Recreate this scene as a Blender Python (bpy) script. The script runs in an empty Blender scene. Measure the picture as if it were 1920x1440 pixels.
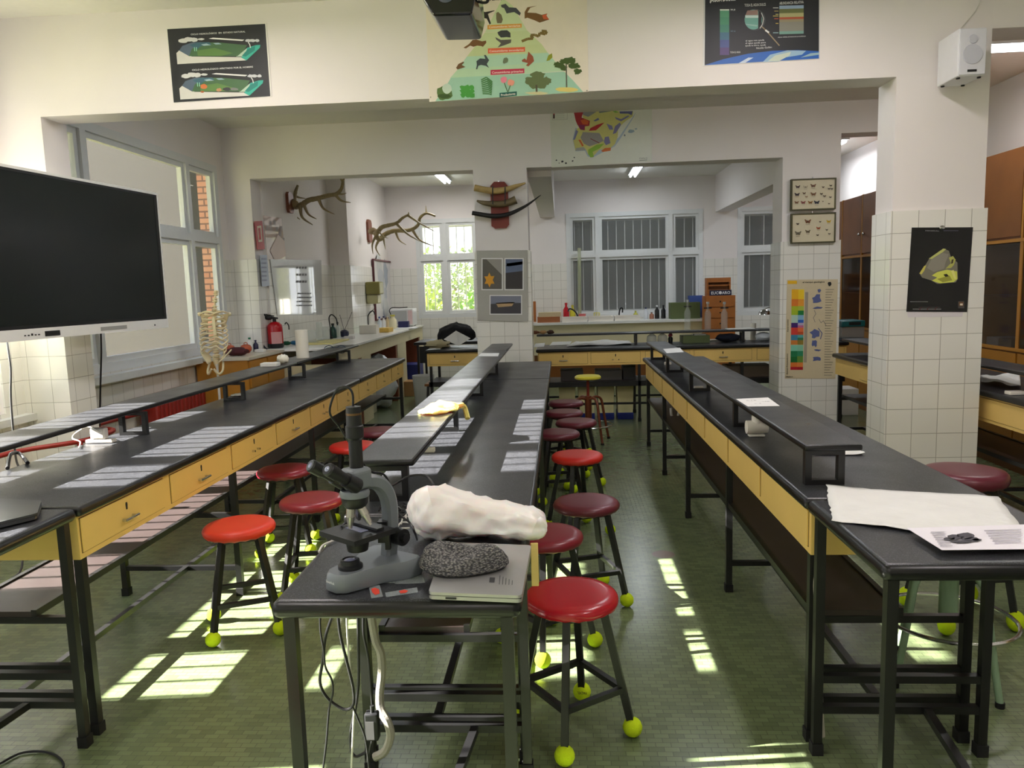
import bpy, bmesh, math, random
from mathutils import Vector, Matrix
random.seed(7)
sc = bpy.context.scene
C = sc.collection
PI = math.pi
# ------------------------------------------------------------------ camera
F = 1442.0
RR = [(0.99755935, 0.02162857, -0.06638938), (0.06316624, 0.12564589, 0.99006219), (-0.02975518, 0.99183936, -0.12397304)]
EYE = Vector((0, 0, 1.55))
cam_d = bpy.data.cameras.new('camera'); cam = bpy.data.objects.new('camera', cam_d); C.objects.link(cam)
cam_d.sensor_width = 36; cam_d.lens = 36 * F / 1920; cam_d.clip_start = .05; cam_d.clip_end = 300
cam.matrix_world = Matrix([(RR[0][0], RR[0][1], -RR[0][2], 0), (RR[1][0], RR[1][1], -RR[1][2], 0), (RR[2][0], RR[2][1], -RR[2][2], 1.55), (0, 0, 0, 1)])
sc.camera = cam
# ------------------------------------------------------------------ world, sun, exposure
w = bpy.data.worlds.new('sky'); sc.world = w; w.use_nodes = True
nt = w.node_tree; bg = nt.nodes['Background']
tc = nt.nodes.new('ShaderNodeTexCoord'); sx = nt.nodes.new('ShaderNodeSeparateXYZ'); cr = nt.nodes.new('ShaderNodeValToRGB')
nt.links.new(tc.outputs['Generated'], sx.inputs[0]); nt.links.new(sx.outputs['Z'], cr.inputs[0]); nt.links.new(cr.outputs[0], bg.inputs[0])
cr.color_ramp.elements[0].color = (.93, .96, 1, 1); cr.color_ramp.elements[1].color = (.50, .68, 1, 1)
bg.inputs[1].default_value = 2.5
sd = bpy.data.lights.new('sun', 'SUN'); sd.energy = 95; sd.angle = .009; sd.color = (1, .95, .87)
sun = bpy.data.objects.new('sun', sd); C.objects.link(sun)
sun.rotation_euler = Vector((1, .10, -.56)).to_track_quat('-Z', 'Y').to_euler()
sc.view_settings.view_transform = 'Standard'; sc.view_settings.look = 'None'; sc.view_settings.gamma = 1
sc.view_settings.use_curve_mapping = False
sc.view_settings.exposure = 0.0
sc.cycles.use_denoising = True
sc.cycles.max_bounces = 8; sc.cycles.diffuse_bounces = 5; sc.cycles.glossy_bounces = 4; sc.cycles.transmission_bounces = 6; sc.cycles.transparent_max_bounces = 12
sc.cycles.sample_clamp_indirect = 6; sc.cycles.caustics_reflective = False; sc.cycles.caustics_refractive = False

# ------------------------------------------------------------------ measuring on real planes (z = .., y = .., x = ..)
def ray(px, py):
    a, b = (px - 960) / F, -(py - 720) / F
    return Vector([r[0] * a + r[1] * b + r[2] for r in RR])
def Z(px, py, z=.85):
    d = ray(px, py); return EYE + d * ((z - 1.55) / d.z)
def Y(px, py, y):
    d = ray(px, py); return EYE + d * (y / d.y)
def X(px, py, x):
    d = ray(px, py); return EYE + d * (x / d.x)

# ------------------------------------------------------------------ materials
def lin(c): return tuple(((v / 255) / 12.92 if v / 255 <= .04045 else (((v / 255) + .055) / 1.055) ** 2.4) for v in c) + (1,)
MATS = {}
def mat(name, rgb=(128, 128, 128), rough=.5, metal=0, noise=0, nscale=20, bump=0, bscale=60, spec=.5, trans=0, alpha=1, emit=None, estr=0, coat=0, sss=0, ior=1.45):
    if name in MATS: return MATS[name]
    m = bpy.data.materials.new(name); m.use_nodes = True; n = m.node_tree; p = n.nodes['Principled BSDF']
    col = lin(rgb)
    p.inputs['Base Color'].default_value = col; p.inputs['Roughness'].default_value = rough; p.inputs['Metallic'].default_value = metal
    p.inputs['Specular IOR Level'].default_value = spec; p.inputs['Transmission Weight'].default_value = trans; p.inputs['Alpha'].default_value = alpha
    p.inputs['Coat Weight'].default_value = coat; p.inputs['IOR'].default_value = ior
    if sss: p.inputs['Subsurface Weight'].default_value = sss
    if emit: p.inputs['Emission Color'].default_value = lin(emit); p.inputs['Emission Strength'].default_value = estr
    tcn = n.nodes.new('ShaderNodeTexCoord')
    nz = n.nodes.new('ShaderNodeTexNoise'); nz.inputs['Scale'].default_value = nscale; nz.inputs['Detail'].default_value = 6
    n.links.new(tcn.outputs['Object'], nz.inputs['Vector'])
    amt = noise if noise else .04
    mx = n.nodes.new('ShaderNodeMix'); mx.data_type = 'RGBA'
    mx.inputs[6].default_value = tuple(v * (1 - amt) for v in col[:3]) + (1,); mx.inputs[7].default_value = tuple(min(1, v * (1 + amt)) for v in col[:3]) + (1,)
    n.links.new(nz.outputs['Fac'], mx.inputs[0]); n.links.new(mx.outputs[2], p.inputs['Base Color'])
    if bump:
        nb = n.nodes.new('ShaderNodeTexNoise'); nb.inputs['Scale'].default_value = bscale; nb.inputs['Detail'].default_value = 4
        n.links.new(tcn.outputs['Object'], nb.inputs['Vector'])
        bm_ = n.nodes.new('ShaderNodeBump'); bm_.inputs['Strength'].default_value = bump; bm_.inputs['Distance'].default_value = .01
        n.links.new(nb.outputs['Fac'], bm_.inputs['Height']); n.links.new(bm_.outputs[0], p.inputs['Normal'])
    MATS[name] = m; return m

def brickmat(name, c1, c2, mortar, bw, bh, ms, off=0, rough=.25, bump=.3, floor=False, spec=.5, blot=None, turn=False):
    m = bpy.data.materials.new(name); m.use_nodes = True; n = m.node_tree; p = n.nodes['Principled BSDF']; L = n.links.new
    g = n.nodes.new('ShaderNodeNewGeometry'); s = n.nodes.new('ShaderNodeSeparateXYZ'); L(g.outputs['Position'], s.inputs[0])
    cb = n.nodes.new('ShaderNodeCombineXYZ')
    if floor:
        L(s.outputs['X'], cb.inputs[0]); L(s.outputs['Y'], cb.inputs[1])
    else:
        sn = n.nodes.new('ShaderNodeSeparateXYZ'); L(g.outputs['True Normal'], sn.inputs[0])
        ab = n.nodes.new('ShaderNodeMath'); ab.operation = 'ABSOLUTE'; L(sn.outputs['X'], ab.inputs[0])
        gt = n.nodes.new('ShaderNodeMath'); gt.operation = 'GREATER_THAN'; gt.inputs[1].default_value = .5; L(ab.outputs[0], gt.inputs[0])
        mx = n.nodes.new('ShaderNodeMix'); mx.data_type = 'FLOAT'; L(gt.outputs[0], mx.inputs[0]); L(s.outputs['X'], mx.inputs[2]); L(s.outputs['Y'], mx.inputs[3])
        L(mx.outputs[0], cb.inputs[0]); L(s.outputs['Z'], cb.inputs[1])
    b = n.nodes.new('ShaderNodeTexBrick'); L(cb.outputs[0], b.inputs['Vector'])
    b.inputs['Scale'].default_value = 1; b.inputs['Brick Width'].default_value = bw; b.inputs['Row Height'].default_value = bh
    b.inputs['Mortar Size'].default_value = ms; b.offset = off; b.inputs['Mortar Smooth'].default_value = .3
    b.inputs['Color1'].default_value = lin(c1); b.inputs['Color2'].default_value = lin(c2); b.inputs['Mortar'].default_value = lin(mortar); b.inputs['Bias'].default_value = -.3
    out = b.outputs['Color']
    nz = n.nodes.new('ShaderNodeTexNoise'); nz.inputs['Scale'].default_value = 1.7; nz.inputs['Detail'].default_value = 5; L(cb.outputs[0], nz.inputs['Vector'])
    if blot:
        # worn patches where tiles are missing: a wear map with a shape of its own
        n2 = n.nodes.new('ShaderNodeTexVoronoi'); n2.inputs['Scale'].default_value = 1.35; L(cb.outputs[0], n2.inputs['Vector'])
        rp = n.nodes.new('ShaderNodeValToRGB'); rp.color_ramp.elements[0].position = .085; rp.color_ramp.elements[1].position = .10
        rp.color_ramp.elements[0].color = (1, 1, 1, 1); rp.color_ramp.elements[1].color = (0, 0, 0, 1); L(n2.outputs['Distance'], rp.inputs[0])
        m2 = n.nodes.new('ShaderNodeMix'); m2.data_type = 'RGBA'; L(rp.outputs[0], m2.inputs[0]); L(out, m2.inputs[6]); m2.inputs[7].default_value = lin(blot); out = m2.outputs[2]
    hs = n.nodes.new('ShaderNodeMix'); hs.data_type = 'RGBA'; hs.blend_type = 'MULTIPLY'; hs.inputs[0].default_value = .45
    L(out, hs.inputs[6]); L(nz.outputs['Fac'], hs.inputs[7]); 
    br = n.nodes.new('ShaderNodeBrightContrast'); L(hs.outputs[2], br.inputs[0]); br.inputs[1].default_value = 0
    L(hs.outputs[2] if floor else out, p.inputs['Base Color'])
    p.inputs['Roughness'].default_value = rough; p.inputs['Specular IOR Level'].default_value = spec
    bp = n.nodes.new('ShaderNodeBump'); bp.inputs['Strength'].default_value = bump; bp.inputs['Distance'].default_value = .004; bp.invert = True
    L(b.outputs['Fac'], bp.inputs['Height']); L(bp.outputs[0], p.inputs['Normal'])
    MATS[name] = m; return m

PLASTER = mat('white plaster', (229, 223, 221), .75, noise=.03, nscale=3, bump=.15, bscale=8)
CEIL = mat('ceiling paint', (224, 221, 214), .8)
TILE = brickmat('white wall tiles', (228, 226, 219), (221, 219, 212), (172, 169, 160), .15, .15, .0022, 0, .16, .5)
FLOOR = brickmat('green mosaic floor', (122, 136, 98), (98, 112, 80), (90, 98, 76), .052, .026, .0012, .5, .24, .35, True, .5, (128, 112, 96))
BRICK = brickmat('orange facade brick', (232, 172, 140), (222, 152, 118), (150, 112, 96), .24, .065, .010, .5, .9, .6)
def worktop_mat():
    m = mat('black speckled laminate', (42, 43, 46), .30, spec=.45)
    n = m.node_tree; p = n.nodes['Principled BSDF']
    t = n.nodes.new('ShaderNodeTexCoord'); v = n.nodes.new('ShaderNodeTexNoise'); v.inputs['Scale'].default_value = 330; n.links.new(t.outputs['Object'], v.inputs[0])
    r = n.nodes.new('ShaderNodeValToRGB'); r.color_ramp.elements[0].position = .5; r.color_ramp.elements[0].color = lin((38, 39, 42)); r.color_ramp.elements[1].position = .68; r.color_ramp.elements[1].color = lin((84, 86, 92))
    n.links.new(v.outputs['Fac'], r.inputs[0]); n.links.new(r.outputs[0], p.inputs['Base Color'])
    s = n.nodes.new('ShaderNodeTexNoise'); s.inputs['Scale'].default_value = 5; s.inputs['Detail'].default_value = 8; n.links.new(t.outputs['Object'], s.inputs[0])
    mr = n.nodes.new('ShaderNodeMapRange'); mr.inputs[3].default_value = .22; mr.inputs[4].default_value = .42; n.links.new(s.outputs['Fac'], mr.inputs[0]); n.links.new(mr.outputs[0], p.inputs['Roughness'])
    return m
WTOP = worktop_mat()
WEDGE = mat('black edge banding', (16, 16, 18), .32)
YEL = mat('mustard painted wood', (226, 190, 112), .45, noise=.06, nscale=6)
YELD = mat('dark seam', (92, 66, 30), .6)
BLKM = mat('black painted steel', (17, 17, 18), .38, noise=.25, nscale=30, spec=.6)
BLKP = mat('black rubber', (18, 18, 18), .7)
UNDER = mat('dark worn shelf board', (52, 43, 42), .42, noise=.25, nscale=9)
CHROME = mat('chrome', (200, 200, 200), .18, 1)
GLASS = mat('window glass', (240, 245, 245), .02, trans=0, alpha=.10, spec=.5)
WFRAME = mat('white painted window frame', (216, 218, 218), .4)
WBAR = mat('white window bars', (206, 206, 204), .5)
BALL = mat('neon tennis felt', (205, 232, 22), .95, noise=.12, nscale=60, bump=.6, bscale=400)
VIN_M = mat('maroon vinyl', (122, 30, 44), .30, noise=.12, nscale=6, spec=.5)
VIN_D = mat('dark plum vinyl', (94, 32, 46), .34, noise=.15, nscale=6, spec=.5)
VIN_R = mat('scarlet vinyl', (184, 34, 28), .36, noise=.06, nscale=6, spec=.5)
VIN_O = mat('orange red vinyl', (192, 52, 32), .42, noise=.10, nscale=4, spec=.4)
VIN_C = mat('crimson vinyl', (170, 22, 38), .24, noise=.10, nscale=4, spec=.6)
def flat(name, rgb, rough=.55): return mat(name, rgb, rough)

# ------------------------------------------------------------------ mesh builder
ROOT = {}
class MB:
    def __init__(s): s.v = []; s.f = []; s.m = []; s.sm = []; s.mats = []; s.cur = 0
    def use(s, m):
        if m not in s.mats: s.mats.append(m)
        s.cur = s.mats.index(m); return s
    def add(s, vs, fs, smooth=False):
        o = len(s.v); s.v += [Vector(v) for v in vs]
        for f in fs: s.f.append([i + o for i in f]); s.m.append(s.cur); s.sm.append(smooth)
        return s
    def box(s, x0, x1, y0, y1, z0, z1):
        return s.add([(x0, y0, z0), (x1, y0, z0), (x1, y1, z0), (x0, y1, z0), (x0, y0, z1), (x1, y0, z1), (x1, y1, z1), (x0, y1, z1)],
                     [(0, 3, 2, 1), (4, 5, 6, 7), (0, 1, 5, 4), (1, 2, 6, 5), (2, 3, 7, 6), (3, 0, 4, 7)])
    def rbox(s, x0, x1, y0, y1, z0, z1, r=.01, seg=2, M=None):
        bm = bmesh.new(); bmesh.ops.create_cube(bm, size=1)
        for v in bm.verts: v.co = Vector(((x0 + x1) / 2 + v.co.x * (x1 - x0), (y0 + y1) / 2 + v.co.y * (y1 - y0), (z0 + z1) / 2 + v.co.z * (z1 - z0)))
        bmesh.ops.bevel(bm, geom=list(bm.edges), offset=r, segments=seg, profile=.5, affect='EDGES'); bm.normal_update()
        i0 = len(s.sm); fl = [max(abs(f.normal.x), abs(f.normal.y), abs(f.normal.z)) < .9999 for f in bm.faces]
        s.bm(bm, M, True); s.sm[i0:] = fl; return s
    def bm(s, bm, M=None, smooth=False):
        bm.verts.ensure_lookup_table(); bm.faces.ensure_lookup_table()
        s.add([(M @ v.co if M else v.co.copy()) for v in bm.verts], [[v.index for v in f.verts] for f in bm.faces], smooth); bm.free(); return s
    def bar(s, a, b, w, h=None, up=(0, 0, 1)):
        h = h or w; a = Vector(a); b = Vector(b); d = (b - a).normalized(); u = Vector(up)
        if abs(d.dot(u)) > .98: u = Vector((0, 1, 0)) if abs(d.y) < .9 else Vector((1, 0, 0))
        x = d.cross(u).normalized(); z = x.cross(d)
        vs = [p + x * i * w / 2 + z * j * h / 2 for p in (a, b) for i, j in ((-1, -1), (1, -1), (1, 1), (-1, 1))]
        return s.add(vs, [(0, 1, 2, 3), (7, 6, 5, 4), (0, 4, 5, 1), (1, 5, 6, 2), (2, 6, 7, 3), (3, 7, 4, 0)])
    def tube(s, pts, r, n=8, closed=False, cap=True):
        pts = [Vector(p) for p in pts]; k = len(pts); rs = r if isinstance(r, (list, tuple)) else [r] * k
        vs = []; prev = None
        for i, p in enumerate(pts):
            if closed: d = pts[(i + 1) % k] - pts[i - 1]
            else: d = pts[min(i + 1, k - 1)] - pts[max(i - 1, 0)]
            d = d.normalized() if d.length > 1e-9 else Vector((0, 0, 1))
            if prev is None: u = d.orthogonal().normalized()
            else:
                u = prev - d * prev.dot(d); u = u.normalized() if u.length > 1e-6 else d.orthogonal().normalized()
            prev = u; v = d.cross(u)
            for j in range(n):
                t = 2 * PI * j / n; vs.append(p + (u * math.cos(t) + v * math.sin(t)) * rs[i])
        fs = []
        for i in range(k if closed else k - 1):
            a = i * n; b = ((i + 1) % k) * n
            for j in range(n): fs.append((a + j, a + (j + 1) % n, b + (j + 1) % n, b + j))
        if cap and not closed: fs.append(tuple(reversed(range(n)))); fs.append(tuple((k - 1) * n + j for j in range(n)))
        return s.add(vs, fs, True)
    def lathe(s, prof, c=(0, 0, 0), n=24, axis=None, smooth=True):
        c = Vector(c); q = Vector((0, 0, 1)).rotation_difference(Vector(axis).normalized()) if axis else None
        vs = []
        for r, z in prof:
            for j in range(n):
                t = 2 * PI * j / n; p = Vector((r * math.cos(t), r * math.sin(t), z)); vs.append(c + (q @ p if q else p))
        fs = []
        for i in range(len(prof) - 1):
            for j in range(n): fs.append((i * n + j, i * n + (j + 1) % n, (i + 1) * n + (j + 1) % n, (i + 1) * n + j))
        if prof[0][0] > 1e-5: fs.append(tuple(reversed(range(n))))
        if prof[-1][0] > 1e-5: fs.append(tuple((len(prof) - 1) * n + j for j in range(n)))
        return s.add(vs, fs, smooth)
    def cyl(s, a, b, r, n=16, r2=None):
        a = Vector(a); b = Vector(b); L = (b - a).length
        return s.lathe([(r, 0), (r if r2 is None else r2, L)], a, n, b - a)
    def ball(s, c, r, n=14, sc3=(1, 1, 1), jit=0, seed=0):
        rd = random.Random(seed); bm = bmesh.new(); bmesh.ops.create_uvsphere(bm, u_segments=n, v_segments=max(6, n * 2 // 3), radius=r)
        c = Vector(c)
        for v in bm.verts:
            k = 1 + (rd.random() - .5) * jit
            v.co = c + Vector((v.co.x * sc3[0], v.co.y * sc3[1], v.co.z * sc3[2])) * k
        return s.bm(bm, None, True)
    def prism(s, poly, fn, d0, d1):      # poly of (a,b); fn(a,b,d) -> point
        k = len(poly); vs = [fn(a, b, d0) for a, b in poly] + [fn(a, b, d1) for a, b in poly]
        return s.add(vs, [tuple(reversed(range(k))), tuple(range(k, 2 * k))] + [(i, (i + 1) % k, k + (i + 1) % k, k + i) for i in range(k)])
    def build(s, name, m=None, parent=None, kind=None, fix=True):
        if m is not None and not s.mats: s.mats = [m]
        me = bpy.data.meshes.new(name)
        if parent is not None: off = ROOT.get(parent.name, Vector((0, 0, 0)))
        else:
            xs = [v.x for v in s.v]; ys = [v.y for v in s.v]; zs = [v.z for v in s.v]
            off = Vector(((min(xs) + max(xs)) / 2, (min(ys) + max(ys)) / 2, min(zs)))
        me.from_pydata([v - off for v in s.v], [], s.f)
        for mm in s.mats: me.materials.append(mm)
        for i, p in enumerate(me.polygons): p.material_index = min(s.m[i], len(s.mats) - 1); p.use_smooth = s.sm[i]
        if fix:
            b = bmesh.new(); b.from_mesh(me); bmesh.ops.recalc_face_normals(b, faces=b.faces); b.to_mesh(me); b.free()
        if any(s.sm):
            me.set_sharp_from_angle(angle=.7)
            for i, p in enumerate(me.polygons): p.use_smooth = s.sm[i]
        me.update()
        o = bpy.data.objects.new(name, me); C.objects.link(o)
        if parent is not None: o.parent = parent; ROOT[o.name] = off
        else: o.location = off; ROOT[o.name] = off
        if kind: o['kind'] = kind
        return o
def B(x0, x1, y0, y1, z0, z1): return MB().box(x0, x1, y0, y1, z0, z1)
def tag(o, label, cat, group=None):
    o['label'] = label; o['category'] = cat
    if group: o['group'] = group
    return o
def thing(name, label, cat, loc=(0, 0, 0), group=None, rz=0, kind=None):
    o = bpy.data.objects.new(name, None); C.objects.link(o); o.location = loc; o.rotation_euler = (0, 0, rz); o.empty_display_size = .05
    ROOT[o.name] = Vector(loc)
    if kind: o['kind'] = kind
    else: tag(o, label, cat, group)
    return o
def local_thing(name, label, cat, group=None):     # prototype built around the origin, placed later
    return thing(name, label, cat, (0, 0, 0), group)
def dup(root, loc, rz=0, label=None, group=None, scale=None, swap=None):
    def cp(o, par):
        c = o.copy(); C.objects.link(c); c.parent = par
        if swap and o.type == 'MESH' and o.name.split('.')[0] in swap:
            c.data = o.data.copy(); c.data.materials.clear(); c.data.materials.append(swap[o.name.split('.')[0]])
        for ch in list(o.children): cp(ch, c)
        return c
    r = cp(root, None); r.location = loc; r.rotation_euler = (0, 0, rz)
    if scale: r.scale = scale
    if label: r['label'] = label
    if group: r['group'] = group
    return r
def place(root, loc, rz=0, scale=None):
    root.location = loc; root.rotation_euler = (0, 0, rz)
    if scale: root.scale = scale
    return root
def struct(mb, name, m): return mb.build(name, m, kind='structure')
def text_mesh(txt, size, mapping, mb, bold=0, align='CENTER', squash=1):
    cu = bpy.data.curves.new('lettering', 'FONT'); cu.body = txt; cu.size = 1; cu.align_x = align; cu.offset = bold; cu.resolution_u = 2
    ob = bpy.data.objects.new('lettering', cu); C.objects.link(ob)
    me = bpy.data.meshes.new_from_object(ob.evaluated_get(bpy.context.evaluated_depsgraph_get()))
    bpy.data.objects.remove(ob); bpy.data.curves.remove(cu)
    mb.add([mapping(v.co.x * size * squash, v.co.y * size) for v in me.vertices], [list(p.vertices) for p in me.polygons])
    bpy.data.meshes.remove(me)

# ================================================================== THE SETTING
CZ = 3.28; YB = 13.1; XL = -3.5; XR = 4.05; YF = -3.0
struct(B(XL - .3, XR + .3, YF - .3, YB + 3.2, -.12, 0), 'floor', FLOOR)
struct(B(XL - .3, XR + .3, YF - .3, YB + 3.2, CZ, CZ + .15), 'ceiling', CEIL)
TZ = 1.93
def wall_x(name, x0, x1, y0, y1, holes, side, tiles=True, ztile=TZ, zt=CZ):
    """wall in a plane x = const, thickness x0..x1, with window holes (ya, yb, za, zb)"""
    segs = []; ys = sorted(set([y0, y1] + [h[0] for h in holes] + [h[1] for h in holes]))
    for a, b in zip(ys, ys[1:]):
        hs = [h for h in holes if h[0] <= a + 1e-6 and h[1] >= b - 1e-6]
        if hs: segs += [(a, b, 0, hs[0][2]), (a, b, hs[0][3], zt)]
        else: segs.append((a, b, 0, zt))
    m = MB(); m.mats = [PLASTER, TILE]
    for a, b, c, d in segs:
        m.use(PLASTER); m.box(x0, x1, a, b, c, d)
        if tiles and c < ztile:
            m.use(TILE); e = .012
            if side > 0: m.box(x1, x1 + e, a, b, c, min(d, ztile))
            else: m.box(x0 - e, x0, a, b, c, min(d, ztile))
    return struct(m, name, None)
def wall_y(name, y0, y1, x0, x1, holes, tiles=True, ztile=TZ, zt=CZ):
    segs = []; xs = sorted(set([x0, x1] + [h[0] for h in holes] + [h[1] for h in holes]))
    for a, b in zip(xs, xs[1:]):
        hs = [h for h in holes if h[0] <= a + 1e-6 and h[1] >= b - 1e-6]
        if hs: segs += [(a, b, 0, hs[0][2]), (a, b, hs[0][3], zt)]
        else: segs.append((a, b, 0, zt))
    m = MB(); m.mats = [PLASTER, TILE]
    for a, b, c, d in segs:
        m.use(PLASTER); m.box(a, b, y0, y1, c, d)
        if tiles and c < ztile: m.use(TILE); m.box(a, b, y0 - .012, y0, c, min(d, ztile))
    return struct(m, name, None)
WB = (2.42, 4.55, .86, 3.0); WA = (-.35, 2.16, .86, 2.6); W0 = (-2.7, -.75, .86, 2.42); WC = (5.35, 7.85, 1.0, 2.87)
wall_x('wall_left', XL - .06, XL, YF, YB + .25, [W0, WA, WB, WC], 1)
wall_x('wall_left_outer', XL - .25, XL - .06, YF, YB + .25, [W0, WA, WB, (WC[0], 8.285, WC[2], WC[3])], 1, False)
wall_x('wall_right', XR, XR + .2, YF, YB + 3.2, [], -1, False)
HL = (-2.44, -1.36, 1.08, 2.74); HR = (.10, 2.36, 1.0, 2.75); HS = (2.92, 3.62, .98, 2.75)
wall_y('wall_back', YB, YB + .25, XL, XR, [HL, HR, HS])
wall_y('wall_front', YF - .2, YF, XL, XR, [], False)
# the pier and the inner wall of the back left room
m = MB(); m.mats = [PLASTER, TILE]
m.use(PLASTER); m.box(XL, -3.2, 8.3, 10.66, 0, CZ); m.use(TILE); m.box(-3.2, -3.188, 8.3, 10.648, 0, TZ); struct(m, 'wall_side_left', None)
m = MB(); m.mats = [PLASTER, TILE]; m.use(PLASTER); m.box(XL, -2.93, 10.66, YB, 0, CZ)
m.use(TILE); m.box(-3.2, -2.918, 10.648, 10.66, 0, TZ); m.box(-2.93, -2.918, 10.66, YB, 0, TZ)
struct(m, 'wall_back_left_room', None)
def pillar(name, x0, x1, y0, y1, top):
    m = MB(); m.mats = [PLASTER, TILE]; e = .014
    m.use(PLASTER); m.box(x0, x1, y0, y1, 0, top); m.use(TILE); m.box(x0 - e, x1 + e, y0 - e, y1 + e, 0, TZ)
    return struct(m, name, None)
pillar('pillar_front_left', XL, -3.20, 4.75, 5.0, 2.69)
pillar('pillar_front_right', 1.955, 2.475, 4.75, 5.0, 2.69)
pillar('pillar_rear_left', XL, -3.22, 8.05, 8.30, 2.76)
struct(B(-.875, -.325, 8.30, 8.45, 2.76, CZ), 'beam_stub', PLASTER)
struct(B(2.235, 2.80, 8.30, 8.40, 2.76, CZ), 'beam_stub', PLASTER)
pillar('pillar_rear_middle', -.875, -.325, 8.05, 8.45, 2.76)
pillar('pillar_rear_right', 2.235, 2.80, 8.05, 8.40, 2.76)
struct(B(XL, 2.475, 4.75, 4.97, 2.69, CZ), 'beam_front', PLASTER)
struct(B(2.475, XR, 4.75, 5.0, 2.93, CZ), 'beam_front_right', PLASTER)
struct(B(XL, 2.80, 8.05, 8.30, 2.76, CZ), 'beam_rear', PLASTER)
struct(B(2.80, XR, 8.05, 8.30, 2.97, CZ), 'beam_rear_right', PLASTER)
struct(B(-.325, -.08, 8.3, YB, 2.70, CZ), 'beam_middle_ceiling', PLASTER)
struct(B(2.56, 2.80, 8.4, YB, 2.69, CZ), 'beam_right_ceiling', PLASTER)
# outside the back wall: a glazed corridor on the right, open air on the left
GREY = mat('corridor wall paint', (150, 148, 142), .8)
m = MB(); m.box(-.55, -.35, YB + .25, YB + 3.2, 0, CZ); m.box(-.35, XR, YB + 3.0, YB + 3.2, 0, CZ)
struct(m, 'wall_corridor', GREY)

def window(n, plane, pos, a0, a1, z0, z1, cols, trans=None, bars=None, barpos=None, glassmat=None, frw=.07, open_sign=1, ledge=True, barm=None, barr=.008):
    """window in plane 'x' or 'y' at pos; cols = split positions; trans = transom height; parts: frame, sashes, glass, security bars, sill"""
    o = thing('window_%d' % n, '', '', (pos, (a0 + a1) / 2, z0) if plane == 'x' else ((a0 + a1) / 2, pos, z0), kind='structure')
    def bx(m, a, b, c, d, t0, t1):
        if plane == 'x': m.box(pos + t0, pos + t1, a, b, c, d)
        else: m.box(a, b, pos + t0, pos + t1, c, d)
    s = open_sign
    def T(t0, t1): return (min(t0 * s, t1 * s), max(t0 * s, t1 * s))
    fr = MB(); t = T(-.01, .07)
    bx(fr, a0, a1, z0, z0 + frw, *t); bx(fr, a0, a1, z1 - frw, z1, *t)
    xs = [a0] + list(cols) + [a1]
    for i, c in enumerate(xs):
        lo = c if i == 0 else (c - frw if i == len(xs) - 1 else c - frw / 2)
        bx(fr, lo, lo + frw, z0 + frw, z1 - frw, *t)
    if trans:
        for i in range(len(xs) - 1): bx(fr, xs[i] + (frw if i == 0 else frw / 2), xs[i + 1] - (frw if i == len(xs) - 2 else frw / 2), trans - frw / 2, trans + frw / 2, *t)
    fr.build('window_frame', WFRAME, o)
    sa = MB(); g = MB(); t = T(.0, .045)
    rows = [(z0 + frw, (trans - frw / 2) if trans else z1 - frw)] + ([(trans + frw / 2, z1 - frw)] if trans else [])
    sw = .045
    for i in range(len(xs) - 1):
        A = xs[i] + (frw if i == 0 else frw / 2); Bb = xs[i + 1] - (frw if i == len(xs) - 2 else frw / 2)
        for c, d in rows:
            bx(sa, A, Bb, c, c + sw, *t); bx(sa, A, Bb, d - sw, d, *t); bx(sa, A, A + sw, c + sw, d - sw, *t); bx(sa, Bb - sw, Bb, c + sw, d - sw, *t)
            bx(g, A + sw, Bb - sw, c + sw, d - sw, *T(.018, .022))
    sa.build('sash', WFRAME, o); g.build('glass', glassmat or GLASS, o)
    if bars:
        b = MB()
        k = int((a1 - a0) / bars)
        for i in range(1, k):
            c = a0 + (a1 - a0) * i / k
            if plane == 'x': b.box(pos + barpos - barr, pos + barpos + barr, c - barr, c + barr, z0, z1)
            else: b.box(c - barr, c + barr, pos + barpos - barr, pos + barpos + barr, z0, z1)
        for zz in ([z0 + .12, z1 - .12] if n not in (1,) else [z0 + .12, z1 - .12]):
            if plane == 'x': b.box(pos + barpos - .004, pos + barpos + .004, a0, a1, zz - .012, zz + .012)
            else: b.box(a0, a1, pos + barpos - .004, pos + barpos + .004, zz - .012, zz + .012)
        b.build('security_bars', barm or WBAR, o)
    return o
window(1, 'x', XL - .12, WB[0], WB[1], WB[2], WB[3], [3.0, 3.98], 2.15, .113, -.08, open_sign=1)
window(2, 'x', XL - .12, WA[0], WA[1], WA[2], WA[3], [.3, 1.35], 2.15, .113, -.08)
window(3, 'x', XL - .12, W0[0], W0[1], W0[2], W0[3], [-1.7], 2.15, .113, -.08)
window(4, 'x', XL - .05, WC[0], WC[1], WC[2], WC[3], [5.62, 7.22], 2.12, None, -.12, open_sign=1)
window(5, 'y', YB + .06, HL[0], HL[1], HL[2], HL[3], [-1.95], 2.08, .125, .10, open_sign=-1, barr=.007)
window(6, 'y', YB + .06, HR[0], HR[1], HR[2], HR[3], [.62, 1.83], 2.05, .135, .10, open_sign=-1, barr=.007)
window(7, 'y', YB + .06, HS[0], HS[1], HS[2], HS[3], [], 2.05, .18, .10, open_sign=-1, barr=.007)
struct(B(XL, XL + .10, 5.0, 8.05, .93, .985), 'trim_1', WFRAME)
struct(B(XL, XL + .08, YF, 4.75, .79, .835), 'trim_2', WFRAME)
# outside on the left: court and brick, plus a wing added to block sun from the rear window
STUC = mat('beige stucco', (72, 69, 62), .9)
struct(B(-5.4, -5.2, 5.1, 8.165, -3, 4.6), 'wall_outside_sun_block', STUC)
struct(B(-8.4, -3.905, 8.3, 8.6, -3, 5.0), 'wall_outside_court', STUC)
struct(B(-3.905, -3.56, 8.29, 8.6, 1.0, 2.87), 'wall_outside_brick', BRICK)
struct(B(-60, 60, -60, 90, -3.1, -3.0), 'ground_outside', mat('dry grass', (150, 150, 105), .95))

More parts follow.
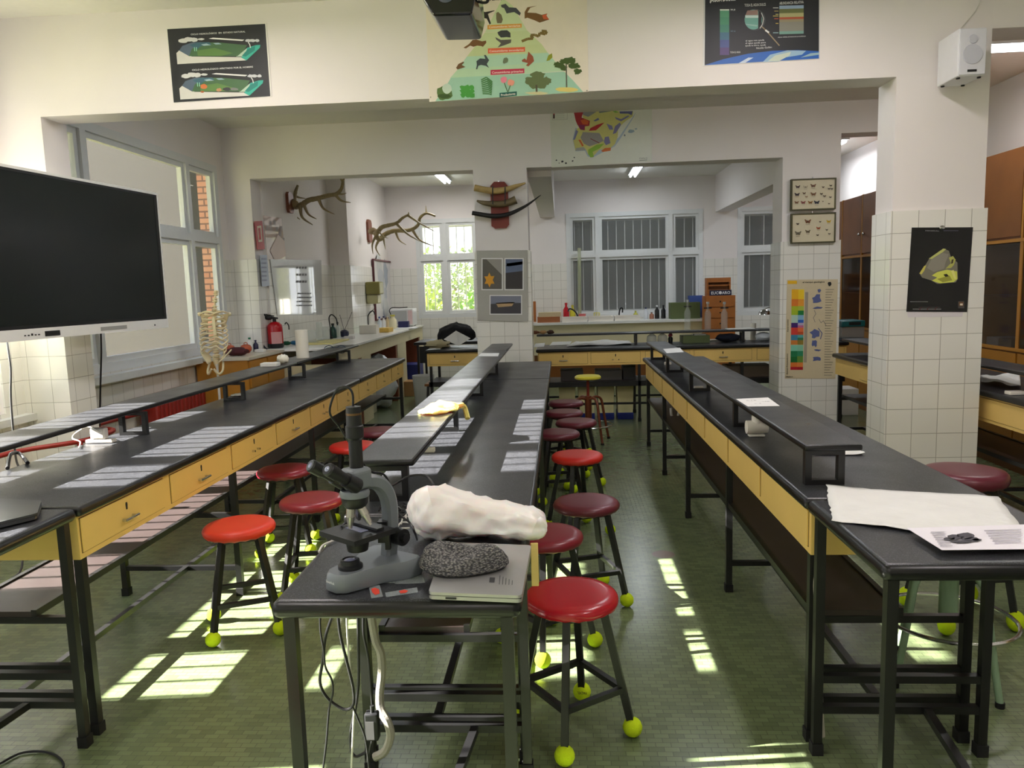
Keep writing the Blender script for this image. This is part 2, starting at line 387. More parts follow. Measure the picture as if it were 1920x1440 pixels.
# ================================================================== LAB BENCHES
def sq_leg(x, y, z1, foot=True, w=.03, z0=0):
    m = MB(); m.use(BLKM); m.box(x - w / 2, x + w / 2, y - w / 2, y + w / 2, z0, z1)
    if foot: m.use(BLKP); m.box(x - w / 2 - .004, x + w / 2 + .004, y - w / 2 - .004, y + w / 2 + .004, z0, z0 + .04)
    return m
def edge_band(o):
    o.data.materials.append(WEDGE)
    for p in o.data.polygons:
        if p.normal.z < .8: p.material_index = 1
    return o
def worktop(parent, x0, x1, y0, y1, z=.85, t=.038, r=.014):
    m = MB(); m.mats = [WTOP]; m.rbox(x0, x1, y0, y1, z - t, z, r, 3); return edge_band(m.build('worktop', None, parent))
def drawer(parent, axis, pos, a0, a1, z0, z1, s, handle='bar', fm=None):
    """front in plane axis=pos facing sign s, between a0..a1"""
    def bx(m, A, Bb, c, d, t0, t1):
        t0, t1 = sorted((t0 * s, t1 * s))
        if axis == 'x': m.box(pos + t0, pos + t1, A, Bb, c, d)
        else: m.box(A, Bb, pos + t0, pos + t1, c, d)
    m = MB(); m.use(YELD); bx(m, a0 - .003, a1 + .003, z0 - .003, z1 + .003, -.004, .0012); m.use(fm or YEL); bx(m, a0, a1, z0, z1, .0, .005)
    d = m.build('drawer', None, parent)
    c = (a0 + a1) / 2; zc = (z0 + z1) / 2
    def P(a, z, t): return (pos + t * s, a, z) if axis == 'x' else (a, pos + t * s, z)
    if handle in ('bar', 'studs', 'one'):
        st = [-.03, .035] if handle != 'one' else [-.03]
        if handle == 'bar':
            h = MB()
            for q in st: h.cyl(P(c + q, zc - .022, .004), P(c + q, zc - .022, .022), .006, 10)
            h.cyl(P(c - .045, zc - .022, .022), P(c + .05, zc - .022, .022), .0055, 10); h.build('handle', CHROME, d)
        else:
            for q in st: h = MB(); h.cyl(P(c + q, zc - .022, .004), P(c + q, zc - .022, .022), .006, 10); h.build('handle_stud', CHROME, d)
    if handle:
        k = MB(); k.use(BLKP)
        q = [P(c - .004, zc + .012, .0065), P(c + .004, zc + .012, .0065), P(c + .006, zc + .032, .0065), P(c + .004, zc + .04, .0065), P(c - .004, zc + .04, .0065), P(c - .006, zc + .032, .0065)]
        q0 = [P(c - .004, zc + .012, .004), P(c + .004, zc + .012, .004), P(c + .006, zc + .032, .004), P(c + .004, zc + .04, .004), P(c - .004, zc + .04, .004), P(c - .006, zc + .032, .004)]
        k.add(q0 + q, [tuple(range(6)), tuple(range(6, 12))] + [(i, (i + 1) % 6, 6 + (i + 1) % 6, 6 + i) for i in range(6)])
        k.build('keyhole_plate', None, d)
    return d
def bracket(parent, xa, xb, y, z0, z1, w=.022, axis='x', dep=.028):
    m = MB()
    if axis == 'x':
        m.box(xa, xa + w, y - dep / 2, y + dep / 2, z0, z1); m.box(xb - w, xb, y - dep / 2, y + dep / 2, z0, z1)
        m.box(xa + w, xb - w, y - dep / 2, y + dep / 2, z0, z0 + w * .8); m.box(xa + w, xb - w, y - dep / 2, y + dep / 2, z1 - w * .8, z1)
    else:
        m.box(y - dep / 2, y + dep / 2, xa, xa + w, z0, z1); m.box(y - dep / 2, y + dep / 2, xb - w, xb, z0, z1)
        m.box(y - dep / 2, y + dep / 2, xa + w, xb - w, z0, z0 + w * .8); m.box(y - dep / 2, y + dep / 2, xa + w, xb - w, z1 - w * .8, z1)
    return m.build('bracket', BLKM, parent)
ZB = .655; ZT = .812
def long_bench(label, x0, x1, ys, dface, draws, legs, shelfx, shelfy, brx, brys, under, group='long black lab benches', bx=None):
    y0, y1 = ys[0], ys[-1]
    o = thing('lab_bench', label, 'lab bench', ((x0 + x1) / 2, y0, 0), group)
    for a, b in zip(ys, ys[1:]): worktop(o, x0, x1, a + (.0015 if a != y0 else 0), b - (.0015 if b != y1 else 0))
    e = .03
    bx = bx or (x0 + e, x1 - e)
    MB().box(bx[0], bx[1], y0 + .02, y1 - .02, ZB, ZT - .0005).build('drawer_box', YEL, o)
    dx = (x1 - e) if dface > 0 else (x0 + e)
    for a, b, h in draws: drawer(o, 'x', dx, a, b, ZB + .022, ZT - .014, dface, h)
    for i, y in enumerate(legs):
        for x in (x0 + .045, x1 - .045): sq_leg(x, y, ZB).build('leg', None, o)
        A, Bb = x0 + .06, x1 - .06
        for za in [.135, .418] + ([.238] if i == 0 else []): B(A, Bb, y - .012, y + .012, za, za + .024).build('crossbar', BLKM, o)
    xm = (x0 + x1) / 2 + (.03 if dface > 0 else -.03)
    MB().box(xm - .013, xm + .013, legs[0] + .012, legs[-1] - .012, .136, .16).build('stretcher', BLKM, o)
    ua, ub = under
    m = MB(); m.use(UNDER); m.box(ua + .02, ub - .02, y0 + .03, y1 - .03, .442, .462)
    m.use(BLKM); m.box(ua, ua + .02, y0 + .03, y1 - .03, .442, .468); m.box(ub - .02, ub, y0 + .03, y1 - .03, .442, .468)
    m.build('undershelf', None, o)
    for a, b in zip(shelfy, shelfy[1:]):
        m = MB(); m.mats = [WTOP]; m.rbox(shelfx[0], shelfx[1], a + .0015, b - .0015, .972, .995, .008, 2); edge_band(m.build('raised_shelf', None, o))
    for y in brys: bracket(o, brx[0], brx[1], y, .85, .972)
    return o
dl = []
for i in range(9):
    a = 2.46 + .62 * i; dl.append((a + .035, a + .595, ['bar', 'bar', 'studs', 'bar', 'studs', 'one', 'one', 'one', 'one'][i]))
long_bench('long black lab bench on the left with mustard drawers, below the large screen', -2.37, -1.66, [2.46, 6.18, 8.03], 1, dl, [2.50, 3.76, 5.02, 6.15, 7.95],
           (-2.42, -2.185), [1.6, 6.2, 8.15], (-2.30, -2.155), [3.80, 5.04, 6.29, 7.68], (-2.2, -1.88), bx=(-2.13, -1.69))
long_bench('long black lab bench in the middle, running behind the microscope desk', -.71, -.105, [2.335, 5.9, 7.30], -1, [], [2.36, 3.6, 4.85, 5.88, 7.2],
           (-.715, -.50), [2.47, 6.9, 7.75], (-.66, -.525), [2.50, 3.75, 5.0, 6.2], (-.62, -.32), bx=(-.58, -.135))
dr = [(2.48 + .615 * i + .025, 2.48 + .615 * i + .59, None) for i in range(8)]
long_bench('long black lab bench on the right with pale mustard drawer panels', .765, 1.35, [2.46, 6.12, 7.42], -1, dr, [2.50, 3.78, 5.03, 6.2, 7.35],
           (.808, 1.0), [2.60, 6.1, 7.5], (.818, .95), [2.64, 3.74, 5.02, 6.13, 7.2], (.80, 1.10))

def small_table(name, label, cat, x0, x1, y0, y1, bars=False):
    o = thing(name, label, cat, ((x0 + x1) / 2, y0, 0))
    worktop(o, x0, x1, y0, y1, .85, .045, .02)
    for x in (x0 + .035, x1 - .035):
        for y in (y0 + .035, y1 - .035): sq_leg(x, y, .805, w=.028).build('leg', None, o)
    for za in (.25, .145): B(x0 + .05, x1 - .05, y1 - .048, y1 - .022, za, za + .025).build('crossbar', BLKM, o)
    MB().bar((x0 + .32, y0 + .05, .155), (x0 + .38, y1 - .04, .155), .024).build('brace', BLKM, o)
    return o
small_table('side_table', 'small black table joined to the front end of the right lab bench', 'table', .77, 1.36, 1.86, 2.455)
small_table('microscope_desk', 'black desk in the centre foreground carrying the microscope and the closed laptop', 'table', -.685, -.105, 1.65, 2.33)
small_table('side_table', 'small black table at the left edge, joined to the front end of the left bench', 'table', -2.27, -1.665, 1.86, 2.455)
# third long bench at the right edge
d3 = [(2.48 + .615 * i + .025, 2.48 + .615 * i + .59, None) for i in range(4)]
long_bench('black lab bench at the right edge behind the front pillar', 2.53, 3.13, [2.46, 7.4], -1, [(2.5 + .615 * i + .025, 2.5 + .615 * i + .59, None) for i in range(7)], [2.5, 3.75, 5.1, 6.2, 7.3],
           (2.58, 2.80), [2.6, 7.3], (2.59, 2.74), [2.9, 4.2, 5.4, 6.6], (2.6, 2.95))

# ================================================================== STOOLS
SEATZ = .51
def make_stool(name, label, vm, pleat=False):
    o = local_thing(name, label, 'stool'); s = MB(); n = 40; R = .163; vs = []; prof = [(0, SEATZ), (.06, SEATZ), (.12, SEATZ - .001), (.148, SEATZ - .004), (.158, SEATZ - .012), (R, SEATZ - .024), (.160, SEATZ - .038), (.15, SEATZ - .044), (0, SEATZ - .044)]
    for k, (r, z) in enumerate(prof):
        for j in range(n):
            t = 2 * PI * j / n; rr = r
            if 5 <= k <= 7: rr = r + (.003 * (j % 2) if pleat else .001 * math.sin(j * 5))
            vs.append((rr * math.cos(t), rr * math.sin(t), z - (.004 * (j % 2) if k == 7 else 0)))
    fs = [(i * n + j, i * n + (j + 1) % n, (i + 1) * n + (j + 1) % n, (i + 1) * n + j) for i in range(len(prof) - 1) for j in range(n)]
    s.add(vs, fs, True); s.build('seat', vm, o)
    for k in range(4):
        a = PI / 4 + k * PI / 2; t = Vector((math.cos(a), math.sin(a), 0)); w_ = .024
        m = MB(); m.bar(t * .105 + Vector((0, 0, SEATZ - .044)), t * .20 + Vector((0, 0, .045)), w_, w_, up=t); l = m.build('leg', BLKM, o)
        b = MB(); b.ball(t * .204 + Vector((0, 0, .034)), .034, 14); b.build('tennis_ball', BALL, l)
    def pt(a, z):
        f = (SEATZ - .044 - z) / (SEATZ - .089); r = .105 + .095 * f; return Vector((math.cos(a) * r, math.sin(a) * r, z))
    m = MB()
    for k in range(4):
        a = PI / 4 + k * PI / 2; m.bar(pt(a, .17), pt(a + PI / 2, .17), .02)
    m.build('footrest', BLKM, o)
    m = MB()
    for k in range(4):
        a = PI / 4 + k * PI / 2; m.bar(pt(a, SEATZ - .06), pt(a + PI / 2, SEATZ - .06), .018)
    m.build('seat_frame', BLKM, o)
    return o
G = 'round lab stools with tennis ball feet'
st0 = make_stool('lab_stool', 'crimson round lab stool on tennis ball feet, nearest beside the microscope desk', VIN_C); st0['group'] = G
place(st0, (0.012, 2.54, 0), .62)
pl = make_stool('lab_stool', 'maroon stool with pleated seat edge, third from the left bench front', VIN_M, True); pl['group'] = G
place(pl, (-1.70, 4.47, 0), .2)
def stool(x, y, rz, m, label, sc_=None): return dup(st0, (x, y, 0), rz, label, G, sc_, {'seat': m})
stool(-1.51, 3.36, .42, VIN_O, 'orange red lab stool beside the nearest drawers of the left bench')
stool(-1.31, 3.79, .15, VIN_M, 'maroon lab stool just behind the orange red one, left of the microscope')
stool(-1.47, 5.17, .3, VIN_R, 'scarlet lab stool in the left aisle, seen behind the microscope tube')
stool(-1.42, 5.72, .5, VIN_D, 'plum lab stool in the left aisle behind the scarlet one')
stool(-1.0, 6.35, .1, VIN_C, 'red lab stool half hidden by the middle bench shelf, beside the yellow bag')
stool(-1.02, 7.35, .3, VIN_D, 'plum lab stool half hidden at the far end of the middle bench shelf')
stool(-.09, 3.19, .7, VIN_M, 'maroon lab stool half hidden behind the white plastic cover')
stool(.10, 3.68, .35, VIN_D, 'plum lab stool, second large seat in the centre aisle')
stool(.078, 4.74, .5, VIN_R, 'scarlet lab stool in the centre aisle among plum ones')
stool(-.05, 5.50, .2, VIN_D, 'plum lab stool tucked half under the middle bench, behind the scarlet one')
stool(.095, 5.95, .4, VIN_D, 'plum lab stool standing out in the aisle behind the scarlet one')
stool(-.0, 6.42, .6, VIN_D, 'plum lab stool half hidden behind two others near the end of the middle bench')
stool(.02, 6.98, .8, VIN_D, 'dark lab stool farthest along the middle bench, before the yellow swivel stool')
stool(-.61, 1.39, .3, VIN_R, 'red stool at the bottom edge in front of the microscope desk')
stool(1.77, 3.46, .12, VIN_D, 'tall plum stool right of the right bench, before the tiled pillar', (1.08, 1.08, 1.36))

# ================================================================== CEILING LIGHTS (visible fluorescent battens, then unseen ones added as fill)
TUBE = mat('lit fluorescent tube', (255, 255, 255), .3, emit=(238, 246, 255), estr=14)
def batten(x, y, along, power, label, L=1.25, col=(1, .97, .92)):
    o = thing('fluorescent_light', label, 'ceiling light', (x, y, CZ - .09), 'fluorescent ceiling lights')
    def bx(a, b, c, d, e, f): return B(x + a, x + b, y + c, y + d, e, f) if along == 'y' else B(x + c, x + d, y + a, y + b, e, f)
    bx(-.07, .07, -L / 2, L / 2, CZ - .045, CZ).build('housing', WFRAME, o)
    for s_ in (-.035, .035):
        m = MB()
        a = (x + s_, y - L / 2 + .04, CZ - .065) if along == 'y' else (x - L / 2 + .04, y + s_, CZ - .065)
        b = (x + s_, y + L / 2 - .04, CZ - .065) if along == 'y' else (x + L / 2 - .04, y + s_, CZ - .065)
        m.cyl(a, b, .014, 10); m.build('tube', TUBE, o)
    l = bpy.data.lights.new('batten_light', 'AREA'); l.shape = 'RECTANGLE'; l.size = .16; l.size_y = L; l.energy = power; l.color = col
    lo = bpy.data.objects.new('batten_light', l); C.objects.link(lo); lo.parent = o; lo.location = (0, 0, -.01)
    if along == 'x': lo.rotation_euler = (0, 0, PI / 2)
    return o
batten(-1.75, 11.7, 'y', 22, 'ceiling light in the back left room, above the window')
batten(1.15, 11.8, 'y', 15, 'ceiling light in the back room, below the geological map', col=(.9, .96, 1))
batten(3.5, 10.6, 'y', 24, 'ceiling light at the back right, above the wooden cabinets', col=(.9, .96, 1))
batten(3.36, 6.25, 'x', 20, 'ceiling light at the right edge above the wooden cabinets', L=.9)
for x, y in ((-1.9, .6), (1.7, .6), (0, -1.8), (-1.9, 3.4), (1.2, 3.4)):  # fittings added out of view to fill the front room with light
    batten(x, y, 'y', 25, 'added unseen fill light on the ceiling, before the first white beam', col=(1, .87, .87))
for x in (-1.6, 1.2): batten(x, 6.15, 'y', 11, 'added unseen fill light on the ceiling between the two white beams', col=(.90, .95, 1))  # two more added behind the front beam, fill for the middle bay

# ================================================================== more benches
def cross_bench(label, x0, x1, y0, y1, draws, legs, shelf=None, posts=(), group='benches at the back of the room'):
    o = thing('lab_bench', label, 'lab bench', ((x0 + x1) / 2, y0, 0), group)
    worktop(o, x0, x1, y0, y1)
    B(x0 + .02, x1 - .02, y0 + .03, y1 - .03, ZB, ZT - .0005).build('drawer_box', YEL, o)
    for a, b, h in draws: drawer(o, 'y', y0 + .03, a, b, ZB + .022, ZT - .014, -1, h)
    for x in legs:
        for y in (y0 + .045, y1 - .045): sq_leg(x, y, ZB).build('leg', None, o)
    for y in (y0 + .045, y1 - .045): B(legs[0] + .015, legs[-1] - .015, y - .012, y + .012, .20, .224).build('stretcher', BLKM, o)
    m = MB(); m.use(UNDER); m.box(x0 + .03, x1 - .03, y0 + .06, y1 - .1, .442, .462); m.use(BLKM); m.box(x0 + .03, x1 - .03, y0 + .03, y0 + .06, .41, .468); m.build('undershelf', None, o)
    if shelf:
        m = MB(); m.mats = [WTOP]; m.rbox(shelf[0], shelf[1], y0 + .36, y0 + .56, .972, .995, .008, 2); m.build('raised_shelf', None, o)
        for x in posts: bracket(o, y0 + .38, y0 + .52, x, .85, .972, axis='y')
    return o
cross_bench('wide bench at the back with cream drawers, behind the yellow swivel stool', -.30, 3.15, 8.66, 9.36,
            [(-.27, .28, 'bar'), (.32, .87, 'studs'), (.93, 1.42, 'bar'), (1.47, 2.10, 'bar'), (2.16, 2.62, 'bar'), (2.66, 3.10, 'studs')], [-.24, .86, 2.0, 3.08], (-.30, 2.66), [.86, 2.09, 2.6])
cross_bench('short black bench with one cream drawer, in front of the bright window', -1.62, -.92, 8.95, 9.65, [(-1.57, -.97, 'bar')], [-1.56, -.98])
WHT = mat('white counter top', (232, 232, 228), .25); CREAM = mat('cream painted panel', (214, 204, 168), .5); WOODR = mat('red brown wood', (120, 58, 34), .5, noise=.3, nscale=15)
OAK = mat('honey oak veneer', (178, 122, 44), .4, noise=.2, nscale=5); OAKD = mat('dark oak veneer', (128, 78, 34), .35, noise=.3, nscale=4)
CT = .975
o = thing('wall_counter', 'white topped counter with cream supports along the back left wall', 'counter', (-2.76, 8.0, 0))
m = MB(); m.mats = [WHT]; m.rbox(-3.17, -2.33, 8.02, 12.9, CT - .03, CT, .006, 2); m.build('counter_top', None, o)
B(-2.40, -2.35, 8.04, 12.88, CT - .18, CT - .031).build('apron', CREAM, o)
for a, b in ((8.04, 8.10), (8.86, 9.30), (10.85, 11.45), (12.6, 12.88)):
    B(-2.95 if a > 10.5 else -3.15, -2.352, a, b, 0, CT - .181).build('support', CREAM, o)
for a in (8.78, 10.76, 12.5): B(-2.93, -2.36, a, a + .075, 0, CT - .182).build('door_edge', WOODR, o)
o = thing('wooden_cabinet', 'honey coloured wooden drawer cabinet under the left window, behind the skeleton', 'cabinet', (-3.2, 7.0, 0))
B(-3.47, -2.97, 7.06, 7.98, .06, .945).build('body', OAK, o); B(-3.47, -2.99, 7.09, 7.96, 0, .06).build('plinth', OAKD, o)
B(-3.475, -2.95, 7.05, 7.985, .945, .972).build('top', mat('pale laminate', (206, 198, 178), .35), o)
for i, z in enumerate((.10, .39, .68)):
    for a, b in ((7.09, 7.50), (7.53, 7.96)):
        d = B(-2.969, -2.955, a, b, z, z + .25).build('drawer', OAK, o); MB().ball((-2.948, (a + b) / 2, z + .14), .014, 10).build('knob', BLKP, d)
# counter under the back window on the right
o = thing('wall_counter', 'long counter with white top under the wide barred window at the back', 'counter', (1.0, 12.4, 0))
B(-.6, 2.5, 12.4, 13.05, CT - .04, CT).build('counter_top', WHT, o); B(-.58, 2.47, 12.44, 13.05, .45, CT - .041).build('front_panel', CREAM, o)
B(-.56, 2.45, 12.5, 13.05, 0, .45).build('base', OAKD, o)
# tall wooden cabinets on the right
DG = mat('smoked cabinet glass', (60, 50, 45), .05, alpha=.45)
o = thing('tall_cabinet', 'tall wooden cabinets with dark glass doors along the right wall', 'cabinet', (3.78, 7.4, 0))
B(3.52, 4.04, 4.9, 10.6, 0, .95).build('lower_body', OAKD, o)
m = MB(); m.box(3.98, 4.04, 4.9, 10.6, .951, 2.5); m.box(3.52, 3.979, 4.9, 10.6, 1.79, 2.5); m.build('upper_body', OAKD, o)
for i in range(9):
    a = 4.9 + i * .633
    if i: B(3.50, 3.975, a - .02, a + .02, .952, 1.788).build('upright', OAK, o)
    d = B(3.499, 3.518, a + .022, a + .61, 1.83, 2.49).build('door', OAKD, o); MB().ball((3.49, a + (.06 if i % 2 else .56), 2.05), .016, 10).build('knob', CHROME, d)
    B(3.506, 3.512, a + .022, a + .61, .97, 1.78).build('glass_door', DG, o)
    B(3.54, 3.97, a + .03, a + .6, 1.36, 1.375).build('shelf', OAKD, o)
    B(3.502, 3.519, a + .01, a + .62, .10, .93).build('lower_door', OAK, o)
    B(3.498, 3.52, a - .012, a + .012, 1.80, 2.5).build('trim', OAK, o)
B(3.49, 3.525, 4.9, 10.6, .945, .97).build('ledge', OAK, o)
B(3.49, 3.525, 4.9, 10.6, 1.785, 1.81).build('rail', OAK, o)

# ================================================================== PICTURES ON THE WALLS (traced on their wall plane)
INKC = {}
def ink(rgb):
    k = 'ink %d %d %d' % rgb
    return mat(k, rgb, .5)
class Ink:
    def __init__(s, y, ox, oy, sc_): s.y = y; s.o = (ox, oy); s.s = sc_; s.mb = MB(); s.n = 0
    def P(s, a, b, d=0): p = Y(s.o[0] + a / s.s, s.o[1] + b / s.s, s.y); return Vector((p.x, p.y - d, p.z))
    def poly(s, rgb, pts, d=None):
        s.n += 1; d = d if d is not None else .0032 + .00003 * s.n
        s.mb.use(ink(rgb) if isinstance(rgb, tuple) else rgb); s.mb.add([s.P(a, b, d) for a, b in pts], [tuple(range(len(pts)))]); return s
    def rect(s, rgb, a0, b0, a1, b1, sh=0): return s.poly(rgb, [(a0, b0), (a1, b0 + sh * (a1 - a0)), (a1, b1 + sh * (a1 - a0)), (a0, b1)])
    def blob(s, rgb, cx, cy, rx, ry, n=14, jag=.15, seed=None, rot=0):
        rd = random.Random(seed if seed is not None else int(cx * 7 + cy)); pts = []
        for i in range(n):
            t = 2 * PI * i / n; k = 1 + (rd.random() - .5) * 2 * jag; x, y = rx * k * math.cos(t), ry * k * math.sin(t)
            pts.append((cx + x * math.cos(rot) - y * math.sin(rot), cy + x * math.sin(rot) + y * math.cos(rot)))
        return s.poly(rgb, pts)
    def line(s, rgb, pts, w=4):
        for (a, b), (c, d) in zip(pts, pts[1:]):
            L = math.hypot(c - a, d - b) or 1; nx, ny = -(d - b) / L * w / 2, (c - a) / L * w / 2
            s.poly(rgb, [(a + nx, b + ny), (c + nx, d + ny), (c - nx, d - ny), (a - nx, b - ny)])
        return s
    def text(s, rgb, txt, a0, b0, a1, b1, h, bold=.0):
        """baseline from (a0,b0) to (a1,b1), cap height h (all in zoom units)"""
        s.n += 1; t = MB(); text_mesh(txt, 1, lambda x, y: Vector((x, y, 0)), t, bold, 'LEFT')
        W = max(v.x for v in t.v) or 1; ux, uy = (a1 - a0) / W, (b1 - b0) / W; L = math.hypot(a1 - a0, b1 - b0); nx, ny = (b1 - b0) / L, -(a1 - a0) / L
        s.mb.use(ink(rgb)); k = h / .72; d = .0032 + .00003 * s.n
        s.mb.add([s.P(a0 + v.x * ux + v.y * k * nx, b0 + v.x * uy + v.y * k * ny, d) for v in t.v], t.f); return s
    def done(s, parent, name='printed_picture'): return s.mb.build(name, None, parent, fix=False)
def poster(name, label, cat, ik, quad, rgb, parts='paper_sheet', th=.003, m=None):
    pts = [ik.P(a, b) for a, b in quad]; c = sum(pts, Vector()) / 4
    o = thing(name, label, cat, (c.x, ik.y, min(p.z for p in pts)))
    mb = MB(); mb.add([p + Vector((0, -th, 0)) for p in pts] + pts, [(0, 1, 2, 3), (7, 6, 5, 4), (0, 4, 5, 1), (1, 5, 6, 2), (2, 6, 7, 3), (3, 7, 4, 0)])
    mb.build(parts, m or mat('poster paper %d %d %d' % rgb, rgb, .38), o)
    return o
# --- water cycle poster
k = Ink(4.75, 290, 30, 8)
o = poster('wall_poster', 'black poster with two green landscape diagrams at the left end of the front beam', 'poster', k, [(175, 190), (1680, 108), (1762, 1210), (285, 1305)], (222, 220, 214))
k.poly((38, 40, 44), [(192, 200), (1660, 120), (1738, 1205), (290, 1300)])
for dx, dy, t2 in ((0, 0, 0), (45, 530, 1)):
    def q(*p): return [(a + dx * 1.0, b + dy) for a, b in p]
    k.poly((208, 206, 200), q((330, 560), (370, 520), (560, 610), (1300, 620), (1400, 640), (1370, 668), (345, 725)))
    k.poly((82, 98, 116), q((370, 520), (420, 450), (560, 400), (700, 395), (640, 480), (520, 605)))
    k.poly((70, 104, 70), q((520, 605), (560, 500), (640, 440), (700, 400), (980, 400), (1390, 440), (1330, 540), (1250, 605)))
    k.poly((58, 96, 112), q((530, 440), (640, 400), (820, 395), (860, 430), (700, 455), (640, 500)))
    k.poly((150, 176, 190), q((700, 430), (780, 415), (850, 440), (740, 450))); k.poly((150, 176, 190), q((880, 410), (960, 405), (1010, 425), (920, 430)))
    k.poly((92, 128, 70), q((640, 520), (900, 480), (1180, 560), (1000, 600), (650, 600)))
    k.poly((178, 200, 180), q((1250, 600), (1380, 490), (1450, 480), (1330, 610), (1220, 612)))
    k.poly((52, 168, 150), q((1390, 480), (1520, 440), (1588, 436), (1580, 480), (1380, 668), (1300, 625), (1370, 560)))
    k.poly((30, 128, 118), q((1400, 500), (1510, 450), (1505, 520), (1370, 610), (1310, 600)))
    for cx, cy, rx in ((430, 375, 70), (520, 355, 80), (600, 360, 55), (700, 350, 50)): k.blob((205, 205, 205), cx + dx, cy + dy, rx, 34 if rx > 52 else 16, 14, .12)
    for cx, rx in ((1410, 45), (1470, 50), (1545, 32)): k.blob((200, 202, 206), cx + dx * .7, 372 + dy, rx, 22)
    k.poly((226, 226, 226), q((815, 342), (880, 328), (1350, 358), (1320, 378), (860, 348)))
    k.line((230, 230, 230), q((1405, 395), (1430, 430), (1440, 480)), 12); k.line((150, 220, 190), q((600, 470), (605, 530)), 10); k.line((150, 220, 190), q((630, 470), (632, 530)), 10)
    if t2:
        k.blob((200, 112, 60), 740, 1060, 50, 40); k.blob((190, 140, 100), 970, 1110, 40, 25); k.blob((60, 60, 64), 1090, 1100, 60, 28); k.blob((120, 122, 120), 1200, 1100, 60, 22); k.blob((170, 90, 50), 720, 1140, 30, 14)
k.text((232, 232, 232), 'CICLO HIDROLÓGICO  EN  ESTADO NATURAL', 545, 292, 1365, 248, 24, .012); k.text((232, 232, 232), 'CICLO HIDROLÓGICO AFECTADO POR EL HOMBRE', 565, 826, 1480, 776, 24, .012)
k.done(o)
# --- food pyramid poster
k = Ink(4.75, 780, 0, 5.647)
o = poster('wall_poster', 'large cream poster with a green pyramid of animals and plants on the front beam', 'poster', k, [(85, -420), (1800, -500), (1828, 972), (142, 1080)], (232, 222, 208))
sl = -.058
k.poly((206, 220, 178), [(915, -20), (1020, 60), (1180, 330), (730, 345)]); k.poly((203, 216, 166), [(728, 348), (1182, 328), (1330, 470), (620, 500)])
k.poly((200, 212, 160), [(620, 500), (1330, 470), (1395, 560), (540, 600)]); k.poly((178, 214, 190), [(540, 600), (1395, 560), (1470, 650), (440, 740)]); k.poly((186, 216, 182), [(440, 740), (1470, 650), (1560, 755), (360, 830)])
k.poly((162, 204, 182), [(370, 825), (1570, 760), (1660, 850), (1770, 975), (205, 1075), (345, 870)])
k.text((40, 38, 36), 'Pirámide', 740, 10, 940, 0, 50, .03)
for a, b, c, d, col, t in ((757, 268, 1120, 300, (226, 160, 72), 'Consumidores terciarios'), (762, 515, 1155, 555, (232, 108, 72), 'Consumidores secundarios'), (790, 742, 1148, 782, (196, 52, 84), 'Consumidores primarios'), (885, 985, 1068, 1020, (22, 92, 84), 'Productores')):
    k.poly(col, [(a, b), (c, b - 16), (c, d - 6), (a, d + 14)]); k.text((245, 235, 225), t, a + 15, d + 0, c - 15, d - 16, 24, .01)
k.poly((44, 40, 40), [(590, 60), (640, 80), (730, 130), (830, 112), (832, 118), (760, 150), (795, 250), (780, 262), (750, 200), (650, 180), (560, 200), (515, 230), (508, 215), (560, 175)])
k.poly((118, 108, 84), [(850, 140), (870, 128), (905, 160), (920, 210), (905, 248), (860, 248), (850, 200)])
k.poly((72, 76, 84), [(900, 55), (950, 42), (985, 80), (1060, 85), (1110, 140), (1100, 168), (1040, 130), (960, 145), (935, 90), (905, 78)])
k.poly((122, 88, 50), [(1150, 200), (1150, 130), (1180, 80), (1280, 62), (1210, 85), (1180, 135), (1270, 140), (1330, 160), (1390, 145), (1380, 165), (1410, 210), (1310, 242), (1250, 215), (1180, 190)])
k.poly((206, 96, 60), [(1335, 165), (1392, 148), (1378, 168), (1408, 210), (1350, 205)])
k.poly((126, 88, 52), [(502, 508), (560, 470), (600, 425), (640, 420), (700, 440), (742, 432), (745, 455), (710, 498), (690, 490), (650, 485), (610, 498), (575, 485), (530, 515)])
k.poly((66, 68, 72), [(862, 345), (900, 325), (965, 322), (1000, 350), (1002, 400), (960, 395), (900, 400), (875, 375)]); k.poly((96, 92, 88), [(840, 395), (900, 425), (1010, 420), (1005, 455), (940, 480), (865, 505), (900, 460), (850, 420)])
k.line((128, 108, 58), [(1120, 440), (1180, 415), (1240, 410), (1215, 375), (1260, 372), (1300, 388), (1310, 350), (1370, 365), (1385, 335), (1330, 330)], 28)
k.poly((112, 80, 48), [(425, 720), (450, 680), (500, 655), (512, 665), (485, 690), (525, 712), (440, 738)])
k.poly((70, 80, 84), [(640, 650), (680, 620), (735, 625), (720, 585), (740, 585), (775, 640), (750, 680), (775, 722), (740, 700), (690, 690), (660, 700), (650, 735), (635, 735), (645, 690)])
k.blob((110, 122, 96), 945, 645, 28, 34, 12, .25); k.poly((160, 88, 64), [(1120, 640), (1150, 620), (1170, 640), (1190, 548), (1240, 600), (1250, 650), (1190, 705), (1165, 695), (1185, 670), (1125, 655)])
k.poly((150, 158, 50), [(1380, 650), (1400, 590), (1440, 565), (1445, 610), (1415, 640)])
for cx, cy, rx in ((1590, 650, 80), (1510, 690, 50), (1680, 700, 60), (1640, 640, 60), (1560, 720, 40), (1710, 760, 40)): k.blob((70, 92, 42), cx, cy, rx, 32, 18, .25)
k.line((96, 96, 80), [(1590, 680), (1595, 930)], 14); k.blob((226, 206, 120), 1590, 950, 115, 26)
k.blob((214, 206, 160), 1285, 988, 120, 16)
for cx, cy, rx in ((1290, 800, 75), (1210, 860, 60), (1370, 860, 60), (1250, 900, 60), (1330, 900, 60), (1290, 850, 70)): k.blob((104, 118, 78), cx, cy, rx, 45, 18, .18)
k.line((90, 84, 66), [(1275, 900), (1278, 975)], 20)
